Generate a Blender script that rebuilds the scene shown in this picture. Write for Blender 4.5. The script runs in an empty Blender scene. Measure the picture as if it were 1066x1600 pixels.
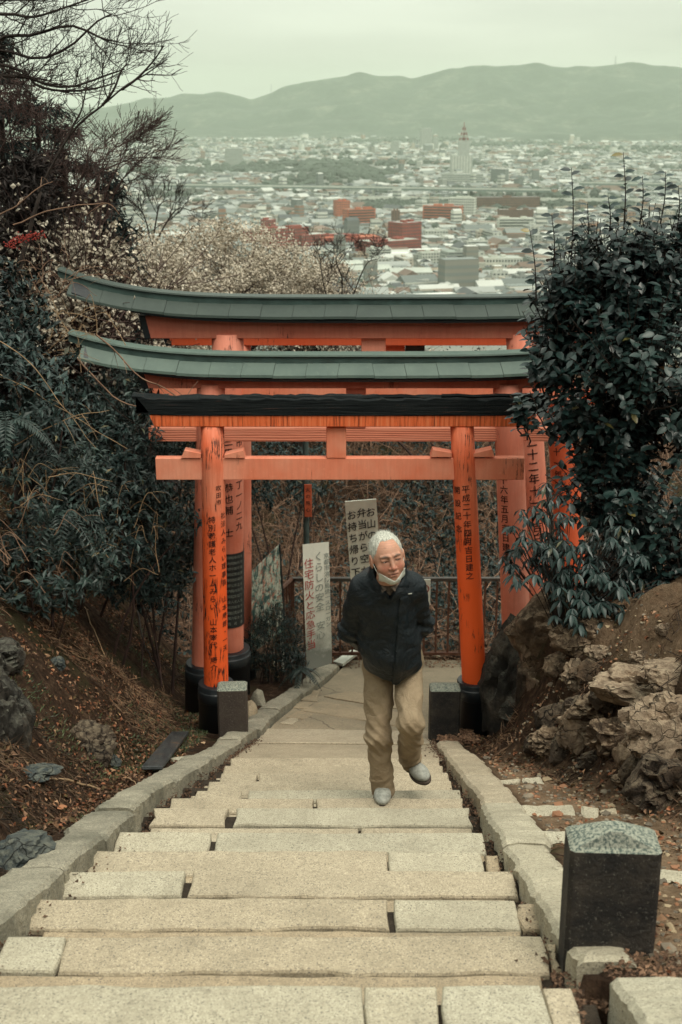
import bpy, math, random
import numpy as np
from math import radians, sin, cos, tan, atan, pi, sqrt, exp
from mathutils import Vector, Matrix

random.seed(7)
RNG = np.random.default_rng(11)
SC = bpy.context.scene
COL = SC.collection

# ------------------------------------------------------------------ camera
PITCH = radians(17.35)
FPX = 2000.0
cam_d = bpy.data.cameras.new('camera')
cam_d.sensor_fit = 'VERTICAL'
cam_d.sensor_height = 36.0
cam_d.sensor_width = 24.0
cam_d.lens = 36.0 * FPX / 1600.0
cam_d.clip_start = 0.1
cam_d.clip_end = 60000
cam_d.dof.use_dof = True
cam_d.dof.focus_distance = 6.6
cam_d.dof.aperture_fstop = 5.0
cam = bpy.data.objects.new('camera', cam_d)
COL.objects.link(cam)
cam.location = (0, 0, 0)
cam.rotation_euler = (pi / 2 - PITCH, 0, 0)
SC.camera = cam

# ------------------------------------------------------------------ overcast sky, veiled sun
SUN_EL, SUN_AZ = radians(52), radians(25)
world = bpy.data.worlds.new('World')
SC.world = world
world.use_nodes = True
wn, wl = world.node_tree.nodes, world.node_tree.links
wn.clear()
w_out = wn.new('ShaderNodeOutputWorld')
w_bg = wn.new('ShaderNodeBackground')
w_bg.inputs['Strength'].default_value = 0.1
w_sky = wn.new('ShaderNodeTexSky')
w_sky.sky_type = 'NISHITA'
w_sky.sun_disc = False
w_sky.sun_elevation = SUN_EL
w_sky.sun_rotation = SUN_AZ
w_tc = wn.new('ShaderNodeTexCoord')
w_sep = wn.new('ShaderNodeSeparateXYZ')
wl.new(w_tc.outputs['Generated'], w_sep.inputs[0])
w_ramp = wn.new('ShaderNodeValToRGB')           # CIE overcast sky: the zenith about three times the horizon
w_ramp.color_ramp.elements[0].position = 0.0
w_ramp.color_ramp.elements[0].color = (0.63, 0.665, 0.545, 1)
w_ramp.color_ramp.elements[1].position = 1.0
w_ramp.color_ramp.elements[1].color = (1.42, 1.47, 1.30, 1)
wl.new(w_sep.outputs['Z'], w_ramp.inputs[0])
w_noise = wn.new('ShaderNodeTexNoise')
w_map = wn.new('ShaderNodeMapping')
w_map.inputs['Scale'].default_value = (2.0, 2.0, 14.0)
wl.new(w_tc.outputs['Generated'], w_map.inputs[0])
wl.new(w_map.outputs[0], w_noise.inputs['Vector'])
w_noise.inputs['Scale'].default_value = 1.6
w_noise.inputs['Detail'].default_value = 5
w_nr = wn.new('ShaderNodeMapRange')
w_nr.inputs['From Min'].default_value = 0.3
w_nr.inputs['From Max'].default_value = 0.7
w_nr.inputs['To Min'].default_value = 8.7
w_nr.inputs['To Max'].default_value = 11.1
wl.new(w_noise.outputs['Fac'], w_nr.inputs['Value'])
w_mul = wn.new('ShaderNodeVectorMath'); w_mul.operation = 'SCALE'
wl.new(w_ramp.outputs['Color'], w_mul.inputs[0])
wl.new(w_nr.outputs[0], w_mul.inputs['Scale'])
w_mix = wn.new('ShaderNodeMix'); w_mix.data_type = 'RGBA'
w_mix.inputs[0].default_value = 0.93
wl.new(w_sky.outputs[0], w_mix.inputs[6])
wl.new(w_mul.outputs[0], w_mix.inputs[7])
wl.new(w_mix.outputs[2], w_bg.inputs['Color'])
wl.new(w_bg.outputs[0], w_out.inputs['Surface'])

sun_d = bpy.data.lights.new('sun', 'SUN')
sun_d.energy = 2.0
sun_d.angle = radians(30)
sun_d.color = (1.0, 0.93, 0.8)
sun = bpy.data.objects.new('sun', sun_d)
COL.objects.link(sun)
# high and a little in front of the camera's right shoulder
_dir = Vector((sin(SUN_AZ) * cos(SUN_EL), -cos(SUN_AZ) * cos(SUN_EL) * 0.6, sin(SUN_EL)))
sun.rotation_euler = _dir.to_track_quat('Z', 'Y').to_euler()
w_sky.sun_rotation = math.atan2(_dir.x, _dir.y)

SC.view_settings.view_transform = 'Standard'
SC.view_settings.look = 'None'
SC.view_settings.exposure = 0.24
SC.view_settings.gamma = 1.0
SC.render.engine = 'CYCLES'
SC.cycles.use_denoising = True
SC.cycles.max_bounces = 6
SC.cycles.diffuse_bounces = 3
SC.cycles.glossy_bounces = 2
SC.cycles.transmission_bounces = 2
SC.cycles.volume_bounces = 2
SC.cycles.use_adaptive_sampling = True
SC.cycles.adaptive_threshold = 0.02

# ------------------------------------------------------------------ geometry of the photograph
CP, SP = cos(PITCH), sin(PITCH)
def ray(px, py):
    u, v = (px - 533) / FPX, (py - 800) / FPX
    return Vector((u, CP - v * SP, -SP - v * CP))
def at(px, py, D):
    d = ray(px, py)
    return d * (D / d.y)

def path_h(D):
    """depth below the camera of the stair line at forward distance D"""
    D = np.asarray(D, dtype=float)
    h = 3.45 + 0.396 * (np.minimum(D, 6.0) - 6.0)
    h = h + 0.375 * np.clip(D - 6.0, 0, 2.8)
    h = h + 0.28 * np.clip(D - 8.8, 0, 3.4)
    return h

# ------------------------------------------------------------------ numpy noise
def _hash(ix, iy, iz, s):
    n = (ix * 374761393 + iy * 668265263 + iz * 2147483647 + s * 974711) & 0xFFFFFFFF
    n = ((n ^ (n >> 13)) * 1274126177) & 0xFFFFFFFF
    n = n ^ (n >> 16)
    return (n & 0xFFFF) / 32767.5 - 1.0
def noise3(P, seed=0):
    P = np.asarray(P, dtype=float)
    I = np.floor(P).astype(np.int64)
    f = P - I
    w = f * f * (3 - 2 * f)
    x, y, z = I[..., 0], I[..., 1], I[..., 2]
    r = 0
    for dx in (0, 1):
        wx = w[..., 0] if dx else 1 - w[..., 0]
        for dy in (0, 1):
            wy = w[..., 1] if dy else 1 - w[..., 1]
            for dz in (0, 1):
                wz = w[..., 2] if dz else 1 - w[..., 2]
                r = r + wx * wy * wz * _hash(x + dx, y + dy, z + dz, seed)
    return r
def fbm(P, oct=4, seed=0, gain=0.5):
    a, s, r = 1.0, 1.0, 0
    for k in range(oct):
        r = r + a * noise3(np.asarray(P) * s + 13.7 * k, seed + k)
        a *= gain; s *= 2.03
    return r
def sstep(a, b, x):
    t = np.clip((np.asarray(x, dtype=float) - a) / (b - a), 0, 1)
    return t * t * (3 - 2 * t)

# ------------------------------------------------------------------ mesh helpers
class MB:
    """collects vertices and faces, then links ONE mesh object"""
    def __init__(s):
        s.V, s.F, s.n, s.C = [], {}, 0, []
    def add(s, V, F, col=None):
        V = np.asarray(V, dtype=np.float64).reshape(-1, 3)
        F = np.asarray(F, dtype=np.int64)
        s.V.append(V)
        s.F.setdefault(F.shape[1], []).append(F + s.n)
        s.n += len(V)
        s.C.append(None if col is None else np.broadcast_to(np.asarray(col, dtype=float), (len(V), 3)))
    def mesh(s, name, smooth=False):
        V = np.concatenate(s.V)
        me = bpy.data.meshes.new(name)
        sizes, loops = [], []
        for k, L in s.F.items():
            A = np.concatenate(L)
            sizes.append(np.full(len(A), k)); loops.append(A.reshape(-1))
        sizes = np.concatenate(sizes); loops = np.concatenate(loops)
        me.vertices.add(len(V)); me.vertices.foreach_set('co', V.astype(np.float32).reshape(-1))
        me.loops.add(len(loops)); me.loops.foreach_set('vertex_index', loops.astype(np.int32))
        me.polygons.add(len(sizes))
        st = np.concatenate([[0], np.cumsum(sizes)[:-1]])
        me.polygons.foreach_set('loop_start', st.astype(np.int32))
        me.polygons.foreach_set('loop_total', sizes.astype(np.int32))
        me.polygons.foreach_set('use_smooth', np.full(len(sizes), smooth, dtype=bool))
        me.update(calc_edges=True)
        if any(c is not None for c in s.C):
            Cc = np.concatenate([c if c is not None else np.ones((len(v), 3)) for c, v in zip(s.C, s.V)])
            at_ = me.color_attributes.new('tint', 'FLOAT_COLOR', 'POINT')
            at_.data.foreach_set('color', np.concatenate([Cc, np.ones((len(Cc), 1))], 1).astype(np.float32).reshape(-1))
        me.validate()
        return me
    def build(s, name, m, parent=None, smooth=False, **kw):
        return link(name, s.mesh(name, smooth), m, parent, **kw)

def link(name, me, m=None, parent=None, loc=None, **props):
    o = bpy.data.objects.new(name, me)
    COL.objects.link(o)
    if m is not None and me is not None and not me.materials:
        me.materials.append(m)
    if parent is not None:
        o.parent = parent
    if loc is not None:
        o.location = loc
    for k, v in props.items():
        o[k] = v
    return o
def thing(name, label, cat, loc=(0, 0, 0), rz=0.0, group=None):
    o = bpy.data.objects.new(name, None)
    COL.objects.link(o)
    o.empty_display_size = 0.1
    o.location = loc; o.rotation_euler = (0, 0, rz)
    o['label'] = label; o['category'] = cat
    if group: o['group'] = group
    return o
def tag(o, label, cat, group=None):
    o['label'] = label; o['category'] = cat
    if group: o['group'] = group
    return o
def copy_tree(o, parent=None):
    c = o.copy(); COL.objects.link(c); c.parent = parent
    for ch in o.children:
        copy_tree(ch, c)
    return c

BOXF = np.array([[0, 3, 2, 1], [4, 5, 6, 7], [0, 1, 5, 4], [1, 2, 6, 5], [2, 3, 7, 6], [3, 0, 4, 7]])
def box(mb, c, s, rz=0.0, taper=1.0, col=None, M=None):
    x, y, z = s[0] / 2, s[1] / 2, s[2] / 2
    V = np.array([[-x, -y, -z], [x, -y, -z], [x, y, -z], [-x, y, -z],
                  [-x * taper, -y * taper, z], [x * taper, -y * taper, z], [x * taper, y * taper, z], [-x * taper, y * taper, z]])
    if rz:
        c_, s_ = cos(rz), sin(rz)
        V = V @ np.array([[c_, s_, 0], [-s_, c_, 0], [0, 0, 1]])
    if M is not None:
        V = V @ np.array(M).T
    mb.add(V + np.array(c), BOXF, col)
def bevel_box(mb, c, s, b=0.01, rz=0.0, jit=0.0, seed=0):
    """box with chamfered edges, 24 vertices"""
    x, y, z = s[0] / 2, s[1] / 2, s[2] / 2
    V, idx = [], {}
    for sx in (-1, 1):
        for sy in (-1, 1):
            for sz in (-1, 1):
                for ax in range(3):
                    p = np.array([sx * x, sy * y, sz * z], dtype=float)
                    for a in range(3):
                        if a != ax: p[a] -= b * (sx, sy, sz)[a]
                    idx[(sx, sy, sz, ax)] = len(V); V.append(p)
    V = np.array(V)
    if jit:
        r = np.random.default_rng(seed); V = V + r.normal(0, jit, V.shape)
    Q, T = [], []
    for ax in range(3):
        o1, o2 = [a for a in range(3) if a != ax]
        for sg in (-1, 1):
            q = []
            for a, b_ in ((-1, -1), (1, -1), (1, 1), (-1, 1)):
                k = [0, 0, 0]; k[ax] = sg; k[o1] = a; k[o2] = b_
                q.append(idx[(*k, ax)])
            Q.append(q)
    for ax in range(3):                      # edges running along ax
        o1, o2 = [a for a in range(3) if a != ax]
        for a in (-1, 1):
            for b_ in (-1, 1):
                k0 = [0, 0, 0]; k0[ax] = -1; k0[o1] = a; k0[o2] = b_
                k1 = list(k0); k1[ax] = 1
                Q.append([idx[(*k0, o1)], idx[(*k1, o1)], idx[(*k1, o2)], idx[(*k0, o2)]])
    for sx in (-1, 1):
        for sy in (-1, 1):
            for sz in (-1, 1):
                T.append([idx[(sx, sy, sz, a)] for a in range(3)])
    if rz:
        c_, s_ = cos(rz), sin(rz)
        V = V @ np.array([[c_, s_, 0], [-s_, c_, 0], [0, 0, 1]])
    V = V + np.array(c)
    mb.add(V, Q)
    mb.F.setdefault(3, []).append(np.array(T) + mb.n - len(V))

def tube(mb, P, R, sides=6, caps=True, col=None):
    P = np.asarray(P, dtype=float); n = len(P)
    R = np.broadcast_to(np.asarray(R, dtype=float), (n,))
    T = np.gradient(P, axis=0); T /= np.linalg.norm(T, axis=1)[:, None] + 1e-12
    ref = np.array([0.0, 0, 1]) if abs(T[0][2]) < 0.9 else np.array([1.0, 0, 0])
    A = np.cross(T, ref); A /= np.linalg.norm(A, axis=1)[:, None] + 1e-12
    B = np.cross(T, A)
    th = np.arange(sides) * 2 * pi / sides
    V = P[:, None] + R[:, None, None] * (np.cos(th)[None, :, None] * A[:, None] + np.sin(th)[None, :, None] * B[:, None])
    i = np.arange(n - 1)[:, None] * sides; j = np.arange(sides)[None]; k = (j + 1) % sides
    F = np.stack([i + j, i + k, i + sides + k, i + sides + j], -1).reshape(-1, 4)
    mb.add(V, F, col)
    if caps:
        b = mb.n - n * sides
        mb.F.setdefault(sides, []).append(np.array([list(range(sides))[::-1]]) + b)
        mb.F.setdefault(sides, []).append(np.array([list(range(sides))]) + b + (n - 1) * sides)
def lathe(mb, c, prof, sides=24, lean=(0, 0)):
    """prof: list of (radius, z); leaned by shifting x,y per metre of height"""
    prof = np.array(prof, dtype=float); n = len(prof)
    th = np.arange(sides) * 2 * pi / sides
    V = np.zeros((n, sides, 3))
    V[..., 0] = c[0] + prof[:, None, 0] * np.cos(th) + lean[0] * prof[:, None, 1]
    V[..., 1] = c[1] + prof[:, None, 0] * np.sin(th) + lean[1] * prof[:, None, 1]
    V[..., 2] = c[2] + prof[:, None, 1]
    i = np.arange(n - 1)[:, None] * sides; j = np.arange(sides)[None]; k = (j + 1) % sides
    F = np.stack([i + j, i + k, i + sides + k, i + sides + j], -1).reshape(-1, 4)
    mb.add(V, F)
    b = mb.n - n * sides
    mb.F.setdefault(sides, []).append(np.array([list(range(sides))[::-1]]) + b)
    mb.F.setdefault(sides, []).append(np.array([list(range(sides))]) + b + (n - 1) * sides)
def loft(mb, rings, closed=True, caps=True):
    R = np.array(rings, dtype=float); n, s = R.shape[:2]
    i = np.arange(n - 1)[:, None] * s
    m = s if closed else s - 1
    j = np.arange(m)[None]; k = (j + 1) % s
    F = np.stack([i + j, i + k, i + s + k, i + s + j], -1).reshape(-1, 4)
    mb.add(R, F)
    if caps:
        b = mb.n - n * s
        mb.F.setdefault(s, []).append(np.array([list(range(s))[::-1]]) + b)
        mb.F.setdefault(s, []).append(np.array([list(range(s))]) + b + (n - 1) * s)

def unit(v):
    return v / (np.linalg.norm(v, axis=-1, keepdims=True) + 1e-9)
def leaves(mb, P, d, nrm, L, W, fold=0.18, droop=0.12, col=None):
    """P base points, d long axes, nrm facing; five vertices and four triangles a leaf"""
    P = np.asarray(P, dtype=float); n = len(P)
    L = np.broadcast_to(L, (n,))[:, None]; W = np.broadcast_to(W, (n,))[:, None]
    d = unit(d); s = unit(np.cross(d, nrm)); u = np.cross(s, d)
    m = P + d * L * 0.45
    V = np.stack([P, m + s * W * 0.5 + u * W * fold, P + d * L - u * L * droop, m - s * W * 0.5 + u * W * fold, m], 1)
    b = (np.arange(n) * 5)[:, None]
    F = np.concatenate([b + [0, 1, 4], b + [1, 2, 4], b + [0, 4, 3], b + [4, 2, 3]])
    c = None if col is None else np.repeat(col, 5, axis=0)
    mb.add(V, F, c)
def rand_dirs(n, rng=RNG):
    return unit(rng.normal(size=(n, 3)))
def rocky(mb, c, r, sub=3, seed=0, rough=0.25, flat=1.0, scale=1.0, crease=0.0):
    """an irregular boulder: a displaced ball"""
    V, F = ICO[sub]
    N = V.copy()
    d = 1 + rough * fbm(N * 1.3 * scale + seed * 3.1, 5, seed)
    if crease:
        d -= crease * np.abs(noise3(N * 4.1 + seed, seed + 5))
    # flatten along a few random planes so it has faces
    rr = np.random.default_rng(seed)
    P = N * d[:, None]
    for k in range(9):
        p = unit(rr.normal(size=3)); o = rr.uniform(0.62, 0.9)
        e = np.maximum(P @ p - o, 0)
        P = P - e[:, None] * p * 0.85
    P = P + N * (0.03 * fbm(N * 7 + seed, 3, seed + 9))[:, None]
    mb.add(P * np.array(r) + np.array(c), F)
def _ico(sub):
    import bmesh
    bm = bmesh.new(); bmesh.ops.create_icosphere(bm, subdivisions=sub, radius=1.0)
    V = np.array([v.co[:] for v in bm.verts]); F = np.array([[v.index for v in f.verts] for f in bm.faces]); bm.free()
    return V, F
ICO = {k: _ico(k) for k in (1, 2, 3, 4, 5)}

# ------------------------------------------------------------------ implicit surfaces (surface nets)
def sd_cap(P, a, b, ra, rb):
    a, b = np.array(a, float), np.array(b, float); ab = b - a
    t = np.clip(((P - a) @ ab) / (ab @ ab), 0, 1)
    return np.linalg.norm(P - (a + t[..., None] * ab), axis=-1) - (ra + (rb - ra) * t)
def sd_ell(P, c, r, R=None):
    q = P - np.array(c, float)
    if R is not None: q = q @ np.array(R)
    r = np.array(r, float)
    k0 = np.linalg.norm(q / r, axis=-1); k1 = np.linalg.norm(q / (r * r), axis=-1)
    return k0 * (k0 - 1.0) / (k1 + 1e-9)
def smin(a, b, k):
    h = np.clip(0.5 + 0.5 * (b - a) / k, 0, 1)
    return b * (1 - h) + a * h - k * h * (1 - h)
def smax(a, b, k): return -smin(-a, -b, k)
def surface_nets(fn, lo, hi, vox):
    lo, hi = np.array(lo, float), np.array(hi, float)
    n = np.ceil((hi - lo) / vox).astype(int) + 1
    g = np.stack(np.meshgrid(*[lo[i] + vox * np.arange(n[i]) for i in range(3)], indexing='ij'), -1)
    S = fn(g)
    ins = S < 0
    c = np.zeros(np.array(S.shape) - 1, int)
    offs = [(a, b, d) for a in (0, 1) for b in (0, 1) for d in (0, 1)]
    sl = lambda o: tuple(slice(o[i], S.shape[i] - 1 + o[i]) for i in range(3))
    for o in offs: c += ins[sl(o)]
    act = (c > 0) & (c < 8)
    acc = np.zeros(act.shape + (3,)); cnt = np.zeros(act.shape)
    for a in offs:
        for ax in range(3):
            if a[ax]: continue
            b = list(a); b[ax] = 1; b = tuple(b)
            sa, sb = S[sl(a)], S[sl(b)]
            cr = (sa < 0) != (sb < 0)
            t = np.where(cr, sa / np.where(cr, sa - sb, 1), 0)
            p = np.zeros(act.shape + (3,)); p[...] = a
            p[..., ax] = t
            acc += np.where(cr[..., None], p, 0); cnt += cr
    I = np.argwhere(act)
    idx = -np.ones(act.shape, int); idx[act] = np.arange(len(I))
    V = lo + vox * (I + (acc[act] / np.maximum(cnt[act], 1)[:, None]))
    F = []
    for ax in range(3):
        o1, o2 = (ax + 1) % 3, (ax + 2) % 3
        s0 = [slice(None)] * 3; s1 = [slice(None)] * 3
        s0[ax] = slice(0, -1); s1[ax] = slice(1, None)
        A, B = ins[tuple(s0)], ins[tuple(s1)]
        for flip, cr in ((False, A & ~B), (True, B & ~A)):
            E = np.argwhere(cr)
            E = E[(E[:, o1] > 0) & (E[:, o2] > 0) & (E[:, o1] < S.shape[o1] - 1) & (E[:, o2] < S.shape[o2] - 1)]
            q = []
            for d1, d2 in ((-1, -1), (0, -1), (0, 0), (-1, 0)):
                e = E.copy(); e[:, o1] += d1; e[:, o2] += d2
                q.append(idx[e[:, 0], e[:, 1], e[:, 2]])
            q = np.stack(q, 1)
            q = q[(q >= 0).all(1)]
            F.append(q[:, ::-1] if flip else q)
    return V, np.concatenate(F)

# ------------------------------------------------------------------ materials
class NT:
    def __init__(s, name):
        s.m = bpy.data.materials.new(name); s.m.use_nodes = True
        s.n, s.l = s.m.node_tree.nodes, s.m.node_tree.links
        s.b = s.n['Principled BSDF']
        s.tc = s.n.new('ShaderNodeTexCoord')
    def coord(s, scale=(1, 1, 1), src='Object'):
        mp = s.n.new('ShaderNodeMapping'); mp.inputs['Scale'].default_value = scale
        s.l.new(s.tc.outputs[src], mp.inputs[0]); return mp.outputs[0]
    def world(s, scale=(1, 1, 1)):
        g = s.n.new('ShaderNodeNewGeometry'); mp = s.n.new('ShaderNodeMapping'); mp.inputs['Scale'].default_value = scale
        s.l.new(g.outputs['Position'], mp.inputs[0]); return mp.outputs[0]
    def noise(s, v, scale, detail=4, rough=0.55, dist=0.0, w=None):
        t = s.n.new('ShaderNodeTexNoise'); t.inputs['Scale'].default_value = scale
        t.inputs['Detail'].default_value = detail; t.inputs['Roughness'].default_value = rough
        t.inputs['Distortion'].default_value = dist
        s.l.new(v, t.inputs['Vector']); return t.outputs['Fac']
    def voro(s, v, scale, feat='F1'):
        t = s.n.new('ShaderNodeTexVoronoi'); t.inputs['Scale'].default_value = scale; t.feature = feat
        s.l.new(v, t.inputs['Vector']); return t
    def ramp(s, f, stops):
        r = s.n.new('ShaderNodeValToRGB'); e = r.color_ramp.elements
        while len(e) < len(stops): e.new(0.5)
        for k, (p, c) in enumerate(stops):
            e[k].position = p; e[k].color = (c[0], c[1], c[2], 1) if hasattr(c, '__len__') else (c, c, c, 1)
        s.l.new(f, r.inputs[0]); return r.outputs[0]
    def mix(s, f, a, b, mode='MIX'):
        x = s.n.new('ShaderNodeMix'); x.data_type = 'RGBA'; x.blend_type = mode
        for k, v in ((0, f), (6, a), (7, b)):
            if hasattr(v, 'is_linked') or hasattr(v, 'links'): s.l.new(v, x.inputs[k])
            elif k == 0: x.inputs[0].default_value = v
            else: x.inputs[k].default_value = (*v, 1) if len(v) == 3 else v
        return x.outputs[2]
    def math(s, op, a, b=0.5):
        x = s.n.new('ShaderNodeMath'); x.operation = op
        for k, v in ((0, a), (1, b)):
            if hasattr(v, 'links'): s.l.new(v, x.inputs[k])
            else: x.inputs[k].default_value = v
        return x.outputs[0]
    def attr(s, name='tint'):
        a = s.n.new('ShaderNodeAttribute'); a.attribute_name = name; return a.outputs['Color']
    def rand(s):
        return s.n.new('ShaderNodeObjectInfo').outputs['Random']
    def color(s, c):
        if hasattr(c, 'links'): s.l.new(c, s.b.inputs['Base Color'])
        else: s.b.inputs['Base Color'].default_value = (*c, 1)
    def rough(s, v):
        if hasattr(v, 'links'): s.l.new(v, s.b.inputs['Roughness'])
        else: s.b.inputs['Roughness'].default_value = v
    def bump(s, h, dist=0.01, strength=1.0):
        b = s.n.new('ShaderNodeBump'); b.inputs['Distance'].default_value = dist; b.inputs['Strength'].default_value = strength
        s.l.new(h, b.inputs['Height']); s.l.new(b.outputs[0], s.b.inputs['Normal'])
    def spec(s, v): s.b.inputs['Specular IOR Level'].default_value = v

def simple(name, c, rough=0.7, var=0.25, scale=6.0, bump=0.0, spec=0.3):
    t = NT(name); v = t.coord()
    n = t.noise(v, scale, 5)
    c = np.array(c)
    t.color(t.ramp(n, [(0.3, tuple(c * (1 - var))), (0.7, tuple(c * (1 + var)))]))
    t.rough(rough); t.spec(spec)
    if bump: t.bump(t.noise(v, scale * 6, 4), bump)
    return t.m
def leafy(name, dark, light, rough=0.42, spec=0.5, scale=3.0, trans=0.0):
    t = NT(name); v = t.world()
    n = t.noise(v, scale, 3)
    tint = t.attr('tint')
    c = t.ramp(n, [(0.35, dark), (0.68, light)])
    t.color(t.mix(1.0, c, tint, 'MULTIPLY')); t.rough(rough); t.spec(spec)
    return t.m
def granite(name, a, b, speck=(0.08, 0.075, 0.07), bumpd=0.004, stain=(0.16, 0.14, 0.10), stain_amt=0.35):
    t = NT(name); v = t.world()
    r = t.rand()
    base = t.mix(r, a, b)
    f = t.noise(v, 150, 3, 0.75)
    base = t.mix(t.ramp(f, [(0.36, 0.95), (0.46, 0)]), base, speck)
    base = t.mix(t.ramp(t.noise(v, 48, 4, 0.7), [(0.38, 0.42), (0.52, 0)]), base, tuple(x * 0.55 for x in b))
    base = t.mix(t.ramp(t.noise(v, 160, 2, 0.6), [(0.54, 0), (0.66, 0.6)]), base, tuple(min(1, x * 1.45) for x in a))
    mid = t.noise(v, 9, 5, 0.6)
    base = t.mix(t.ramp(mid, [(0.3, 0.35), (0.6, 0)]), base, tuple(x * 0.62 for x in b))
    big = t.noise(v, 2.3, 6, 0.65)
    base = t.mix(t.ramp(big, [(0.46, 0), (0.72, stain_amt)]), base, stain)
    base = t.mix(t.ramp(t.noise(v, 26, 6, 0.75, 0.5), [(0.56, 0), (0.70, 0.55)]), base, tuple(x * 0.5 for x in b))
    pit = t.ramp(t.noise(v, 75, 4, 0.8), [(0.66, 0), (0.70, 0.8)])
    base = t.mix(t.math('MULTIPLY', pit, t.ramp(big, [(0.4, 0.2), (0.6, 1)])), base, (0.03, 0.025, 0.02))
    t.color(base); t.rough(0.85); t.spec(0.25)
    h = t.math('SUBTRACT', t.math('ADD', t.noise(v, 60, 4, 0.6), t.math('MULTIPLY', mid, 1.5)), pit)
    t.bump(h, bumpd)
    return t.m
# ------------------------------------------------------------------ material list
M = {}
M['slab_warm'] = granite('granite_warm', (0.455, 0.39, 0.285), (0.405, 0.34, 0.24))
M['slab_cool'] = granite('granite_cool', (0.44, 0.41, 0.315), (0.45, 0.40, 0.295))
M['slab_fill'] = granite('granite_fill', (0.40, 0.32, 0.215), (0.36, 0.285, 0.19), stain_amt=0.6)
M['kerb'] = granite('granite_kerb', (0.36, 0.33, 0.25), (0.26, 0.24, 0.185), stain=(0.08, 0.08, 0.06), stain_amt=0.75, bumpd=0.008)
def m_conc():
    m = granite('old_concrete', (0.33, 0.275, 0.19), (0.30, 0.245, 0.168), stain_amt=0.6, bumpd=0.003)
    n, l = m.node_tree.nodes, m.node_tree.links; bs = n['Principled BSDF']; src = bs.inputs['Base Color'].links[0].from_socket
    g = n.new('ShaderNodeNewGeometry'); nz = n.new('ShaderNodeTexNoise'); nz.inputs['Scale'].default_value = 3; nz.inputs['Detail'].default_value = 6
    l.new(g.outputs['Position'], nz.inputs['Vector'])
    ad = n.new('ShaderNodeMix'); ad.data_type = 'VECTOR'; ad.inputs[0].default_value = 0.16; l.new(g.outputs['Position'], ad.inputs[4]); l.new(nz.outputs['Color'], ad.inputs[5])
    vo = n.new('ShaderNodeTexVoronoi'); vo.feature = 'DISTANCE_TO_EDGE'; vo.inputs['Scale'].default_value = 0.75; l.new(ad.outputs[1], vo.inputs['Vector'])
    r = n.new('ShaderNodeValToRGB'); r.color_ramp.elements[0].position = 0.0015; r.color_ramp.elements[0].color = (0.7,) * 3 + (1,); r.color_ramp.elements[1].position = 0.006; r.color_ramp.elements[1].color = (0, 0, 0, 1)
    l.new(vo.outputs['Distance'], r.inputs[0]); mx = n.new('ShaderNodeMix'); mx.data_type = 'RGBA'; l.new(r.outputs[0], mx.inputs[0]); l.new(src, mx.inputs[6]); mx.inputs[7].default_value = (0.05, 0.04, 0.03, 1); l.new(mx.outputs[2], bs.inputs['Base Color'])
    return m
M['concrete'] = m_conc()
M['dirt_joint'] = simple('joint_dirt', (0.035, 0.026, 0.018), 0.95, 0.4, 20, 0.01)

def m_post(name, dark):
    t = NT(name); v = t.coord()
    f = t.noise(v, 120, 3, 0.7)
    top = t.mix(t.ramp(f, [(0.42, 0), (0.55, 1)]), (0.06, 0.085, 0.075), (0.30, 0.31, 0.25))
    side = t.mix(t.ramp(t.noise(v, 8, 6, 0.7), [(0.42, 0), (0.75, 0.7)]), dark, (0.085, 0.07, 0.055))
    side = t.mix(t.ramp(f, [(0.60, 0), (0.70, 0.55)]), side, (0.20, 0.19, 0.165))
    g = t.n.new('ShaderNodeNewGeometry'); sp = t.n.new('ShaderNodeSeparateXYZ')
    t.l.new(g.outputs['Normal'], sp.inputs[0])
    t.color(t.mix(t.ramp(sp.outputs['Z'], [(0.45, 0), (0.7, 1)]), side, top))
    t.rough(0.75); t.spec(0.3)
    t.bump(t.noise(v, 70, 4), 0.005)
    return t.m
M['post'] = m_post('dark_polished_granite', (0.016, 0.015, 0.015))
M['post_brown'] = m_post('weathered_brown_stone', (0.05, 0.038, 0.032))

def m_paint(name, base, fade, crack=0.5, grain=1.0, low=None):
    """vermilion paint on timber: chalky faded patches, vertical grain, dark flaking cracks"""
    t = NT(name); v = t.coord((1, 1, 1))
    vs = t.coord((14, 14, 1.2))
    n1 = t.noise(vs, 3.0, 6, 0.65)
    n2 = t.noise(v, 2.2, 4, 0.6)
    c = t.mix(t.ramp(n2, [(0.35, 0), (0.65, 1)]), base, fade)
    c = t.mix(t.ramp(n1, [(0.3, 0.4 * grain), (0.6, 0)]), c, tuple(x * 0.55 for x in base))
    c = t.mix(t.ramp(t.noise(v, 45, 3, 0.7), [(0.62, 0), (0.72, 0.35)]), c, tuple(min(1, x * 1.25) for x in fade))
    if low is not None:
        pos = t.world(); sp = t.n.new('ShaderNodeSeparateXYZ'); t.l.new(pos, sp.inputs[0])
        mr = t.n.new('ShaderNodeMapRange'); t.l.new(sp.outputs['Z'], mr.inputs['Value'])
        mr.inputs['From Min'].default_value = -2.7; mr.inputs['From Max'].default_value = -3.3
        c = t.mix(mr.outputs[0], c, low)
    w = t.noise(t.coord((22, 22, 1.6)), 1.0, 5, 0.6, 0.6)
    ln = t.math('ABSOLUTE', t.math('SUBTRACT', w, 0.5))
    msk = t.ramp(t.noise(v, 3.1, 3), [(0.60 - 0.13 * crack, 0), (0.66 - 0.13 * crack, 1)])
    line = t.math('MULTIPLY', t.ramp(ln, [(0.004 + 0.008 * crack, 1), (0.012 + 0.014 * crack, 0)]), msk)
    c = t.mix(line, c, (0.02, 0.015, 0.012))
    t.color(c); t.rough(t.ramp(n1, [(0.3, 0.75), (0.7, 0.5)])); t.spec(0.35)
    t.bump(t.math('SUBTRACT', t.math('MULTIPLY', n1, 0.5), line), 0.003)
    return t.m
ORG = (0.72, 0.13, 0.04)
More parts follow.
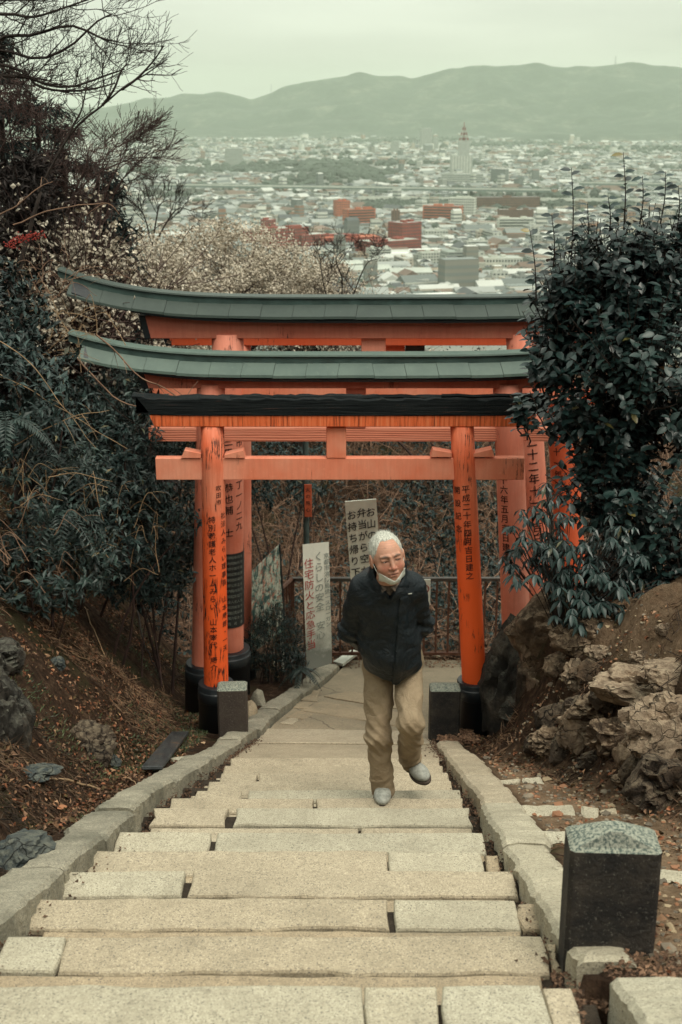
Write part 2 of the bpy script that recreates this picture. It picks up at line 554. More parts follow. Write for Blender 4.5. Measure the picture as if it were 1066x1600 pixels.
M['paint_old'] = m_paint('vermilion_old_flaking', (0.80, 0.13, 0.04), (0.80, 0.26, 0.15), 1.0, 1.0, low=(0.86, 0.115, 0.022))
M['paint_old_right'] = m_paint('vermilion_old_bright', (0.80, 0.12, 0.035), (0.82, 0.23, 0.115), 0.25, 1.2, low=(0.88, 0.115, 0.02))
M['paint_pink'] = m_paint('vermilion_faded_salmon', (0.74, 0.21, 0.125), (0.80, 0.31, 0.215), 0.25, 0.6)
M['paint_beam'] = m_paint('vermilion_beam', (0.80, 0.20, 0.10), (0.84, 0.34, 0.22), 0.0, 0.5)
M['paint_bright'] = m_paint('vermilion_bright', (0.66, 0.10, 0.03), (0.68, 0.14, 0.06), 0.0, 0.3)
def m_beam_streak():
    t = NT('vermilion_streaked_black'); v = t.coord((1, 1, 1))
    vs = t.coord((60, 8, 2.0))
    n = t.noise(vs, 1.0, 6, 0.75)
    n0 = t.noise(t.coord((5, 5, 1)), 1.0, 2)
    c = t.ramp(n, [(0.34, (0.03, 0.012, 0.006)), (0.42, (0.35, 0.06, 0.015)), (0.5, (0.80, 0.14, 0.035)), (0.7, (0.85, 0.28, 0.12))])
    c2 = t.ramp(n, [(0.28, (0.35, 0.06, 0.012)), (0.5, (0.80, 0.15, 0.04)), (0.75, (0.85, 0.3, 0.14))])
    t.color(t.mix(t.ramp(n0, [(0.4, 0), (0.6, 1)]), c, c2)); t.rough(0.7)
    t.bump(n, 0.003); return t.m
M['streak'] = m_beam_streak()
def m_wood_beam():
    t = NT('vermilion_woodgrain'); v = t.coord((1.5, 10, 22))
    w = t.n.new('ShaderNodeTexWave'); w.wave_type = 'BANDS'; w.bands_direction = 'Z'
    w.inputs['Scale'].default_value = 0.8; w.inputs['Distortion'].default_value = 5; w.inputs['Detail'].default_value = 4
    t.l.new(v, w.inputs['Vector'])
    n = t.noise(t.coord((1, 6, 8)), 2.0, 5)
    c = t.ramp(w.outputs['Fac'], [(0.0, (0.42, 0.11, 0.06)), (0.35, (0.74, 0.25, 0.15)), (1, (0.78, 0.30, 0.19))])
    c = t.mix(t.ramp(n, [(0.55, 0), (0.75, 0.5)]), c, (0.70, 0.30, 0.2))
    t.color(c); t.rough(0.7); t.bump(w.outputs['Fac'], 0.0015); return t.m
M['woodgrain'] = m_wood_beam()
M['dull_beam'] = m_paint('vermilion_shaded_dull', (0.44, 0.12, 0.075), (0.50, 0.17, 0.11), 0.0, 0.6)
def m_copper(name='green_copper_sheet', k=1.0):
    t = NT(name); v = t.coord()
    n = t.noise(v, 5, 6, 0.65)
    c = t.ramp(n, [(0.3, (0.10 * k, 0.155 * k, 0.132 * k)), (0.7, (0.145 * k, 0.21 * k, 0.175 * k))])
    c = t.mix(t.ramp(t.noise(t.coord((8, 8, 2)), 4, 4), [(0.6, 0), (0.75, 0.3)]), c, (0.24 * k, 0.31 * k, 0.26 * k))
    t.color(c); t.rough(0.5); t.spec(0.4); t.bump(n, 0.002); return t.m
M['copper'] = m_copper(k=0.66)
M['copper_deep'] = m_copper('deep_green_copper_sheet', 0.30)
M['copper_dark'] = simple('dark_copper_edge', (0.045, 0.075, 0.068), 0.45, 0.3, 8, 0.002)
M['black_paint'] = simple('black_lacquer', (0.012, 0.016, 0.019), 0.38, 0.4, 5, 0.001, 0.5)
def m_black_wood():
    t = NT('charred_black_timber'); v = t.coord((1.2, 20, 30))
    n = t.noise(v, 2.5, 6, 0.7)
    c = t.ramp(n, [(0.35, (0.006, 0.008, 0.009)), (0.62, (0.02, 0.024, 0.025)), (0.72, (0.16, 0.07, 0.045))])
    t.color(c); t.rough(0.9); t.spec(0.08); t.bump(n, 0.012); return t.m
M['black_wood'] = m_black_wood()
M['ink'] = simple('black_ink', (0.012, 0.010, 0.010), 0.6, 0.2, 20)
M['ink_grey'] = simple('faded_grey_ink', (0.22, 0.25, 0.22), 0.7, 0.2, 20)
M['ink_red'] = simple('red_ink', (0.34, 0.04, 0.035), 0.6, 0.2, 20)
M['sign_white'] = None
def m_sign(name, a, grime, z0=None):
    t = NT(name); v = t.coord()
    n = t.noise(v, 6, 6, 0.7)
    c = t.mix(t.ramp(n, [(0.5, 0), (0.8, 0.5)]), a, tuple(x * 0.6 for x in a))
    if z0 is not None:
        sp = t.n.new('ShaderNodeSeparateXYZ'); t.l.new(v, sp.inputs[0])
        zz = t.math('ADD', sp.outputs['Z'], t.math('MULTIPLY', t.noise(v, 9, 5, 0.7), 0.30))
        c = t.mix(t.ramp(zz, [(z0 - 0.05, 0.92), (z0 + 0.22, 0)]), c, grime)
        c = t.mix(t.ramp(t.noise(t.coord((30, 30, 7)), 1.5, 5, 0.7), [(0.55, 0), (0.7, 0.12)]), c, grime)
    t.color(c); t.rough(0.55); return t.m
M['sign_white'] = m_sign('white_painted_board', (0.68, 0.70, 0.60), (0.2, 0.2, 0.15))
M['banner'] = m_sign('white_vinyl_banner', (0.66, 0.68, 0.58), (0.05, 0.055, 0.035), 0.30)
def m_map():
    t = NT('faded_trail_map'); v = t.coord()
    c = t.ramp(t.noise(v, 5.5, 5, 0.7, 1.5), [(0.40, (0.02, 0.075, 0.07)), (0.47, (0.06, 0.15, 0.13)), (0.50, (0.34, 0.40, 0.33)), (0.58, (0.5, 0.52, 0.43))])
    c = t.mix(t.ramp(t.noise(v, 9, 4, 0.7, 2.0), [(0.55, 0), (0.58, 0.9)]), c, (0.45, 0.16, 0.10))
    c = t.mix(t.ramp(t.noise(t.coord((1, 1, 1)), 30, 4, 0.7), [(0.55, 0), (0.60, 0.8)]), c, (0.02, 0.035, 0.035))
    t.color(c); t.rough(0.45); return t.m
M['map'] = m_map()
M['rust'] = simple('rusty_brown_rail', (0.10, 0.045, 0.028), 0.7, 0.35, 15, 0.001)
M['rail_top'] = simple('dark_rail_top', (0.06, 0.05, 0.042), 0.45, 0.3, 10)
M['pole'] = simple('teal_grey_pole', (0.06, 0.085, 0.08), 0.5, 0.2, 8)
M['white_plastic'] = simple('white_plate', (0.6, 0.62, 0.55), 0.4, 0.1, 8)

# ground
def m_ground():
    t = NT('hillside_soil'); v = t.world()
    n1 = t.noise(v, 1.4, 6, 0.6); n2 = t.noise(v, 14, 6, 0.7); n3 = t.noise(v, 70, 4, 0.7)
    soil = t.ramp(n2, [(0.30, (0.018, 0.011, 0.007)), (0.52, (0.055, 0.032, 0.020)), (0.72, (0.125, 0.080, 0.050))])
    moss = t.ramp(n3, [(0.3, (0.018, 0.020, 0.009)), (0.7, (0.065, 0.062, 0.028))])
    c = t.mix(t.ramp(n1, [(0.54, 0), (0.64, 0.75)]), soil, moss)
    tint = t.attr('tint')
    sp = t.n.new('ShaderNodeSeparateColor'); t.l.new(tint, sp.inputs[0])
    sand = t.ramp(t.noise(v, 30, 5, 0.7), [(0.3, (0.19, 0.12, 0.072)), (0.7, (0.36, 0.255, 0.165))])
    c = t.mix(sp.outputs[0], c, sand)          # tint.r: trodden sandy soil
    t.color(c); t.rough(0.95); t.spec(0.1)
    t.bump(t.math('ADD', t.math('MULTIPLY', n2, 1.0), t.math('MULTIPLY', n3, 0.5)), 0.05)
    return t.m
M['ground'] = m_ground()
def m_rock(name, a, b, c_, lich=(0.30, 0.31, 0.25), la=0.5):
    t = NT(name); v = t.world()
    n = t.noise(v, 5, 7, 0.7, 0.4); n2 = t.noise(v, 28, 5, 0.7)
    c = t.ramp(n, [(0.3, a), (0.5, b), (0.7, c_)])
    g = t.n.new('ShaderNodeNewGeometry'); sp = t.n.new('ShaderNodeSeparateXYZ'); t.l.new(g.outputs['Normal'], sp.inputs[0])
    up = t.math('MULTIPLY', t.ramp(sp.outputs['Z'], [(0.2, 0), (0.8, 1)]), t.ramp(n2, [(0.42, 0), (0.6, la)]))
    c = t.mix(up, c, lich)
    vw = t.n.new('ShaderNodeVectorMath'); vw.operation = 'ADD'; t.l.new(v, vw.inputs[0]); nn = t.n.new('ShaderNodeTexNoise'); nn.inputs['Scale'].default_value = 6; t.l.new(v, nn.inputs['Vector']); sc_ = t.n.new('ShaderNodeVectorMath'); sc_.operation = 'SCALE'; sc_.inputs['Scale'].default_value = 0.25; t.l.new(nn.outputs['Color'], sc_.inputs[0]); t.l.new(sc_.outputs[0], vw.inputs[1])
    vo = t.voro(vw.outputs[0], 10, 'DISTANCE_TO_EDGE')
    cr = t.ramp(vo.outputs['Distance'], [(0.0, 0.85), (0.03, 0)])
    crm = t.math('MULTIPLY', cr, t.ramp(t.noise(v, 3, 3), [(0.45, 0), (0.6, 1)]))
    c = t.mix(crm, c, (0.012, 0.010, 0.008))
    t.color(c); t.rough(0.9); t.spec(0.25)
    t.bump(t.math('SUBTRACT', t.math('ADD', n, t.math('MULTIPLY', n2, 0.5)), crm), 0.045)
    return t.m
M['rock_dark'] = m_rock('dark_wet_rock', (0.012, 0.011, 0.010), (0.034, 0.030, 0.025), (0.10, 0.08, 0.06), (0.2, 0.2, 0.16), 0.45)
M['rock_mid'] = m_rock('dark_brown_rock', (0.016, 0.012, 0.009), (0.05, 0.036, 0.026), (0.15, 0.105, 0.07), (0.24, 0.19, 0.13), 0.6)
M['rock_brown'] = m_rock('brown_chert', (0.035, 0.025, 0.018), (0.11, 0.075, 0.05), (0.27, 0.185, 0.12), (0.36, 0.27, 0.18), 0.8)
M['rock_pale'] = m_rock('pale_chert', (0.06, 0.042, 0.03), (0.20, 0.145, 0.10), (0.36, 0.265, 0.18), (0.42, 0.33, 0.23), 0.8)
M['rock_blue'] = m_rock('bluegrey_boulder', (0.02, 0.027, 0.03), (0.05, 0.062, 0.064), (0.10, 0.105, 0.095), (0.2, 0.2, 0.155), 0.5)
def m_plank():
    t = NT('wet_black_plank'); n = t.noise(t.coord((3, 26, 26)), 2.0, 6, 0.75); n2 = t.noise(t.coord(), 7, 4)
    c = t.ramp(n, [(0.35, (0.012, 0.015, 0.018)), (0.6, (0.05, 0.055, 0.055)), (0.7, (0.16, 0.13, 0.10))])
    t.color(t.mix(t.ramp(n2, [(0.6, 0), (0.68, 0.8)]), c, (0.14, 0.085, 0.05))); t.rough(0.5); t.bump(n, 0.006); return t.m
M['plank'] = m_plank()
M['bark'] = simple('dark_bark', (0.030, 0.022, 0.018), 0.9, 0.4, 20, 0.004)
M['twig_brown'] = simple('dry_brown_twig', (0.22, 0.135, 0.09), 0.85, 0.35, 10)
M['twig_red'] = simple('reddish_twig', (0.060, 0.036, 0.031), 0.85, 0.35, 10)
M['straw'] = simple('dry_straw', (0.30, 0.20, 0.115), 0.8, 0.4, 10)
M['litter'] = leafy('fallen_leaves', (0.12, 0.068, 0.042), (0.25, 0.145, 0.09), 0.8, 0.2, 8)
M['camellia'] = leafy('camellia_leaf', (0.007, 0.019, 0.018), (0.018, 0.037, 0.033), 0.36, 0.5, 3)
M['shrub'] = leafy('evergreen_leaf', (0.006, 0.016, 0.015), (0.021, 0.040, 0.036), 0.5, 0.4, 3)
M['shrub2'] = leafy('broad_evergreen_leaf', (0.008, 0.018, 0.016), (0.025, 0.042, 0.035), 0.45, 0.4, 3)
M['conifer'] = leafy('dark_conifer', (0.008, 0.014, 0.013), (0.020, 0.032, 0.030), 0.7, 0.2, 3)
M['brownneedle'] = leafy('winter_brown_foliage', (0.016, 0.014, 0.013), (0.036, 0.028, 0.026), 0.8, 0.2, 3)
M['blossom'] = leafy('plum_blossom', (0.42, 0.36, 0.28), (0.68, 0.62, 0.51), 0.7, 0.2, 3)
M['berry'] = simple('red_berry', (0.26, 0.03, 0.02), 0.5, 0.3, 10)
# ------------------------------------------------------------------ ground
def xl(D): return np.interp(D, [0, 3.35, 6, 8.0, 9.26, 11.24, 12.3], [-1.10, -1.03, -0.94, -0.67, -0.53, -0.12, 0.05])
def xr(D): return np.interp(D, [0, 3.35, 6, 8.0, 8.6], [0.60, 0.62, 0.68, 0.65, 0.66])
def foot_l(D): return np.interp(D, [0, 2, 4.6, 6.1, 8.7, 10, 12.5, 16, 30], [-1.6, -1.5, -1.42, -1.34, -1.25, -1.35, -1.7, -3.2, -6.5])
def foot_r(D): return np.interp(D, [0, 3, 5, 5.7, 6.75, 7.4, 8.6, 9.2, 9.9, 12, 16], [2.0, 1.9, 1.62, 1.43, 1.19, 1.0, 1.10, 1.5, 6, 7, 9])
def ground_z(x, y):
    x = np.asarray(x, float); y = np.asarray(y, float)
    base = np.interp(y, [12.4, 13.0, 15, 18, 25, 31, 60, 200, 700, 900], [-5.46, -6.0, -7.4, -7.2, -5.6, -6.0, -22, -80, -181, -186])
    z = np.where(y < 12.4, -path_h(np.minimum(y, 12.4)), base)
    fade = 1 - sstep(45, 160, y)
    d = np.maximum(foot_l(y) - x, 0)
    z = z + fade * (1.15 * np.minimum(d, 1.6) + 0.55 * np.clip(d - 1.6, 0, 12)) 
    e = np.maximum(x - foot_r(y), 0)
    k = 1 - sstep(9.0, 10.2, y)
    wd = np.interp(y, [5, 7.2, 8], [0.95, 0.75, 0.5]); z = z + k * (0.80 * sstep(0, 1, e / wd) + 0.40 * np.minimum(e, 8))
    z = z + (1 - k) * fade * 0.3 * np.minimum(e, 10)
    Pq = np.stack([x, y, 0 * x], -1); z = z + k * sstep(0.05, 0.3, e) * (1 - sstep(1.0, 1.6, e)) * (0.16 * np.abs(fbm(Pq * 2.6, 4, 61)) - 0.05)
    P = np.stack([x, y, 0 * x], -1)
    off = np.clip(np.minimum(d + 0.15, 1), 0, 1) * (x < 0) + np.clip(np.minimum(e * 2 + 0.1, 1), 0, 1) * (x > 0)
    z = z + off * (0.10 * fbm(P * 1.3, 4, 3) + 0.045 * fbm(P * 5.0, 4, 8)) + 0.008 * fbm(P * 14, 2, 5)
    z = z + (y > 12.6) * 0.25 * fbm(P * 0.5, 3, 4)
    inside = (x > xl(y) - 0.10) & (x < np.where(y < 8.6, xr(y) + np.where((y > 2.88) & (y < 3.0), 0.02, 0.10), 30)) & (y < 12.35) & ~((y > 8.6) & (x > foot_r(y)))
    z = np.where(inside, -path_h(y) - 0.20, z)
    return z
gx = np.concatenate([[-400, -250, -160, -100, -60, -40, -28, -20], np.linspace(-15, -3.6, 40), np.arange(-3.5, 3.5, 0.04), np.linspace(3.6, 15, 40), [20, 28, 40, 60, 100, 160, 250, 400]])
gy = np.concatenate([[-60, -30, -12, -5, -2, 0], np.arange(1.5, 12.8, 0.05), np.linspace(12.9, 40, 110), np.geomspace(41, 900, 40)])
GX, GY = np.meshgrid(gx, gy, indexing='ij')
GZ = ground_z(GX, GY)
mb = MB()
nx, ny = len(gx), len(gy)
i = np.arange(nx - 1)[:, None] * ny; j = np.arange(ny - 1)[None]
F = np.stack([i + j, i + ny + j, i + ny + j + 1, i + j + 1], -1).reshape(-1, 4)
sandy = sstep(0.0, 0.1, GX - xr(GY) - 0.2) * (1 - sstep(-0.05, 0.15, GX - foot_r(GY))) * sstep(2.0, 3.0, GY) * (1 - sstep(7.2, 7.9, GY))
e_ = GX - foot_r(GY)
sandy = np.maximum(sandy, 0.75 * sstep(0.35, 0.6, e_) * (1 - sstep(1.1, 1.6, e_)) * sstep(5, 6, GY) * (1 - sstep(7.6, 8.2, GY)))
sandy = sandy * np.clip(0.75 + 0.5 * fbm(np.stack([GX, GY, 0 * GX], -1) * 2.3, 3, 2), 0, 1)
tint = np.stack([sandy] * 3, -1).reshape(-1, 3)
mb.add(np.stack([GX, GY, GZ], -1).reshape(-1, 3), F, tint)
mb.build('ground', M['ground'], smooth=True, kind='structure')

# ------------------------------------------------------------------ stone stairs
def slab_mesh(x0, x1, y0, y1, z, th, seed, jn=0.006, jf=0.003, js=0.008, skew=(0, 0, 0, 0), tilt=0.0):
    """a dressed stone lying flat: uneven outline, worn arris; y1 is the nosing side"""
    r = np.random.default_rng(seed)
    def edge(a, b, j, step=0.07):
        n = max(2, int(np.linalg.norm(b - a) / step))
        t = np.linspace(0, 1, n, endpoint=False)
        p = a + (b - a) * t[:, None]
        nn = np.array([(b - a)[1], -(b - a)[0]]); nn /= np.linalg.norm(nn)
        w = fbm(np.stack([t * np.linalg.norm(b - a) * 7 + seed, 0 * t, 0 * t], -1), 3, seed) * j * 1.4 + r.normal(0, j * 0.35, n)
        w[0] *= 0.3
        return p + nn * w[:, None]
    A = np.array([x0, y0 + skew[0]]); B = np.array([x1, y0 + skew[1]]); Cc = np.array([x1 + skew[2], y1]); Dd = np.array([x0 + skew[3], y1])
    O = np.concatenate([edge(A, B, jn), edge(B, Cc, js), edge(Cc, Dd, jf), edge(Dd, A, js)])
    cen = np.array([(x0 + x1) / 2, (y0 + y1) / 2])
    dirs = O - cen
    inner = O - np.sign(dirs) * 0.011 - 0.0 * dirs
    zt = lambda p: z + tilt * (p[:, 0] - cen[0]) + 0.0025 * noise3(np.stack([p[:, 0] * 5, p[:, 1] * 5, 0 * p[:, 0] + seed], -1), seed)
    ring = lambda p, dz: np.concatenate([p, (zt(p) + dz)[:, None]], 1)
    mb = MB()
    loft(mb, [ring(O, -th), ring(O, -0.011), ring(O - np.sign(dirs) * 0.004, -0.003), ring(inner, 0.0)], caps=True)
    return mb.mesh('slab')
NOS_PX = [1640, 1540, 1462, 1403, 1360, 1329, 1299, 1262, 1247, 1234, 1219, 1207, 1195, 1184]
def nosing_D(py):
    t = tan(atan((py - 800) / FPX) + PITCH)
    D = (3.45 - 0.396 * 6) / (t - 0.396)
    if D > 6: D = (3.45 - 0.375 * 6) / (t - 0.375)
    return D
ND = [nosing_D(p) for p in NOS_PX]
# even out: the readings are a little uneven where stones are chipped
ND = list(np.array(ND))
print('nosings', [round(d, 2) for d in ND])
while ND[0] > 0.6: ND.insert(0, ND[0] - 0.44)
OFF = len(ND) - len(NOS_PX)
stairs = link('stone_stairs', None, kind='structure')
def sx(px, D):     # metric x of a pixel column at the nosing of distance D
    return (px - 533) / FPX * (D * CP + float(path_h(D)) * SP)
# nosing stones by step (pixel columns of the joints, material): w warm, c cool, f fill-like
SPL = {1540: [(None, 563, 'c'), (568, 684, 'c'), (688, 846, 'c'), (852, 892, 'w')],
       1462: [(None, 103, 'c'), (108, 846, 'w'), (850, 870, 'f')],
       1403: [(28, 608, 'w'), (616, 804, 'c'), (808, 838, 'f')],
       1360: [(88, 292, 'c'), (300, 803, 'w')],
       1329: [(145, 604, 'w'), (607, 752, 'c'), (756, 778, 'f')],
       1299: [(186, 330, 'c'), (340, 755, 'c')],
       1262: [(240, 357, 'w'), (368, 735, 'c')],
       1247: [(268, 492, 'w'), (496, 722, 'w')],
       1234: [(306, 378, 'w'), (390, 719, 'c')],
       1219: [(325, 705, 'w')],
       1207: [(345, 402, 'w'), (406, 700, 'w')],
       1195: [(352, 692, 'w')],
       1184: [(362, 688, 'w')]}
MK = {'w': M['slab_warm'], 'c': M['slab_cool'], 'f': M['slab_fill']}
seed = 100
for k in range(1, len(ND)):
    D0, D1 = ND[k - 1], ND[k]
    h = float(path_h(D1)); w = min(0.17, (D1 - D0) * 0.48)
    ki = k - OFF
    spl = SPL[NOS_PX[ki]] if ki >= 1 else [(None, 700, 'c'), (705, None, 'w')]
    L, Rr = float(xl(D1)), float(xr(D1))
    if ki == 1: w = 0.23
    if k == len(ND) - 1: Rr += 0.0
    for (a, b, m) in spl:
        x0 = L + 0.01 if a is None else sx(a, D1)
        x1 = Rr - 0.04 if b is None else sx(b, D1)
        seed += 1
        sk = RNG.uniform(-0.012, 0.012, 4)
        sh = 0.03 * (m == 'f')
        me = slab_mesh(x0, x1, D1 - w, D1 - sh, -h + RNG.uniform(-0.003, 0.004), 0.17, seed, 0.008, 0.004, 0.009, sk * 0.5, RNG.uniform(-0.002, 0.002))
        link('slab', me, MK[m], stairs)
    # tread paving behind the nosing stones
    cuts = [L + 0.02]
    n = 1 if RNG.random() < 0.5 else 2
    if n == 2: cuts.append(L + (Rr - L) * (0.585 if ki == 2 else RNG.uniform(0.25, 0.75)))
    cuts.append(Rr - 0.03)
    for q in range(len(cuts) - 1):
        seed += 1
        me = slab_mesh(cuts[q] + 0.006, cuts[q + 1] - 0.006, D0 - 0.10, D1 - w - 0.006, -h - 0.006, 0.12, seed, 0.004, 0.003, 0.006, (0, 0, 0, 0), 0)
        link('slab', me, M['slab_fill'] if ki < 7 else M['slab_warm'], stairs)
    # dirt bed that shows in the joints
    mb = MB(); box(mb, ((L + Rr) / 2, (D0 + D1) / 2 - 0.03, -h - 0.075), (Rr - L + 0.10, D1 - D0 - 0.03, 0.10)); mb.build('joint_bed', M['dirt_joint'], stairs)

# landing: gently falling concrete with a few skewed stones
DL0 = ND[-1]
mb = MB()
ys = np.linspace(DL0 + 0.0, 12.35, 60); rows = []
for yv in ys:
    Lx = float(xl(yv)); Rx = float(np.interp(yv, [8.3, 8.6, 9.0, 9.6, 12.4], [0.68, 0.7, 1.15, 3.5, 7]))
    t = np.linspace(0, 1, 50) ** 1.0
    xs = Lx + (Rx - Lx) * t
    rows.append(np.stack([xs, 0 * xs + yv, -path_h(yv) - 0.03 + 0.006 * fbm(np.stack([xs * 1.5, 0 * xs + yv * 1.5, 0 * xs], -1), 3, 6)], -1))
loft(mb, rows, closed=False, caps=False)
landing = mb.build('landing', M['concrete'], smooth=True, kind='structure')
def quad_slab(px, zlift, th, m, parent, sd, jit=0.004):
    """a flat stone from four pixel corners lying on the path surface"""
    P = []
    for (u, v) in px:
        D = brent_ground(u, v); P.append(at(u, v, D))
    P = np.array([p[:] for p in P]); r = np.random.default_rng(sd)
    cen = P.mean(0); O = []
    for a in range(4):
        A, B = P[a], P[(a + 1) % 4]; n = max(2, int(np.linalg.norm(B - A) / 0.06))
        for t in np.linspace(0, 1, n, endpoint=False):
            O.append(A + (B - A) * t + np.append(r.normal(0, jit, 2), 0))
    O = np.array(O); O[:, 2] = -path_h(O[:, 1]) + zlift
    inn = O + unit(cen - O) * 0.01; inn[:, 2] = O[:, 2] + 0.004
    bot = O.copy(); bot[:, 2] -= th
    mb = MB(); loft(mb, [bot, O, inn]); return mb.build('slab', m, parent)
def brent_ground(u, v):
    t = tan(atan((v - 800) / FPX) + PITCH)
    lo, hi = 1.0, 14.0
    for _ in range(50):
        md = (lo + hi) / 2
        if t * md > float(path_h(md)): hi = md
        else: lo = md
    return lo
for q, (px, m) in enumerate([
        ([(364, 1181), (688, 1181), (682, 1160), (392, 1158)], 'w'), ([(395, 1156), (681, 1158), (672, 1138), (418, 1134)], 'w'),
        ([(470, 1106), (640, 1134), (650, 1112), (500, 1092)], 'c'), ([(448, 1117), (468, 1106), (492, 1112), (474, 1120)], 'c'),
        ([(438, 1126), (462, 1112), (470, 1117), (458, 1128)], 'w'), ([(505, 1084), (645, 1108), (655, 1090), (545, 1076)], 'c'),
        ([(470, 1090), (494, 1092), (500, 1075), (474, 1074)], 'c'), ([(458, 1102), (482, 1104), (488, 1094), (466, 1092)], 'c')]):
    quad_slab(px, -0.024, 0.05, MK['f' if q > 1 and m == 'c' else 'w'], landing, 300 + q)
for q, px in enumerate([[(520, 1036), (536, 1040), (560, 1020), (548, 1018)]]):
    pass

# kerbs of rough inclined blocks
def kerb_block(inner, outer, D0, D1, top, sd, parent, side, deep=0.28, m=None):
    r = np.random.default_rng(sd); n = max(4, int((D1 - D0) / 0.03))
    rows = []
    ph = r.uniform(-0.012, 0.012)
    for q in range(n + 1):
        D = D0 + (D1 - D0) * q / n
        z = -float(path_h(D)) + top + ph
        nz = lambda f, o: float(noise3(np.array([D * f + sd * 1.7, o, 0.3]), 3))
        j = lambda a: r.normal(0, a * 0.6)
        en = 0.012 if q in (0, n) else 0.0
        xi, xo = float(inner(D)) + 0.010 * nz(5, 0) + 0.006 * nz(17, 1) + j(.006), float(outer(D)) + 0.022 * nz(3, 2) + 0.010 * nz(11, 3) + j(.01)
        z += 0.006 * nz(4, 7)
        if side > 0: pass
        s = 1 if xo > xi else -1
        rows.append([[xi, D, z - deep], [xi + s * j(0.004), D, z - 0.06 + j(0.01)], [xi, D, z - 0.02 - en], [xi + s * 0.018, D, z - 0.003 - en + j(0.003)],
                     [(xi * 2 + xo) / 3, D, z - en + j(0.004)], [(xi + 2 * xo) / 3, D, z - en + j(0.004)], [xo - s * 0.02, D, z - 0.004 - en], [xo, D, z - 0.025 - en], [xo, D, z - deep]])
    if side < 0: rows = [rw[::-1] for rw in rows]
    mb = MB(); loft(mb, rows)
    return mb.build('kerb_block', m or M['kerb'], parent)
kl = link('left_kerb', None, kind='structure'); kr = link('right_kerb', None, kind='structure')
cutsL = [1.2, 2.3, 3.15, 4.15, 4.75, 5.38, 6.3, 7.25, 8.0, 8.62]
for q in range(len(cutsL) - 1):
    kerb_block(lambda D: xl(D) - 0.02, lambda D, q=q: xl(D) - 0.215 + 0.025 * (q % 2) + (D - 6) * 0.008, cutsL[q] + 0.004, cutsL[q + 1] - 0.004, 0.055, 500 + q, kl, -1)
cutsL2 = [8.75, 9.5, 10.3, 11.1, 11.9]
for q in range(len(cutsL2) - 1):
    kerb_block(lambda D: xl(D) - 0.012, lambda D: xl(D) - 0.20, cutsL2[q] + 0.004, cutsL2[q + 1] - 0.004, 0.05, 520 + q, kl, -1)
cutsR = [3.02, 4.62, 5.62, 6.55, 7.35, 8.12]
for q in range(len(cutsR) - 1):
    kerb_block(lambda D: xr(D) + 0.02 + 0.015 * max(0, 4.5 - D), lambda D, q=q: xr(D) + 0.205 + 0.02 * (q % 2) - 0.01 * max(0, D - 6.5), cutsR[q] + 0.004, cutsR[q + 1] - 0.004, 0.035, 540 + q, kr, 1, m=M['slab_warm'] if q > 1 else M['slab_cool'])
cutsR2 = [1.3, 2.2, 2.86]
for q in range(len(cutsR2) - 1):
    kerb_block(lambda D: xr(D) + 0.09, lambda D: xr(D) + 0.33, cutsR2[q] + 0.004, cutsR2[q + 1] - 0.004, 0.03, 560 + q, kr, 1, m=M['slab_cool'])

# the little side path of stone treads in trodden soil
side = link('side_path_steps', None, kind='structure')
def side_slab(px, m, sd, lift=0.05):
    cu, cv = np.mean([p[0] for p in px]), np.mean([p[1] for p in px])
    z0 = at(cu, cv, brent_ground(cu, cv)).z + lift
    P = np.array([(ray(u, v) * (z0 / ray(u, v).z))[:] for u, v in px]); r = np.random.default_rng(sd); cen = P.mean(0); O = []
    for a in range(4):
        A, B = P[a], P[(a + 1) % 4]; n = max(2, int(np.linalg.norm(B - A) / 0.06))
        for t in np.linspace(0, 1, n, endpoint=False): O.append(A + (B - A) * t + np.append(r.normal(0, 0.006, 2), 0))
    O = np.array(O); O[:, 2] = z0 - 0.008
    inn = O + unit(cen - O) * 0.014; inn[:, 2] = z0
    bot = O.copy(); bot[:, 2] -= 0.14
    mb = MB(); loft(mb, [bot, O, inn]); mb.build('slab', m, side)
for q, (px, m) in enumerate([
        ([(762, 1231), (812, 1222), (812, 1215), (760, 1220)], 'c'), ([(816, 1221), (850, 1224), (845, 1214), (818, 1214)], 'c'),
        ([(801, 1274), (900, 1275), (896, 1257), (800, 1257)], 'c'), ([(912, 1276), (932, 1281), (934, 1260), (908, 1258)], 'c'),
        ([(938, 1272), (966, 1271), (964, 1262), (936, 1263)], 'w'), ([(788, 1272), (798, 1273), (798, 1262), (788, 1262)], 'w'),
        ([(826, 1319), (1030, 1322), (1026, 1298), (818, 1299)], 'c'), ([(1022, 1384), (1095, 1384), (1095, 1358), (1026, 1356)], 'c'),
        ([(864, 1370), (905, 1380), (905, 1350), (866, 1353)], 'c')]):
    side_slab(px, MK[m], 700 + q)

# ------------------------------------------------------------------ granite posts
def post(label, px_l, px_r, py_base, D, hgt, depth, m, apex=0.03, rz=0.0, zadd=0.0, chamfer=0.012):
    P0 = at(px_l, py_base, D); P1 = at(px_r, py_base, D)
    w = (P1 - P0).x; cx = (P0.x + P1.x) / 2; z0 = P0.z + zadd
    mb = MB(); x, y = w / 2, depth / 2; b = chamfer
    def ring(x, y, z): return [[-x + b, -y, z], [x - b, -y, z], [x, -y + b, z], [x, y - b, z], [x - b, y, z], [-x + b, y, z], [-x, y - b, z], [-x, -y + b, z]]
    loft(mb, [ring(x, y, -0.25), ring(x, y, hgt * 0.5), ring(x, y, hgt), ring(x - 0.012, y - 0.012, hgt + 0.010), ring(0.03, 0.03, hgt + apex), ring(b + 0.001, b + 0.001, hgt + apex + 0.004)])
    o = mb.build('granite_post', m, loc=(cx, D + depth / 2, z0)); o.rotation_euler = (0, 0, rz)
    return tag(o, label, 'stone post', 'squat stone posts along the stairs')
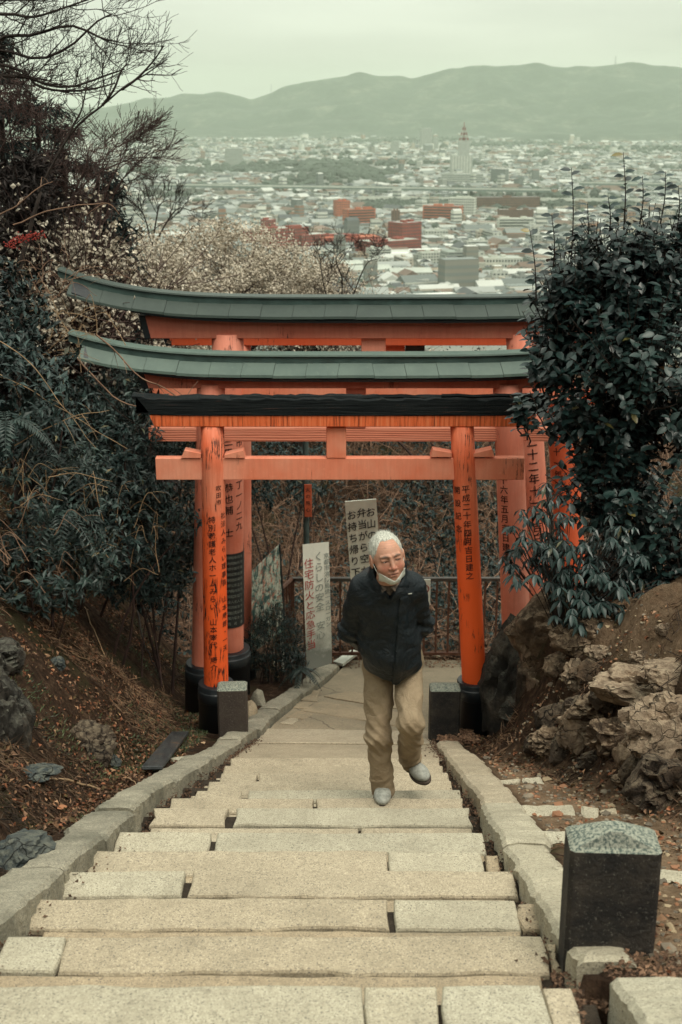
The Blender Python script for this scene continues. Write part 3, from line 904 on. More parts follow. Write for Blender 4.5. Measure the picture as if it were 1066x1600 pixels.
post('large dark granite post with speckled pyramid top in the right foreground', 884, 1023, 1502, 3.14, 0.355, 0.14, M['post'], 0.045, radians(-3))
post('brown weathered stone post in front of the left gate pillars', 341, 387, 1163, 8.32, 0.42, 0.16, M['post_brown'], 0.02, radians(3))
post('dark granite post on the kerb end beside the right orange pillar', 671, 718, 1160, 8.42, 0.405, 0.15, M['post'], 0.02, radians(0))

# ------------------------------------------------------------------ text
def text_mesh(s, size, bold=0.0):
    cu = bpy.data.curves.new('t', 'FONT'); cu.body = s; cu.size = size; cu.align_x = 'CENTER'
    cu.offset = bold * size; cu.resolution_u = 2; cu.space_line = 1.0; cu.fill_mode = 'FRONT'
    o = bpy.data.objects.new('t', cu); COL.objects.link(o)
    dg = bpy.context.evaluated_depsgraph_get(); dg.update()
    me = bpy.data.meshes.new_from_object(o.evaluated_get(dg))
    V = np.zeros(len(me.vertices) * 3); me.vertices.foreach_get('co', V); V = V.reshape(-1, 3)
    import bmesh
    bm = bmesh.new(); bm.from_mesh(me)
    for q in range(-5, 6):
        bmesh.ops.bisect_plane(bm, geom=bm.verts[:] + bm.edges[:] + bm.faces[:], plane_co=(q * 0.1 * size, 0, 0), plane_no=(1, 0, 0))
    bm.to_mesh(me); bm.free()
    V = np.zeros(len(me.vertices) * 3); me.vertices.foreach_get('co', V); V = V.reshape(-1, 3)
    Fs = [list(p.vertices) for p in me.polygons]
    bpy.data.objects.remove(o); bpy.data.curves.remove(cu); bpy.data.meshes.remove(me)
    return V, Fs
_glyph = {}
def column(s, size, pitch, bold=0.012, brush=0.0):
    """characters set one under another; returns vertices (x right, y up from the first character's centre) and faces"""
    VV, FF, n = [], [], 0
    for k, ch in enumerate(s):
        if ch in ' \u3000': continue
        if (ch, bold) not in _glyph: _glyph[(ch, bold)] = text_mesh(ch, 1.0, bold)
        V, Fs = _glyph[(ch, bold)]
        if len(V) == 0: continue
        V = V.copy() * size
        V[:, 1] -= 0.36 * size
        if brush:
            V[:, :2] += brush * size * np.stack([noise3(np.stack([V[:, 0] / size * 3 + k * 7, V[:, 1] / size * 3, 0 * V[:, 0]], -1), 1), noise3(np.stack([V[:, 0] / size * 3, V[:, 1] / size * 3 + k * 5, 0 * V[:, 0] + 4], -1), 2)], -1)
            V[:, 1] += 0.10 * V[:, 0]
        V[:, 1] -= k * pitch
        VV.append(V); FF += [[i + n for i in f] for f in Fs]; n += len(V)
    return np.concatenate(VV), FF
def poly_obj(name, V, F, m, parent=None):
    me = bpy.data.meshes.new(name); me.from_pydata([tuple(v) for v in V], [], F); me.update()
    return link(name, me, m, parent)

# ------------------------------------------------------------------ torii gates
def pillar(gate, D, top_px, bot_px, r_top, r_bot, m, base_px_r, base_top_py, base_bot, facets=0):
    """timber pillar from pixel (top) to pixel (bottom) at distance D; black sleeve below. Returns frame for lettering"""
    T = np.array(at(*top_px, D)[:]); B = np.array(at(*bot_px, D)[:])
    G = B + (B - T) / np.linalg.norm(B - T) * 0.3
    n = 9; rows = []; sides = facets or 28
    ax = (G - T); Ln = np.linalg.norm(ax); ax /= Ln
    th = np.arange(sides) * 2 * pi / sides
    for q in range(n):
        t = q / (n - 1); c = T + (G - T) * t; r = r_top + (r_bot - r_top) * t
        rows.append(np.stack([c[0] + r * np.cos(th), c[1] + r * np.sin(th), c[2] + 0 * th], -1))
    mb = MB(); loft(mb, rows[::-1])
    p = mb.build('pillar', m, gate, smooth=True)
    for pl in p.data.polygons[-2:]: pl.use_smooth = False
    # black sleeve
    zt = at(bot_px[0], base_top_py, D).z; zb = -float(path_h(min(D, 12))) - 0.25 if base_bot is None else base_bot
    lean = ((G - T)[0] / (G - T)[2], 0)
    cb = B + (B - T) * ((zt - B[2]) / (B - T)[2])
    hh = zt - zb; r = base_px_r
    mb = MB()
    lathe(mb, (cb[0] - lean[0] * hh * 1.0, D, zb), [(r * 1.02, 0), (r * 1.0, hh * 0.80), (r * 1.035, hh * 0.80 + 0.006), (r * 1.035, hh - 0.05), (r * 1.0, hh - 0.045), (r * 1.0, hh - 0.008), (r * 0.97, hh), (r_bot * 0.7, hh + 0.002)], 28, lean)
    s = mb.build('base_sleeve', M['black_paint'], gate, smooth=False)
    for pl in s.data.polygons: pl.use_smooth = len(pl.vertices) == 4 and abs(pl.normal.z) < 0.3
    return dict(o=p, T=T, B=B, D=D, rt=r_top, rb=r_bot)
def inscribe(pf, s, px, py0, pitch_px, size_px, brush=0.012, bold=0.012, m='ink', name='inscription'):
    """lettering wrapped round the pillar; first character centred at pixel (px, py0)"""
    D, T, B = pf['D'], pf['T'], pf['B']
    size_px = min(size_px, pitch_px * 0.92); bold = min(bold, 0.006)
    z_of = lambda py: at(px, py, D - pf['rb']).z
    z0 = z_of(py0); sc = abs(z_of(py0 + 100) - z0) / 100
    V, F = column(s, size_px * sc, pitch_px * sc, bold, brush)
    z = z0 + V[:, 1]
    t = (z - T[2]) / (B[2] - T[2]); c = T + (B - T) * t[:, None]
    Lr = np.linalg.norm(B - T); R = pf['rt'] + (pf['rb'] - pf['rt']) * t * Lr / (Lr + 0.3) + 0.0028
    cc = T + (B - T) * ((z0 - T[2]) / (B[2] - T[2]))
    xw = at(px, py0, D - pf['rb']).x - cc[0]
    a0 = -pi / 2 + math.asin(max(-0.98, min(0.98, xw / pf['rb'])))
    a = a0 + V[:, 0] / R
    W = np.stack([c[:, 0] + R * np.cos(a), c[:, 1] + R * np.sin(a), z], -1)
    o = poly_obj(name, W, F, M[m], pf['o']); o['kind'] = 'stuff'; return o
def beam(gate, name, D, x0, x1, y_top, y_bot, dep, m, slant=0.0, cap=None, up=None, segs=1):
    """timber running across; x0..x1 pixels, y_top/y_bot pixels of its FRONT face; up(s) lifts the ends"""
    Df = D - dep / 2
    A = at(x0, y_top, Df); Bq = at(x1, y_top, Df); zb = at((x0 + x1) / 2, y_bot, Df).z
    n = segs; rows = []
    for q in range(n + 1):
        t = q / n; x = A.x + (Bq.x - A.x) * t; zt = A.z + (Bq.z - A.z) * t
        u = up(x) if up else 0
        s = slant * (1 if q == 0 else (-1 if q == n else 0))
        b = 0.004
        rows.append([[x + s, Df + b, zb + u], [x + s, Df, zb + u + b], [x, Df, zt + u - b], [x, Df + b, zt + u], [x, Df + dep - b, zt + u], [x, Df + dep, zt + u - b], [x + s, Df + dep, zb + u + b], [x + s, Df + dep - b, zb + u]])
    mb = MB(); loft(mb, [r[::-1] for r in rows]); o = mb.build(name, m, gate)
    if cap:
        for sgn, r in ((-1, rows[0]), (1, rows[-1])):
            r = np.array(r); c = r.mean(0)
            r0 = r.copy(); r0[:, 1:] = c[1:] + (r[:, 1:] - c[1:]) * 1.03
            r1 = r0.copy(); r1[:, 0] += sgn * 0.022
            r0[:, 0] -= sgn * 0.03
            mb = MB(); loft(mb, [r0, r1] if sgn > 0 else [r1, r0]); mb.build('end_cap', cap, o)
    return o, (A.x, Bq.x, A.z, zb)
def strut(gate, D, x0, x1, y0, y1, dep, m):
    A = at(x0, y0, D - dep / 2); Bq = at(x1, y0, D - dep / 2); zb = at(x0, y1, D - dep / 2).z
    mb = MB(); bevel_box(mb, ((A.x + Bq.x) / 2, D, (A.z + zb) / 2), (Bq.x - A.x, dep, A.z - zb), 0.005); return mb.build('centre_strut', m, gate)
def wedge(gate, D, pts, dep, m):
    P = [at(u, v, D - dep / 2) for u, v in pts]
    mb = MB(); fr = [[p.x, p.y, p.z] for p in P]; bk = [[p.x, p.y + dep, p.z] for p in P]
    loft(mb, [fr, bk][::-1]); return mb.build('wedge', m, gate)
def copper_roof(gate, D, cx, half, z_ridge, lift, power, sheet_w, cm='copper', front=0.165, drop=0.135, thick=0.05):
    """curved lintel cap: dark ridge strip, sheets on both slopes, black timber below"""
    U = lambda x: lift * abs((x - cx) / half) ** power
    n = 44
    xs = np.linspace(cx - half, cx + half, n + 1)
    tim = []
    for x in xs:
        u = z_ridge + U(x); k = min(1.0, max(0.0, (half - abs(x - cx)) / 0.10))
        f = front * 1.0
        # inset of the timber so that the ridge tip reaches furthest
        tim.append([[x, D - f + 0.012, u - drop - thick], [x, D + f - 0.012, u - drop - thick], [x, D + f - 0.010, u - drop - 0.030], [x, D + 0.05, u - 0.075], [x, D - 0.05, u - 0.075], [x, D - f + 0.010, u - drop - 0.030]])
    tim = np.array(tim); xi = cx + (xs - cx) * (half - 0.12) / half; tim[:, :, 0] = xi[:, None]
    # taper the lower edge at the ends
    mb = MB(); loft(mb, tim[:, ::-1]); mb.build('roof_timber', M['black_paint'], gate)
    rid = []
    for x in xs:
        u = z_ridge + U(x)
        rid.append([[x, D - 0.075, u - 0.062], [x, D + 0.075, u - 0.062], [x, D + 0.07, u + 0.0], [x, D - 0.07, u + 0.0]])
    mb = MB(); loft(mb, np.array(rid)[:, ::-1]); mb.build('ridge_strip', M['copper_dark'], gate)
    mb = MB(); rows = [[[x, D - 0.085, z_ridge + U(x) - 0.006], [x, D - 0.080, z_ridge + U(x) + 0.006], [x, D + 0.08, z_ridge + U(x) + 0.006], [x, D + 0.085, z_ridge + U(x) - 0.006]] for x in xs]
    loft(mb, np.array(rows)[:, ::-1]); mb.build('ridge_lip', M[cm], gate)
    h2 = half - 0.10; m_ = int(round(2 * h2 / sheet_w)); e = np.linspace(cx - h2, cx + h2, m_ + 1)
    for sgn in (-1, 1):
        for q in range(m_):
            mb = MB(); rows = []
            for x in np.linspace(e[q] + 0.0014, e[q + 1] - 0.0014, 4):
                u = z_ridge + U(x); j = 0.002 * ((q * 7) % 3)
                sk = 0.03 * (1 if x < cx else -1) * 0.6
                a = [x, D + sgn * 0.070, u - 0.056 + j]; b = [x - sk, D + sgn * (front), u - drop + j]
                c = [x - sk, D + sgn * (front + 0.004), u - drop - 0.02 + j]
                rows.append([a, b, c, [c[0], c[1] - sgn * 0.006, c[2]], [b[0], b[1] - sgn * 0.008, b[2] - 0.006], [a[0], a[1], a[2] - 0.006]])
            R = np.array(rows)
            loft(mb, R if sgn > 0 else R[:, ::-1]); mb.build('roof_sheet', M[cm], gate)
    return U

def gate_root(label, x, D):
    return thing('torii_gate', label, 'torii gate', (x, D, 0), 0, 'vermilion torii gates over the stairs')
def reparent(g):
    """children were laid out in world space: keep them there under the moved root"""
    def shift(o):
        o.location = Vector(o.location) - g.location
    for c in g.children: shift(c)

# front gate
D = 8.8
g = gate_root('front torii with a flaking black timber cap and no copper roof', 0, D)
pL = pillar(g, D, (332, 664), (338, 1068), 0.083, 0.093, M['paint_old'], 0.135, 1066, None)
pR = pillar(g, D, (722, 664), (741, 1066), 0.083, 0.092, M['paint_old_right'], 0.128, 1062, None)
inscribe(pL, '特別養護老人ホームみらい\u3000山本宰代\u3000康介', 331, 813, 12.4, 13)
inscribe(pL, '社法人みらい理事長\u3000山本康郎・一夫', 349, 808, 13.2, 10.5)
inscribe(pL, '吹田市', 342, 764, 11, 9)
inscribe(pR, '平成二十年四月吉日建之', 728, 765, 13.6, 15)
inscribe(pR, '開設記念', 714, 768, 20.0, 12)
beam(g, 'tie_beam', D, 243, 820, 716, 750, 0.075, M['paint_beam'])
strut(g, D, 510, 541, 668, 716.3, 0.085, M['paint_beam'])
for pts in ([(283, 715.5), (288, 704), (314, 709), (314, 715.5)], [(351, 715.5), (351, 711), (380, 704), (383, 715.5)],
            [(673, 714), (677, 703), (706, 708), (706, 714)], [(740, 714), (740, 709), (769, 702), (773, 714)]):
    wedge(g, D, pts, 0.10, M['paint_beam'])
beam(g, 'upper_beam', D, 234, 838, 649, 667, 0.15, M['streak'], slant=0.03)
def upf(x): return 0.035 * max(0, (abs(x) - 1.0) / 0.6) ** 2
o, _ = beam(g, 'cap_beam', D, 205, 862, 624, 650, 0.165, M['black_wood'], slant=0.12, up=upf, segs=90)
V = np.zeros(len(o.data.vertices) * 3); o.data.vertices.foreach_get('co', V); V = V.reshape(-1, 3)
V[:, 2] += 0.014 * fbm(V * np.array([12, 20, 5]), 4, 4) * (V[:, 2] > V[:, 2].mean())
o.data.vertices.foreach_set('co', V.reshape(-1)); o.data.update()
mb = MB()
for (x0, x1, y, dd) in ((345, 560, 622.5, 0.10), (360, 690, 621, -0.02), (560, 800, 620, 0.05), (690, 850, 618.5, -0.06)):   # splintered remains of the roof boards
    A = at(x0, y, D + dd); B = at(x1, y, D + dd)
    n = 14; xs = np.linspace(A.x, B.x, n); 
    tube(mb, np.stack([xs, 0 * xs + D + dd + 0.008 * fbm(np.stack([xs * 9, 0 * xs, 0 * xs], -1), 2, 3), A.z + (B.z - A.z) * np.linspace(0, 1, n) + 0.006 * fbm(np.stack([xs * 11, 0 * xs + 3, 0 * xs], -1), 2, 9)], -1), 0.014, 5)
mb.build('splintered_boards', M['black_wood'], g)
reparent(g)

# second gate
D = 9.6
g = gate_root('second torii, pale green copper roof, lower than the one behind', 0.1, D)
p2L = pillar(g, D, (330, 598), (321, 1036), 0.108, 0.112, M['paint_pink'], 0.16, 1034, None)
p2R = pillar(g, D, (793, 598), (809, 1045), 0.112, 0.116, M['paint_pink'], 0.16, 1045, None)
inscribe(p2R, '平成十六年五月吉日建之', 786, 721, 15.2, 16.5)
beam(g, 'tie_beam', D, 226, 868, 669, 690, 0.09, M['woodgrain'], cap=M['black_paint'])
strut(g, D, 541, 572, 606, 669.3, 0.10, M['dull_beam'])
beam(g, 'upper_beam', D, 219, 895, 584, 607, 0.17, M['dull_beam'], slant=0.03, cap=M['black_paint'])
z = at(556, 553, D).z
copper_roof(g, D, at(556, 547, D).x, 430 * 10.0 / 2000, z, 0.17, 4.2, 0.235)
reparent(g)

# third gate
D = 10.4
g = gate_root('tall torii with the highest and longest dark green copper roof', 0.2, D)
p3L = pillar(g, D, (356, 520), (358, 1014), 0.130, 0.128, M['paint_pink'], 0.185, 1012, None)
p3R = pillar(g, D, (815, 520), (846, 1010), 0.130, 0.132, M['paint_pink'], 0.185, 1012, None)
inscribe(p3R, '平成二十二年十一月吉日', 829, 652, 19.3, 20.5, bold=0.02)
inscribe(p3L, '京都市北区三丁一ノ二九', 373, 660, 16.6, 14.5)
inscribe(p3L, '三馬\u3000\u3000恭也輔\u3000士', 357, 690, 18.0, 15)
# black name panel wrapped on the left pillar with rows of fine characters
zt, zb_ = at(365, 866, D - 0.13).z, at(365, 982, D - 0.13).z
c0 = p3L['B']; R_ = 0.1318
th = np.linspace(-pi * 0.98, pi * 0.15, 22)
cz = lambda zz: p3L['T'] + (p3L['B'] - p3L['T']) * (zz - p3L['T'][2]) / (p3L['B'][2] - p3L['T'][2])
R_ = 0.134
rows = [np.stack([cz(zz)[0] + R_ * np.cos(th), cz(zz)[1] + R_ * np.sin(th), 0 * th + zz], -1) for zz in (zb_, zt)]
mb = MB(); loft(mb, rows, closed=False, caps=False); pan = mb.build('name_panel', M['black_paint'], p3L['o'], smooth=True)
pf = dict(p3L); pf['rt'] = pf['rb'] = R_
for q, cx_ in enumerate((354, 358.5, 363, 367.5, 372, 376)):
    inscribe(pf, '奉納御寶前家内安全商賣繁昌' if q % 2 else '昭和平成建立発起人世話方', cx_, 872, 8.6, 5, 0.0, 0.0, 'ink_grey', 'panel_lettering')
beam(g, 'tie_beam', D, 228, 905, 605, 626, 0.10, M['paint_beam'], cap=M['black_paint'])
strut(g, D, 565, 603, 528, 606, 0.11, M['paint_pink'])
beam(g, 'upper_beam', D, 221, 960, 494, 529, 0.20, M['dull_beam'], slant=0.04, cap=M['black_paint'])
z = at(584, 463, D).z
copper_roof(g, D, at(584, 460, D).x, 470 * 10.75 / 2000, z, 0.225, 4.4, 0.26, 'copper_deep', front=0.18, drop=0.140, thick=0.05)
reparent(g)

# fourth gate
D = 11.25
g = gate_root('rearmost torii, mostly hidden, deep orange beams behind the tall gate', 0.4, D)
p4L = pillar(g, D, (372, 516), (374, 992), 0.115, 0.118, M['paint_pink'], 0.16, 992, None)
p4R = pillar(g, D, (868, 516), (900, 990), 0.13, 0.135, M['paint_bright'], 0.17, 990, None)
inscribe(p4R, '二十一年四月', 869, 690, 17.5, 13)
strut(g, D, 603, 633, 538, 612, 0.11, M['paint_bright'])
beam(g, 'tie_beam', D, 262, 950, 612, 632, 0.10, M['paint_bright'])
beam(g, 'upper_beam', D, 255, 1000, 515, 540, 0.20, M['paint_bright'], slant=0.04, cap=M['black_paint'])
beam(g, 'cap_beam', D, 215, 1030, 501, 515, 0.30, M['black_paint'], slant=0.1)
beam(g, 'name_board', D, 634, 664, 538, 575, 0.07, M['black_paint'])
reparent(g)
# ------------------------------------------------------------------ the far plain, city, hills
PZ = -180.0
def plain(px, py, z=PZ):
    d = ray(px, py); return d * (z / d.z)
def m_plain():
    t = NT('city_ground'); v = t.world()
    vo = t.voro(v, 0.012)
    n = t.noise(v, 0.004, 5, 0.6)
    c = t.ramp(n, [(0.35, (0.07, 0.08, 0.065)), (0.5, (0.16, 0.165, 0.145)), (0.6, (0.04, 0.055, 0.04)), (0.7, (0.2, 0.2, 0.17))])
    c = t.mix(0.3, c, t.ramp(vo.outputs['Distance'], [(0.2, (0.3, 0.3, 0.26)), (0.8, (0.1, 0.11, 0.09))]))
    t.color(c); t.rough(0.9); return t.m
mb = MB()
box(mb, (0, 8000, PZ - 3), (26000, 17000, 6))
mb.build('valley_floor', m_plain(), kind='structure')

# hills on the far side
ridge_px = [(-700, 150), (-300, 175), (0, 172), (165, 166), (230, 153), (340, 143), (392, 154), (450, 134), (500, 122), (560, 113), (640, 121), (700, 107), (760, 101), (830, 98), (900, 104), (980, 96), (1066, 106), (1200, 100), (1500, 120), (2000, 150)]
RX = np.array([ (p[0] - 533) / FPX / (CP - (p[1] - 800) / FPX * SP) for p in ridge_px])     # x/y
RY = 11500.0
RH = np.array([at(p[0], p[1], RY).z for p in ridge_px])
hx = np.linspace(-0.62, 0.78, 420); hy = np.concatenate([np.linspace(8200, 13500, 120)])
HX, HY = np.meshgrid(hx, hy, indexing='ij')
X = HX * HY
top = np.interp(HX, RX, RH) - PZ
P = np.stack([X / 1500, HY / 1500, 0 * X], -1)
front_edge = 9300 + 450 * fbm(np.stack([X / 2500, 0 * X, 0 * X], -1), 3, 4) - 900 * sstep(0.12, 0.3, HX)
t_ = np.clip((HY - front_edge) / (RY - front_edge), 0, 1)
prof = t_ ** 1.3
rid = 1 - np.abs(fbm(P * 1.6 + 3, 4, 21)) * 1.0
H = top * prof * (1 - (1 - t_) * 0.75 * (1 - rid)) + 25 * fbm(P * 5, 3, 5) * prof * (1 - t_ ** 4)
H = H + 14 * fbm(P * 9, 4, 9) * (t_ > 0) * np.minimum(t_ * 4, 1)
H = np.where(HY > RY, top * (1 - (HY - RY) / 2600), H)
lowhill = 42 * np.exp(-((HY - 8700) / 260) ** 2) * sstep(0.10, 0.16, HX) * (1 + 0.5 * fbm(P * 3, 3, 6))
H = np.maximum(H, lowhill)
Z = PZ - 6 + H
mb = MB(); nx, ny = HX.shape
i = np.arange(nx - 1)[:, None] * ny; j = np.arange(ny - 1)[None]
mb.add(np.stack([X, HY, Z], -1).reshape(-1, 3), np.stack([i + j, i + ny + j, i + ny + j + 1, i + j + 1], -1).reshape(-1, 4))
def m_hill():
    t = NT('forested_hills'); v = t.world()
    n = t.noise(v, 0.004, 8, 0.7); n2 = t.noise(v, 0.02, 5, 0.7)
    c = t.ramp(n, [(0.3, (0.014, 0.028, 0.018)), (0.52, (0.042, 0.062, 0.042)), (0.66, (0.14, 0.15, 0.11))])
    c = t.mix(t.ramp(n2, [(0.42, 0.7), (0.58, 0)]), c, (0.008, 0.016, 0.010))
    t.color(c); t.rough(0.95); return t.m
mb.build('hills', m_hill(), smooth=True, kind='structure')
# pylons on the ridge
def pylon_mesh():
    mb = MB()
    for sx_ in (-1, 1):
        for sy_ in (-1, 1):
            tube(mb, [(sx_ * 6, sy_ * 6, -15), (sx_ * 1, sy_ * 1, 62)], 0.9, 4)
    for z in (15, 35, 50): box(mb, (0, 0, z), (14 - z * 0.12, 1.2, 1.2))
    return mb
steel = simple('grey_steel', (0.25, 0.26, 0.25), 0.5)
for q, (px, py) in enumerate(((424, 141), (962, 97))):
    p = at(px, py + 1, RY)
    o = pylon_mesh().build('transmission_tower', steel, loc=(p.x, p.y, p.z - 8))
    tag(o, ('tiny steel transmission tower on the lower left ridge', 'tiny steel transmission mast on the highest right ridge')[q], 'pylon')

# ---- buildings
def m_build(name, cols, rough=0.8):
    t = NT(name); r = t.rand()
    n = len(cols); x = t.n.new('ShaderNodeValToRGB'); x.color_ramp.interpolation = 'CONSTANT'
    e = x.color_ramp.elements
    while len(e) < n: e.new(0.5)
    for k, c in enumerate(cols): e[k].position = k / n; e[k].color = (*c, 1)
    t.l.new(r, x.inputs[0])
    v = t.world(); c = t.mix(t.ramp(t.noise(v, 0.12, 4), [(0.4, 0.25), (0.6, 0)]), x.outputs[0], (0.15, 0.15, 0.13))
    t.color(c); t.rough(rough); return t.m
WALL = m_build('pale_city_wall', [(0.62, 0.62, 0.55), (0.48, 0.48, 0.42), (0.7, 0.7, 0.63), (0.36, 0.33, 0.28), (0.56, 0.52, 0.44), (0.3, 0.31, 0.29), (0.66, 0.66, 0.6), (0.42, 0.30, 0.22)])
ROOFM = m_build('city_roof', [(0.5, 0.5, 0.46), (0.28, 0.30, 0.29), (0.62, 0.62, 0.57), (0.13, 0.14, 0.14), (0.36, 0.37, 0.35), (0.20, 0.16, 0.13)])
WIN = simple('dark_window_bands', (0.045, 0.06, 0.06), 0.25, 0.2, 0.2, 0, 0.5)
BRICK = simple('red_brick_facade', (0.23, 0.045, 0.032), 0.85, 0.2, 0.15)
BRICK2 = simple('orange_brick_facade', (0.42, 0.13, 0.07), 0.85, 0.2, 0.15)
BROWN = simple('brown_facade', (0.15, 0.085, 0.06), 0.85, 0.2, 0.15)
PALE = simple('white_facade', (0.50, 0.52, 0.46), 0.8, 0.12, 0.15)
GREYB = simple('grey_facade', (0.33, 0.355, 0.32), 0.8, 0.15, 0.15)
METROOF = simple('pale_metal_roof', (0.38, 0.41, 0.36), 0.5, 0.15, 0.05)
GREENROOF = simple('green_grey_roof', (0.25, 0.30, 0.26), 0.6, 0.2, 0.05)

def proto(kind, w, d, h, storeys, seed):
    """returns three meshes: wall, roof, windows (origin on the ground, centre)"""
    r = np.random.default_rng(seed)
    wm, rm, gm = MB(), MB(), MB()
    if kind == 'gable':
        box(wm, (0, 0, h / 2), (w, d, h))
        e = 0.06 * w + 0.3; k = h + 0.32 * d
        A = [[-w / 2 - e, -d / 2 - e, h - 0.2], [-w / 2 - e, 0, k], [-w / 2 - e, d / 2 + e, h - 0.2]]
        B = [[-a[0], a[1], a[2]] for a in A]
        loft(rm, [A, B])
    elif kind == 'hall':
        box(wm, (0, 0, h / 2), (w, d, h))
        A = [[-w / 2 - .5, -d / 2 - .5, h], [-w / 2 - .5, 0, h + 0.16 * d], [-w / 2 - .5, d / 2 + .5, h]]
        loft(rm, [A, [[-a[0], a[1], a[2]] for a in A]])
    else:
        box(wm, (0, 0, h / 2), (w, d, h))
        box(rm, (0, 0, h + 0.15), (w - 0.8, d - 0.8, 0.5))
        for q in range(r.integers(1, 4)):
            box(wm, (r.uniform(-w, w) * 0.32, r.uniform(-d, d) * 0.25, h + 1.6), (w * r.uniform(.12, .25), d * .3, 3.2))
        for (sx_, sy_, lx, ly) in ((0, -1, w, .25), (0, 1, w, .25), (1, 0, .25, d - .5), (-1, 0, .25, d - .5)):
            box(wm, (sx_ * (w / 2 - .12), sy_ * (d / 2 - .12), h + .45), (lx, ly, .9))
    st = h / storeys
    for s_ in range(storeys):
        zc = st * (s_ + 0.55)
        nb = max(2, int(w / 3.6)); g = w / nb
        if kind == 'band':
            box(gm, (0, -d / 2 - 0.03, zc), (w * 0.94, 0.3, st * 0.48)); box(gm, (0, d / 2 + 0.03, zc), (w * 0.94, 0.3, st * 0.48))
            box(wm, (0, -d / 2 - 0.7, zc - st * 0.38), (w * 0.97, 1.4, st * 0.3))
        else:
            for b in range(nb):
                x = -w / 2 + g * (b + 0.5)
                box(gm, (x, -d / 2 - 0.02, zc), (g * 0.55, 0.2, st * 0.45)); box(gm, (x, d / 2 + 0.02, zc), (g * 0.55, 0.2, st * 0.45))
        nb = max(1, int(d / 5)); g = d / nb
        for b in range(nb):
            y = -d / 2 + g * (b + 0.5)
            for sg in (-1, 1): box(gm, (sg * (w / 2 + 0.02), y, zc), (0.2, g * 0.4, st * 0.42))
    return wm.mesh('wall'), rm.mesh('roof'), gm.mesh('window_rows')
PROTO = [('gable', 11, 9, 6, 2), ('gable', 9, 8, 6, 2), ('gable', 14, 10, 6.5, 2), ('flat', 16, 11, 10, 3), ('flat', 20, 13, 11, 3), ('band', 34, 11, 13, 4), ('band', 26, 12, 15, 5), ('hall', 40, 24, 9, 1), ('flat', 30, 16, 12, 3), ('band', 44, 12, 14, 4), ('flat', 14, 12, 14, 4), ('hall', 28, 18, 8, 1)]
PR = [proto(*p, 40 + k) for k, p in enumerate(PROTO)]
for w_, r_, g_ in PR:
    w_.materials.append(WALL); r_.materials.append(ROOFM); g_.materials.append(WIN)
KW = {'gable': ('small pitched-roof house in the city below the gates', 'house'), 'flat': ('plain flat-roofed office block in the city below', 'building'),
      'band': ('pale apartment slab with balcony bands in the city below', 'apartment block'), 'hall': ('wide low hall with a shallow pitched roof in the city', 'building')}
occupied = []
LAND = []
def free(x, y, r):
    for (a, b, c) in occupied:
        if (a - x) ** 2 + (b - y) ** 2 < (c + r) ** 2: return False
    return True
def custom(label, name, px, py, w, d, h, storeys, mat, rz=0.0, kind='flat', roofm=None, cat='building', seed=0, z=PZ):
    """a landmark standing where the pixel (its base) meets the plain"""
    p = plain(px, py)
    t = thing(name, label, cat, (p.x, p.y, z), rz)
    a, b, c = proto(kind, w, d, h, storeys, seed)
    a.materials.append(mat); b.materials.append(roofm or ROOFM); c.materials.append(WIN)
    link('wall', a, None, t); link('roof', b, None, t); link('window_rows', c, None, t, kind='stuff')
    LAND.append((label, p.x, p.y))
    occupied.append((p.x, p.y, max(w, d) * 0.55))
    return t
R_ = radians
custom('long dark red brick block rising just behind the blossoms', 'brick_building', 432, 392, 88, 30, 30, 7, BRICK, R_(38), 'flat', METROOF, seed=1)
custom('square red brick tower block behind the long brick block', 'brick_building', 418, 366, 20, 18, 22, 6, BRICK, R_(38), 'flat', seed=2)
custom('low red brick block right of the long dark red one', 'brick_building', 484, 389, 46, 28, 20, 5, BRICK, R_(38), 'flat', METROOF, seed=3)
t = custom('wide red hall with a flat roof on dark columns', 'brick_building', 543, 388, 84, 40, 16, 1, BRICK, R_(14), 'flat', BRICK2, seed=4)
custom('red brick hall with a pale roof beside the brick tower', 'brick_building', 607, 398, 80, 40, 19, 5, BRICK, R_(38), 'flat', METROOF, seed=5)
custom('red brick tower with a square top at the right of the campus', 'brick_building', 632, 392, 34, 30, 38, 9, BRICK, R_(38), 'flat', seed=6)
custom('orange brick tower in the middle distance left', 'brick_building', 534, 343, 24, 20, 32, 8, BRICK2, R_(20), 'flat', BRICK, seed=7)
custom('orange banded block right of the orange tower', 'apartment_building', 561, 356, 50, 20, 30, 7, BRICK2, R_(25), 'band', seed=8)
custom('pink banded apartment block beside a taller white one', 'apartment_building', 692, 348, 66, 20, 28, 6, BRICK2, R_(-18), 'band', seed=9)
custom('taller stepped white block behind the pink banded block', 'apartment_building', 722, 342, 46, 20, 36, 8, PALE, R_(-18), 'flat', PALE, seed=10)
custom('long brown block with rows of windows, middle right', 'apartment_building', 792, 330, 120, 30, 26, 6, BROWN, R_(5), 'flat', seed=11)
custom('lower brown block standing in front of the long brown one', 'apartment_building', 805, 344, 60, 18, 18, 5, BROWN, R_(5), 'flat', seed=12)
custom('white apartment slab with many balconies near the bush', 'apartment_building', 805, 364, 56, 14, 22, 5, PALE, R_(4), 'band', PALE, seed=13)
custom('large grey-green gabled hall just above the copper roof', 'warehouse', 640, 441, 46, 26, 12, 2, PALE, R_(8), 'hall', METROOF, seed=14)
custom('wide pale gabled hall left of the grey-green one', 'warehouse', 575, 432, 50, 26, 9, 1, PALE, R_(18), 'hall', METROOF, seed=15)
custom('long low pale roofed hall leading off to the campus', 'warehouse', 520, 425, 70, 22, 9, 1, GREYB, R_(30), 'hall', METROOF, seed=16)
custom('white round-ended school hall right of the sandy field', 'school_hall', 782, 418, 48, 26, 12, 2, PALE, R_(5), 'flat', METROOF, seed=17)
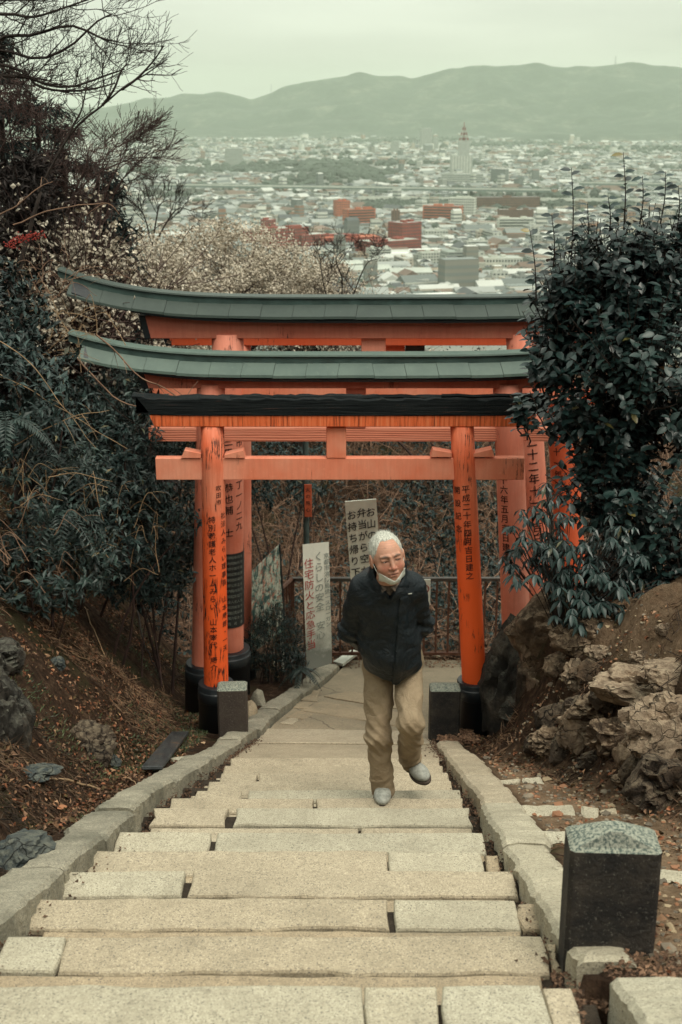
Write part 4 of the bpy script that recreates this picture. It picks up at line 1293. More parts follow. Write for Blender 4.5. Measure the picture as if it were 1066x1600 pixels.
custom('grey-green six-storey block right of the white offices', 'apartment_building', 712, 416, 32, 22, 18, 5, GREYB, R_(20), 'band', GREENROOF, seed=18)
custom('white offices left of the grey-green block', 'apartment_building', 672, 412, 26, 14, 14, 4, PALE, R_(16), 'flat', METROOF, seed=19)
custom('tall dark office tower on the far left of the skyline', 'office_tower', 665, 236, 52, 40, 105, 20, GREYB, R_(10), 'flat', seed=20)
custom('narrow dark tower beside the tall office tower', 'office_tower', 680, 235, 26, 26, 62, 12, GREYB, R_(10), 'flat', seed=21)
custom('small dark tower left of the tall office tower', 'office_tower', 617, 240, 36, 30, 52, 10, GREYB, R_(0), 'flat', seed=22)
custom('pale far office block on the left horizon', 'office_tower', 275, 254, 110, 40, 50, 8, PALE, R_(0), 'flat', seed=23)
custom('grey far slab block near the left horizon', 'office_tower', 366, 258, 60, 30, 56, 10, GREYB, R_(0), 'flat', seed=24)
custom('wide grey low block in front of the antenna tower', 'office_block', 722, 288, 105, 40, 26, 5, GREYB, R_(0), 'flat', seed=25)
custom('small purple-brown tower near the middle', 'apartment_building', 618, 352, 14, 14, 24, 7, BROWN, R_(0), 'flat', seed=26)
# antenna tower
p = plain(720, 279)
t = thing('antenna_tower', 'white office tower topped by a red and white antenna mast', 'tower', (p.x, p.y, PZ))
mb = MB(); box(mb, (0, 0, 32), (60, 36, 64)); box(mb, (6, 0, 52), (30, 28, 104)); mb.build('tower_shaft', GREYB, t)
mb = MB()
for q in range(-3, 4): box(mb, (q * 8, -18.2, 32), (3.0, 1.0, 60))
mb.build('window_rows', PALE, t, kind='stuff')
REDW = simple('signal_red', (0.24, 0.05, 0.045), 0.6)
for q in range(5):
    mb = MB(); w = 22 - q * 3.6
    for sx_ in (-1, 1):
        for sy_ in (-1, 1): box(mb, (6 + sx_ * w / 2, sy_ * w / 2, 104 + q * 7 + 3.5), (2.0, 2.0, 7))
    box(mb, (6, 0, 104 + q * 7 + 3.5), (w * 0.4, w * 0.4, 7)); box(mb, (6, 0, 104 + q * 7 + 6.4), (w + 2, w + 2, 1.2))
    mb.build('mast_section', REDW if q % 2 == 0 else PALE, t)
mb = MB(); box(mb, (6, 0, 146), (2.0, 2.0, 14)); mb.build('mast_tip', REDW, t)
occupied.append((p.x, p.y, 60))
# elevated expressway
def viaduct(name, label, a, b, zdeck, width, thick, npier, m):
    A = plain(*a); B = plain(*b); A.z = B.z = PZ
    t = thing(name, label, 'elevated road', (A.x, A.y, PZ)); v = B - A; L = v.length; ang = math.atan2(v.y, v.x)
    mb = MB(); c = v * 0.5; box(mb, (c.x, c.y, zdeck), (L, width, thick), ang); mb.build('deck', m, t)
    for sg in (-1, 1):
        mb = MB(); n = Vector((-sin(ang), cos(ang), 0)) * (width / 2 - 0.5) * sg
        box(mb, (c.x + n.x, c.y + n.y, zdeck + thick / 2 + 1.5), (L, 0.6, 3.0), ang); mb.build('parapet', PALE if sg < 0 else m, t)
    for q in range(npier):
        mb = MB(); s = v * ((q + 0.5) / npier)
        box(mb, (s.x, s.y, (zdeck - thick / 2) / 2), (4.5, 6, zdeck - thick / 2 - 0.02), ang); box(mb, (s.x, s.y, zdeck - thick / 2 - 1.6), (5, width * 0.9, 3), ang)
        mb.build('pier', PALE, t)
    for q in range(12):
        s = v * ((q + .5) / 12); occupied.append((A.x + s.x, A.y + s.y, 32))
VIA = simple('viaduct_green_grey', (0.14, 0.18, 0.16), 0.7, 0.1, 0.05)
viaduct('expressway', 'long elevated expressway crossing the city from left to right', (235, 303), (860, 313), 19, 24, 4.0, 13, VIA)
viaduct('expressway', 'right-hand stretch of elevated road seen behind the bush', (905, 300), (1250, 306), 19, 24, 4.0, 7, VIA)
viaduct('road_bridge', 'lower pale road bridge just this side of the expressway', (560, 318), (1000, 322), 10, 14, 2.5, 9, PALE)
# straight avenue and the sandy sports field
def ground_strip(name, pts, m, z=0.15):
    P = [plain(*p) for p in pts]; mb = MB()
    loft(mb, [[(p.x, p.y, PZ - 1) for p in P], [(p.x, p.y, PZ + z) for p in P]]); mb.build(name, m, kind='structure')
ground_strip('avenue', [(288, 292), (305, 292), (337, 254), (331, 254)], simple('avenue_surface', (0.42, 0.43, 0.38), 0.9, 0.1, 0.01), 0.3)
ground_strip('sports_field', [(668, 436), (772, 438), (785, 420), (688, 418)], simple('sandy_field', (0.46, 0.38, 0.27), 0.95, 0.1, 0.03), 0.3)
for q in range(7):
    a = plain(675 + q * 16, 429); occupied.append((a.x, a.y, 18))
for q in range(6):
    a = plain(296 + q * 8, 290 - q * 7); occupied.append((a.x, a.y, 30))

# ordinary buildings: about 270 near ones as things, the rest joined
def parks(x, y):
    return fbm(np.stack([np.asarray(x) / 420, np.asarray(y) / 520, 0 * np.asarray(x)], -1), 3, 77)
rg = np.random.default_rng(5)
made = 0; tries = 0
GRID = radians(12)
WCOL = [('white', (0.50, 0.52, 0.46), 5), ('cream', (0.46, 0.42, 0.34), 3), ('light grey', (0.34, 0.36, 0.32), 3), ('tan', (0.28, 0.21, 0.15), 2), ('dark grey', (0.22, 0.235, 0.22), 1.5), ('brown', (0.26, 0.15, 0.10), 1)]
RCOL = [('pale', (0.38, 0.40, 0.36), 3), ('grey', (0.21, 0.23, 0.22), 3), ('dark', (0.11, 0.12, 0.12), 2), ('brownish', (0.24, 0.17, 0.13), 1)]
def jitter(name, c):
    t = NT(name); v = t.world(); c = np.array(c)
    t.color(t.ramp(t.noise(v, 0.09, 5, 0.7), [(0.35, tuple(c * 0.78)), (0.65, tuple(c * 1.08))])); t.rough(0.8); return t.m
WM = {n_: jitter(n_.replace(' ', '_') + '_render', c) for n_, c, _ in WCOL}
RM = {n_: jitter(n_ + '_roofing', c) for n_, c, _ in RCOL}
wp = np.array([w[2] for w in WCOL]); wp = wp / wp.sum(); rp = np.array([w[2] for w in RCOL]); rp = rp / rp.sum()
WORD = {'gable': ('gabled house', 'house'), 'flat': ('flat-roofed office block', 'building'), 'band': ('balconied apartment slab', 'apartment block'), 'hall': ('broad low hall', 'hall')}
SHORT = [(lb, x, y) for lb, x, y in LAND] 
NICK = {'long dark red brick block rising just behind the blossoms': 'the long red brick block', 'wide red hall with a flat roof on dark columns': 'the columned red hall', 'red brick tower with a square top at the right of the campus': 'the red brick tower',
        'orange brick tower in the middle distance left': 'the orange brick tower', 'pink banded apartment block beside a taller white one': 'the pink banded block', 'long brown block with rows of windows, middle right': 'the long brown block',
        'white apartment slab with many balconies near the bush': 'the white balconied slab', 'large grey-green gabled hall just above the copper roof': 'the large gabled hall', 'white round-ended school hall right of the sandy field': 'the hall by the sandy field',
        'grey-green six-storey block right of the white offices': 'the grey-green block'}
nick = [(NICK[l], x, y) for l, x, y in LAND if l in NICK]
cnt = {}
ORD = ['nearest', 'second', 'third', 'fourth', 'fifth', 'sixth', 'seventh', 'eighth', 'ninth', 'tenth', 'eleventh', 'twelfth', 'thirteenth', 'fourteenth', 'fifteenth']
cand = []
while made < 262 and tries < 20000:
    tries += 1
    px = rg.uniform(180, 1066); py = 455 - 125 * rg.random() ** 0.8
    p = plain(px, py)
    k = rg.choice(len(PROTO), p=[.18, .18, .1, .13, .1, .06, .05, .04, .06, .03, .03, .04])
    kd, w, d, h, s_ = PROTO[k]
    if not free(p.x, p.y, max(w, d) * 0.42): continue
    ci, ri = rg.choice(len(WCOL), p=wp), rg.choice(len(RCOL), p=rp)
    nk = min(nick, key=lambda q: (q[1] - p.x) ** 2 + ((q[2] - p.y) * 0.6) ** 2)
    dx, dy = p.x - nk[1], p.y - nk[2]
    sidew = ('left of' if dx < 0 else 'right of') if abs(dx) > abs(dy) * 0.8 else ('beyond' if dy > 0 else 'this side of')
    cand.append((p, k, ci, ri, nk[0], sidew, math.hypot(dx, dy)))
    occupied.append((p.x, p.y, max(w, d) * 0.42)); made += 1
cand.sort(key=lambda c: c[6])
for p, k, ci, ri, nk, sidew, dist in cand:
    kd = PROTO[k][0]; wcn, rcn = WCOL[ci][0], RCOL[ri][0]
    key = (wcn, kd, sidew, nk); q = cnt.get(key, 0); cnt[key] = q + 1
    pre = '' if q == 0 else ORD[q] + '-nearest '
    lab = '%s%s %s, %s roof, %s %s' % (pre, wcn, WORD[kd][0], rcn, sidew, nk)
    if len(lab.replace('-', ' ').split()) > 15: lab = '%s%s %s %s %s' % (pre, wcn, WORD[kd][0], sidew, nk)
    t = thing('house' if kd == 'gable' else 'city_building', lab, WORD[kd][1], (p.x, p.y, PZ), GRID + rg.choice([0, pi / 2]) + rg.normal(0, 0.06), 'ordinary buildings in the valley city')
    sc = rg.uniform(0.85, 1.2); t.scale = (sc, sc, sc * rg.uniform(0.85, 1.15))
    for nm, me, mt in zip(('wall', 'roof', 'window_rows'), PR[k], (WM[wcn], RM[rcn], None)):
        o = link(nm, me, None, t)
        if mt: o.material_slots[0].link = 'OBJECT'; o.material_slots[0].material = mt
        else: o['kind'] = 'stuff'
print('near buildings', made, tries)
def m_city():
    t = NT('distant_city_mixed'); a = t.attr('tint'); t.color(a); t.rough(0.8); return t.m
occ = np.array(occupied)
mb = MB(); 
V_, F_, C_ = [], [], []
n = 60000
u = rg.uniform(-0.40, 0.40, n); yy = 1150 * np.exp(rg.random(n) * math.log(9600 / 1150)); xx = u * yy
keep = np.ones(n, bool)
pk = parks(xx, yy); keep &= (pk < 0.42) 
keep &= rg.random(n) < np.clip((yy / 5500) ** 0.35, 0.6, 1)
xx, yy = xx[keep], yy[keep]; n = len(xx)
big = rg.random(n) < 0.10
w = rg.uniform(7, 15, n) * np.where(big, 2.6, 1) * (1 + yy / 9000); d = rg.uniform(7, 13, n) * np.where(big, 1.5, 1) * (1 + yy / 9000); h = rg.uniform(4.0, 7.5, n) * np.where(big, rg.uniform(1, 2.0, n), 1)
tall = rg.random(n) < 0.005; h = np.where(tall, rg.uniform(22, 40, n), h)
w = np.minimum(w, 48); 
ok = np.ones(n, bool)
for (a, b, c) in occupied:
    ok &= (xx - a) ** 2 + (yy - b) ** 2 > (c + 8) ** 2
xx, yy, w, d, h = xx[ok], yy[ok], w[ok], d[ok], h[ok]; n = len(xx)
pal = np.array([(0.50, 0.52, 0.46), (0.34, 0.35, 0.31), (0.62, 0.63, 0.56), (0.2, 0.2, 0.17), (0.42, 0.38, 0.31), (0.14, 0.16, 0.15), (0.26, 0.15, 0.10), (0.56, 0.58, 0.52)])
rpal = np.array([(0.13, 0.15, 0.14), (0.28, 0.30, 0.28), (0.46, 0.48, 0.44), (0.07, 0.08, 0.08), (0.18, 0.20, 0.185), (0.14, 0.10, 0.075)])
cw = pal[rg.integers(0, len(pal), n)]; cr = rpal[rg.integers(0, len(rpal), n)]
ang = GRID + rg.choice([0, pi / 2], n) + rg.normal(0, 0.08, n) + 0.5 * (noise3(np.stack([xx / 900, yy / 900, 0 * xx], -1), 3) > 0)
c_, s_ = np.cos(ang), np.sin(ang)
cor = np.array([[-1, -1], [1, -1], [1, 1], [-1, 1]]) / 2
lx = cor[None, :, 0] * w[:, None]; ly = cor[None, :, 1] * d[:, None]
bx = xx[:, None] + lx * c_[:, None] - ly * s_[:, None]; by = yy[:, None] + lx * s_[:, None] + ly * c_[:, None]
gab = rg.random(n) < 0.45
z1 = PZ + h
wallV = np.concatenate([np.stack([bx, by, np.full_like(bx, PZ)], -1), np.stack([bx, by, np.repeat(z1[:, None], 4, 1)], -1)], 1)
Fw = (np.arange(n) * 8)[:, None, None] + np.array([[0, 1, 5, 4], [1, 2, 6, 5], [2, 3, 7, 6], [3, 0, 4, 7]])[None]
mb.add(wallV.reshape(-1, 3), Fw.reshape(-1, 4), np.repeat(cw, 8, 0))
# roofs: flat (raised 5 cm) or pitched
f = ~gab
rv = np.stack([bx[f], by[f], np.repeat(z1[f][:, None], 4, 1) + 0.4], -1)
mb.add(rv.reshape(-1, 3), (np.arange(f.sum()) * 4)[:, None] + np.array([[0, 1, 2, 3]]), np.repeat(cr[f] * 1.35, 4, 0))
g = gab
e0 = (np.stack([bx[g], by[g]], -1)); mid1 = (e0[:, 0] + e0[:, 3]) / 2; mid2 = (e0[:, 1] + e0[:, 2]) / 2; hz = z1[g] + d[g] * 0.28
V6 = np.concatenate([np.concatenate([e0, np.repeat((z1[g] + 0.1)[:, None, None], 4, 1)], -1), np.stack([np.column_stack([mid1, hz]), np.column_stack([mid2, hz])], 1)], 1)
b = (np.arange(g.sum()) * 6)[:, None]
mb.add(V6.reshape(-1, 3), np.concatenate([b + [0, 1, 5, 4], b + [3, 4, 5, 2]]), np.repeat(cr[g], 6, 0))
mb.F.setdefault(3, []).append(np.concatenate([b + [0, 4, 3], b + [1, 2, 5]]) + mb.n - len(V6) * 6)
# storey bands on the larger ones so that their fronts are not blank
bsel = (h > 9) & (yy < 5200)
for fl in range(4):
    zc = PZ + h[bsel] * (0.2 + 0.2 * fl)
    lx = cor[None, :, 0] * (w[bsel] + 0.5)[:, None]; ly = cor[None, :, 1] * (d[bsel] + 0.5)[:, None]
    X4 = xx[bsel][:, None] + lx * c_[bsel][:, None] - ly * s_[bsel][:, None]; Y4 = yy[bsel][:, None] + lx * s_[bsel][:, None] + ly * c_[bsel][:, None]
    hh = h[bsel][:, None] * 0.045
    VV = np.concatenate([np.stack([X4, Y4, zc[:, None] - hh + 0 * X4], -1), np.stack([X4, Y4, zc[:, None] + hh + 0 * X4], -1)], 1)
    Fw = (np.arange(bsel.sum()) * 8)[:, None, None] + np.array([[0, 1, 5, 4], [1, 2, 6, 5], [2, 3, 7, 6], [3, 0, 4, 7]])[None]
    mb.add(VV.reshape(-1, 3), Fw.reshape(-1, 4), np.tile([[0.16, 0.18, 0.165]], (len(VV) * 8, 1)))
mb.build('distant_buildings', m_city(), kind='stuff')
print('far buildings', n)
# tree masses in the valley
V, F = ICO[1]
ctr = []
def belt(pxa, pya, pxb, pyb, n_, spread, r0):
    for q in range(n_):
        s = rg.random(); p = plain(pxa + (pxb - pxa) * s, pya + (pyb - pya) * s)
        ctr.append((p.x + rg.normal(0, spread), p.y + rg.normal(0, spread * 2.0), r0 * rg.uniform(0.7, 1.5)))
belt(560, 325, 700, 325, 260, 18, 9); belt(700, 328, 770, 330, 120, 14, 8)
belt(215, 270, 320, 272, 260, 40, 12); belt(345, 268, 450, 272, 260, 30, 12); belt(460, 262, 540, 258, 140, 40, 14); belt(520, 274, 600, 272, 120, 30, 12)
belt(910, 208, 1066, 205, 200, 120, 26); belt(600, 222, 720, 222, 120, 80, 18); belt(770, 228, 870, 228, 90, 60, 16); belt(560, 224, 610, 223, 60, 60, 16)
belt(785, 437, 835, 430, 50, 6, 5); belt(600, 452, 800, 452, 60, 10, 5); belt(240, 455, 560, 455, 260, 22, 7); belt(500, 405, 520, 415, 16, 6, 5)
belt(620, 380, 700, 384, 30, 8, 5); belt(840, 360, 1000, 365, 60, 14, 6)
m_ = 900; u = rg.uniform(-.32, .32, 9000); yv = 1250 * np.exp(rg.random(9000) * math.log(7.2)); pkv = parks(u * yv, yv)
for a, b, c in zip(u * yv, yv, pkv):
    if c > 0.40 or rg.random() < 0.08: ctr.append((a, b, rg.uniform(4, 8) * (1 + b / 4500)))
ctr = np.array(ctr); n = len(ctr)
Vt = V[None] * (1 + 0.25 * rg.normal(size=(n, len(V), 1)).clip(-1, 1)) * ctr[:, None, 2:3] * np.array([1, 1, 0.8]) + np.stack([ctr[:, 0], ctr[:, 1], PZ + ctr[:, 2] * 0.45], -1)[:, None]
tc = np.repeat(rg.uniform(0.6, 1.3, (n, 1)) * np.array([[0.045, 0.062, 0.045]]), len(V), 0)
mb = MB(); mb.add(Vt.reshape(-1, 3), (F[None] + (np.arange(n) * len(V))[:, None, None]).reshape(-1, 3), tc)
mb.build('distant_trees', m_city(), kind='stuff')
print('far trees', n)

# ------------------------------------------------------------------ the hazy air
mb = MB(); box(mb, (0, 6900, 90), (24000, 14600, 570)); o = mb.build('haze', None, kind='stuff')
hm = bpy.data.materials.new('hazy_air'); hm.use_nodes = True; hm.node_tree.nodes.clear()
ho = hm.node_tree.nodes.new('ShaderNodeOutputMaterial'); hv = hm.node_tree.nodes.new('ShaderNodeVolumePrincipled')
hv.inputs['Color'].default_value = (0.80, 0.93, 0.80, 1); hv.inputs['Density'].default_value = 5.8e-5; hv.inputs['Anisotropy'].default_value = 0.0
hm.node_tree.links.new(hv.outputs[0], ho.inputs['Volume']); o.data.materials.append(hm)
# ------------------------------------------------------------------ vegetation
def tri_leaf_tint(n, lo=0.7, hi=1.35, brown=0.0, rng=RNG, bc=(5.0, 2.2, 1.2)):
    c = np.repeat(rng.uniform(lo, hi, (n, 1)), 3, 1)
    if brown > 0:
        k = rng.random(n) < brown; c[k] *= np.array(bc)
    return c
def clumps(center, rad, n_tw, per, L, ratio=0.42, droop=0.15, up=0.25, shell=0.55, seed=0, spread=0.75, flat=1.0):
    """sprays of leaves over an uneven crown; returns leaf arrays"""
    r = np.random.default_rng(seed)
    D0 = rand_dirs(n_tw, r)
    bump = 1 + 0.28 * fbm(D0 * 1.8 + seed, 3, seed)
    rr = (shell + (1 - shell) * r.random(n_tw) ** 0.5) * bump
    C = np.array(center) + D0 * rr[:, None] * np.array(rad)
    out = unit(D0 * np.array([1, 1, 0.8]) + np.array([0, 0, up]))
    P = np.repeat(C, per, 0); O = np.repeat(out, per, 0); n = len(P)
    d = unit(O * (1 - spread) + rand_dirs(n, r) * spread)
    P = P + O * r.uniform(-0.6, 0.6, (n, 1)) * L * 1.2
    nrm = unit(np.array([0, 0, 1.0]) * 0.8 + O * 0.5 + rand_dirs(n, r) * 0.45)
    d = unit(d - np.array([0, 0, droop]))
    Ls = L * r.uniform(0.65, 1.25, n)
    return C, P, d, nrm, Ls, Ls * ratio
def stems_to(mb, base, C, n, r0=0.012, seed=0, wob=0.12, sides=4):
    r = np.random.default_rng(seed); base = np.array(base)
    for k in r.choice(len(C), min(n, len(C)), replace=False):
        b = base + r.normal(0, 0.06, 3) * [1, 1, 0]
        t = np.linspace(0, 1, 7)[:, None]; mid = (b + C[k]) / 2 + r.normal(0, wob, 3) + [0, 0, 0.1]
        P = b * (1 - t) ** 2 + 2 * mid * t * (1 - t) + C[k] * t ** 2
        tube(mb, P, np.linspace(r0, r0 * 0.3, 7), sides, caps=False)
def bush(label, name, center, rad, n_tw, per, L, mat, seed, cat='shrub', group=None, brown=0.0, ratio=0.42, droop=0.15, stems=14, base=None, shell=0.5, spread=0.75, lo=0.7, hi=1.4, up=.25):
    c = np.array(center, float)
    if base is None: base = (c[0], c[1], min(c[2] - rad[2] * 0.6, c[2]))
    b = np.array(base, float); b[2] = min(b[2], float(ground_z(b[0], b[1])) + 0.05) if True else b[2]
    t = thing(name, label, cat, tuple(b), 0, group)
    C, P, d, nm, Ls, Ws = clumps(c - b, rad, n_tw, per, L, ratio, droop, up, shell, seed, spread)
    mb = MB(); leaves(mb, P, d, nm, Ls, Ws, col=tri_leaf_tint(len(P), lo, hi, brown, np.random.default_rng(seed)))
    o = mb.build('foliage', mat, t); o['kind'] = 'stuff'
    mb = MB(); stems_to(mb, (0, 0, -0.1), C, stems, 0.012 * max(rad) / 0.6, seed); mb.build('stems', M['twig_red'], t)
    return t

# --- left bank: dark evergreen shrubs
LG = 'evergreen shrubs on the left bank'
LB = [((60, 780), 8.3, (.62, .6, .45), 330, 'dark glossy shrub low on the left bank at the photo edge'),
      ((170, 800), 9.3, (.60, .5, .50), 330, 'dark leafy shrub on the left bank over the soil scarp'),
      ((262, 800), 10.0, (.42, .45, .75), 300, 'tall narrow shrub directly behind the left gate pillars'),
      ((120, 680), 9.6, (.72, .6, .42), 360, 'broad dark shrub level with the front gate beams on the left'),
      ((235, 655), 10.7, (.60, .6, .50), 330, 'small-leaved shrub beside the end of the tie beams'),
      ((15, 620), 8.2, (.42, .5, .36), 260, 'blue-green shrub at the left edge below the red berries'),
      ((160, 600), 11.6, (.75, .6, .36), 320, 'shrub below the left tip of the second gate roof'),
      ((5, 500), 8.8, (.30, .4, .36), 200, 'pale-tipped shrub on the left edge beside the blossoms'),
      ((70, 900), 8.0, (.45, .4, .22), 150, 'low shrub hanging over the dark soil on the left'),
      ((215, 900), 9.5, (.38, .3, .25), 150, 'fringe of foliage hanging over the bank by the left pillars')]
for k, ((px, py), D, rad, n, lab) in enumerate(LB):
    c = at(px, py, D)
    bush(lab, 'evergreen_shrub', c, rad, n, 9, 0.072 if k % 3 else 0.06, M['shrub'] if k % 2 else M['shrub2'], 60 + k, group=LG, ratio=0.36, brown=0.02, lo=0.4, hi=1.9, stems=2)
# fern-like fronds hanging
def frond_set(label, px, py, D, n, L, seed):
    r = np.random.default_rng(seed); c = at(px, py, D)
    t = thing('fern', label, 'fern', c[:], 0, 'ferns on the left bank')
    for q in range(n):
        a = r.uniform(0, 2 * pi); el = r.uniform(0.1, 0.8)
        s = np.linspace(0, 1, 15)[:, None]
        dr = np.array([cos(a), sin(a), 0.0])
        P = dr * s * L * cos(el) + np.array([0, 0, 1.0]) * (s * sin(el) - 0.9 * s * s) * L
        T = unit(np.gradient(P, axis=0)); S = unit(np.cross(T, [0, 0, 1.0]))
        mb = MB(); w = (L * 0.17 * np.sin(np.linspace(0.35, pi, 15)))
        for sg in (-1, 1):
            leaves(mb, P, unit(S * sg + T * 0.55 - [0, 0, 0.15]), np.cross(S, T), w + 0.005, 0.016, col=tri_leaf_tint(15, .8, 1.3, 0, r))
        tube(mb, P, 0.002, 3, False)
        mb.build('frond', M['shrub2'], t)
frond_set('dark fern drooping from the middle of the left bank shrubs', 100, 730, 8.4, 9, 0.42, 1)
frond_set('fern with long fronds below the broad shrub on the left', 90, 800, 8.0, 8, 0.40, 2)
frond_set('small fern at the foot of the sign near the pillars', 470, 1048, 10.6, 8, 0.22, 3)
frond_set('fern at the left photo edge above the bank', 10, 660, 7.6, 7, 0.40, 4)

# --- recursion for bare branches
def grow(mb, P, R, depth, rng, n_child, length, spread, updir, shrink=0.6, minr=0.0012, sides=4, jit=0.12, tips=None, pts=7):
    tube(mb, P, R, sides if depth > 0 else 3, caps=False)
    if depth == 0:
        if tips is not None: tips.append(P)
        return
    P = np.asarray(P); n = len(P)
    T = unit(np.gradient(P, axis=0))
    for k in range(n_child):
        s = rng.uniform(0.2, 1.0) if k else 0.98
        i = min(n - 1, int(s * (n - 1))); b = P[i]
        d = unit(T[i] * (1 - spread) + rand_dirs(1, rng)[0] * spread + np.array(updir) * 0.35)
        L = length * rng.uniform(0.6, 1.15)
        q = np.linspace(0, 1, pts)[:, None]
        w = np.cumsum(rng.normal(0, jit, (pts, 3)), 0) * L / pts; w -= w[0]
        C = b + d * q * L + w + np.array(updir) * (q ** 2) * L * 0.25
        r0 = max(minr, np.atleast_1d(R)[min(i, len(np.atleast_1d(R)) - 1)] * 0.6)
        grow(mb, C, np.linspace(r0, max(minr, r0 * 0.45), pts), depth - 1, rng, n_child, length * shrink, spread, updir, shrink, minr, sides, jit, tips, pts)
def px_path(pts, D, n=14):
    P = np.array([at(x, y, D + (p[0] if p else 0))[:] for x, y, *p in pts])
    t = np.linspace(0, len(P) - 1, n); i = np.minimum(t.astype(int), len(P) - 2); f = (t - i)[:, None]
    a = np.concatenate([[2 * P[0] - P[1]], P, [2 * P[-1] - P[-2]]])
    p0, p1, p2, p3 = a[i], a[i + 1], a[i + 2], a[i + 3]
    return 0.5 * ((2 * p1) + (-p0 + p2) * f + (2 * p0 - 5 * p1 + 4 * p2 - p3) * f ** 2 + (-p0 + 3 * p1 - 3 * p2 + p3) * f ** 3)
def bare_tree(name, label, cat, limbs, D, r0, depth, nch, length, spread, up, mat, seed, trunk=None, minr=0.0015, group=None):
    rng = np.random.default_rng(seed)
    base = trunk[0] if trunk is not None else px_path(limbs[0], D)[0]
    t = thing(name, label, cat, tuple(base), 0, group)
    b = np.array(base)
    if trunk is not None:
        mb = MB(); tr = np.array(trunk) - b; n = 14
        tt = np.linspace(0, len(tr) - 1, n); P = np.stack([np.interp(tt, range(len(tr)), tr[:, k]) for k in range(3)], 1)
        P += 0.03 * fbm(P * 2 + seed, 2, seed)[:, None] * [1, 1, 0]
        tube(mb, P, np.linspace(r0 * 2.6, r0 * 1.2, n), 10); mb.build('trunk', M['bark'], t, smooth=True)
    mb = MB()
    for lb in limbs:
        P = px_path(lb, D) - b
        grow(mb, P, np.linspace(r0, r0 * 0.35, len(P)), depth, rng, nch, length, spread, up, minr=minr)
    o = mb.build('crown', mat, t, kind='stuff')
    return t
Dm = 10.5
tb = at(-150, 760, Dm); tt0 = at(-110, 250, Dm)
bare_tree('bare_maple', 'leafless maple whose fine branches reach over the sky at top left', 'tree',
          [[(-110, 230), (-40, 110), (20, 105), (60, 128), (110, 136), (165, 118), (195, 108)],
           [(-110, 200), (-60, 90), (0, 78), (60, 92), (110, 72), (150, 35), (175, 22)],
           [(-110, 180), (-50, 40), (10, 22), (50, 27), (95, 14), (150, -5)],
           [(-110, 230), (-30, 130), (40, 120), (58, 134), (95, 142), (140, 140), (180, 130)],
           [(-60, 110), (0, 60), (50, 55), (110, 40), (160, 60), (185, 65)],
           [(-110, 150), (-60, 10), (20, -5), (100, -25), (150, -20)]],
          Dm, 0.016, 3, 6, 0.42, 0.55, (0.25, 0, 0.45), M['bark'], 5, trunk=[(tb.x, tb.y, float(ground_z(tb.x, tb.y)) - 0.1), tt0[:], at(-110, 150, Dm)[:]], minr=0.0017)
bare_tree('bare_sapling', 'leaning bare sapling with one long forked branch against the hills', 'tree',
          [[(60, 300), (100, 225), (128, 190), (160, 165), (195, 135), (225, 118), (262, 92)],
           [(105, 218), (115, 195), (128, 170), (138, 120)], [(190, 140), (215, 122), (240, 95), (256, 72)],
           [(160, 165), (178, 140), (190, 110), (200, 100)]],
          10.0, 0.011, 2, 5, 0.22, 0.55, (0.2, 0, 0.4), M['bark'], 6, minr=0.0015, trunk=[(at(20, 700, 10).x, 10, float(ground_z(at(20, 700, 10).x, 10.0)) - .1), at(30, 450, 10)[:], at(60, 300, 10)[:]])
bare_tree('bare_shrub', 'twiggy bare shrub against the city, left of the blossoms', 'shrub',
          [[(150, 380), (180, 300), (205, 265), (235, 235)], [(140, 380), (170, 290), (190, 250), (200, 225)], [(120, 360), (150, 290), (170, 240), (215, 215)], [(100, 340), (140, 280), (200, 250), (228, 245)]],
          12.5, 0.010, 3, 6, 0.34, 0.5, (0.3, 0, 0.35), M['twig_red'], 7, minr=0.002)
bare_tree('bare_shrub', 'reddish leafless shrub filling the gap below the maple', 'shrub',
          [[(40, 420), (60, 330), (80, 250), (90, 200)], [(20, 420), (30, 320), (20, 230), (10, 160)], [(60, 420), (100, 340), (130, 270), (150, 230)], [(0, 400), (-20, 300), (20, 200), (60, 180)]],
          12.0, 0.012, 3, 7, 0.46, 0.6, (0.1, 0, 0.3), M['twig_red'], 8, minr=0.0025)
bare_tree('bare_shrub', 'small bare tree standing up out of the blossoms in front of the city', 'shrub',
          [[(235, 400), (245, 340), (250, 320), (262, 312)], [(243, 380), (262, 345), (280, 325), (300, 330)], [(238, 390), (228, 345), (215, 320)]],
          19.0, 0.014, 3, 5, 0.34, 0.5, (0.1, 0, 0.5), M['bark'], 9, minr=0.003)
bare_tree('bare_shrub', 'thin bare shrub to the right of the blossoms above the copper roof', 'shrub',
          [[(530, 500), (535, 440), (525, 405), (540, 388)], [(540, 500), (560, 440), (575, 410), (590, 405)], [(520, 500), (505, 440), (500, 400)]],
          18.0, 0.012, 3, 5, 0.32, 0.6, (0.0, 0, 0.4), M['bark'], 10, minr=0.003)

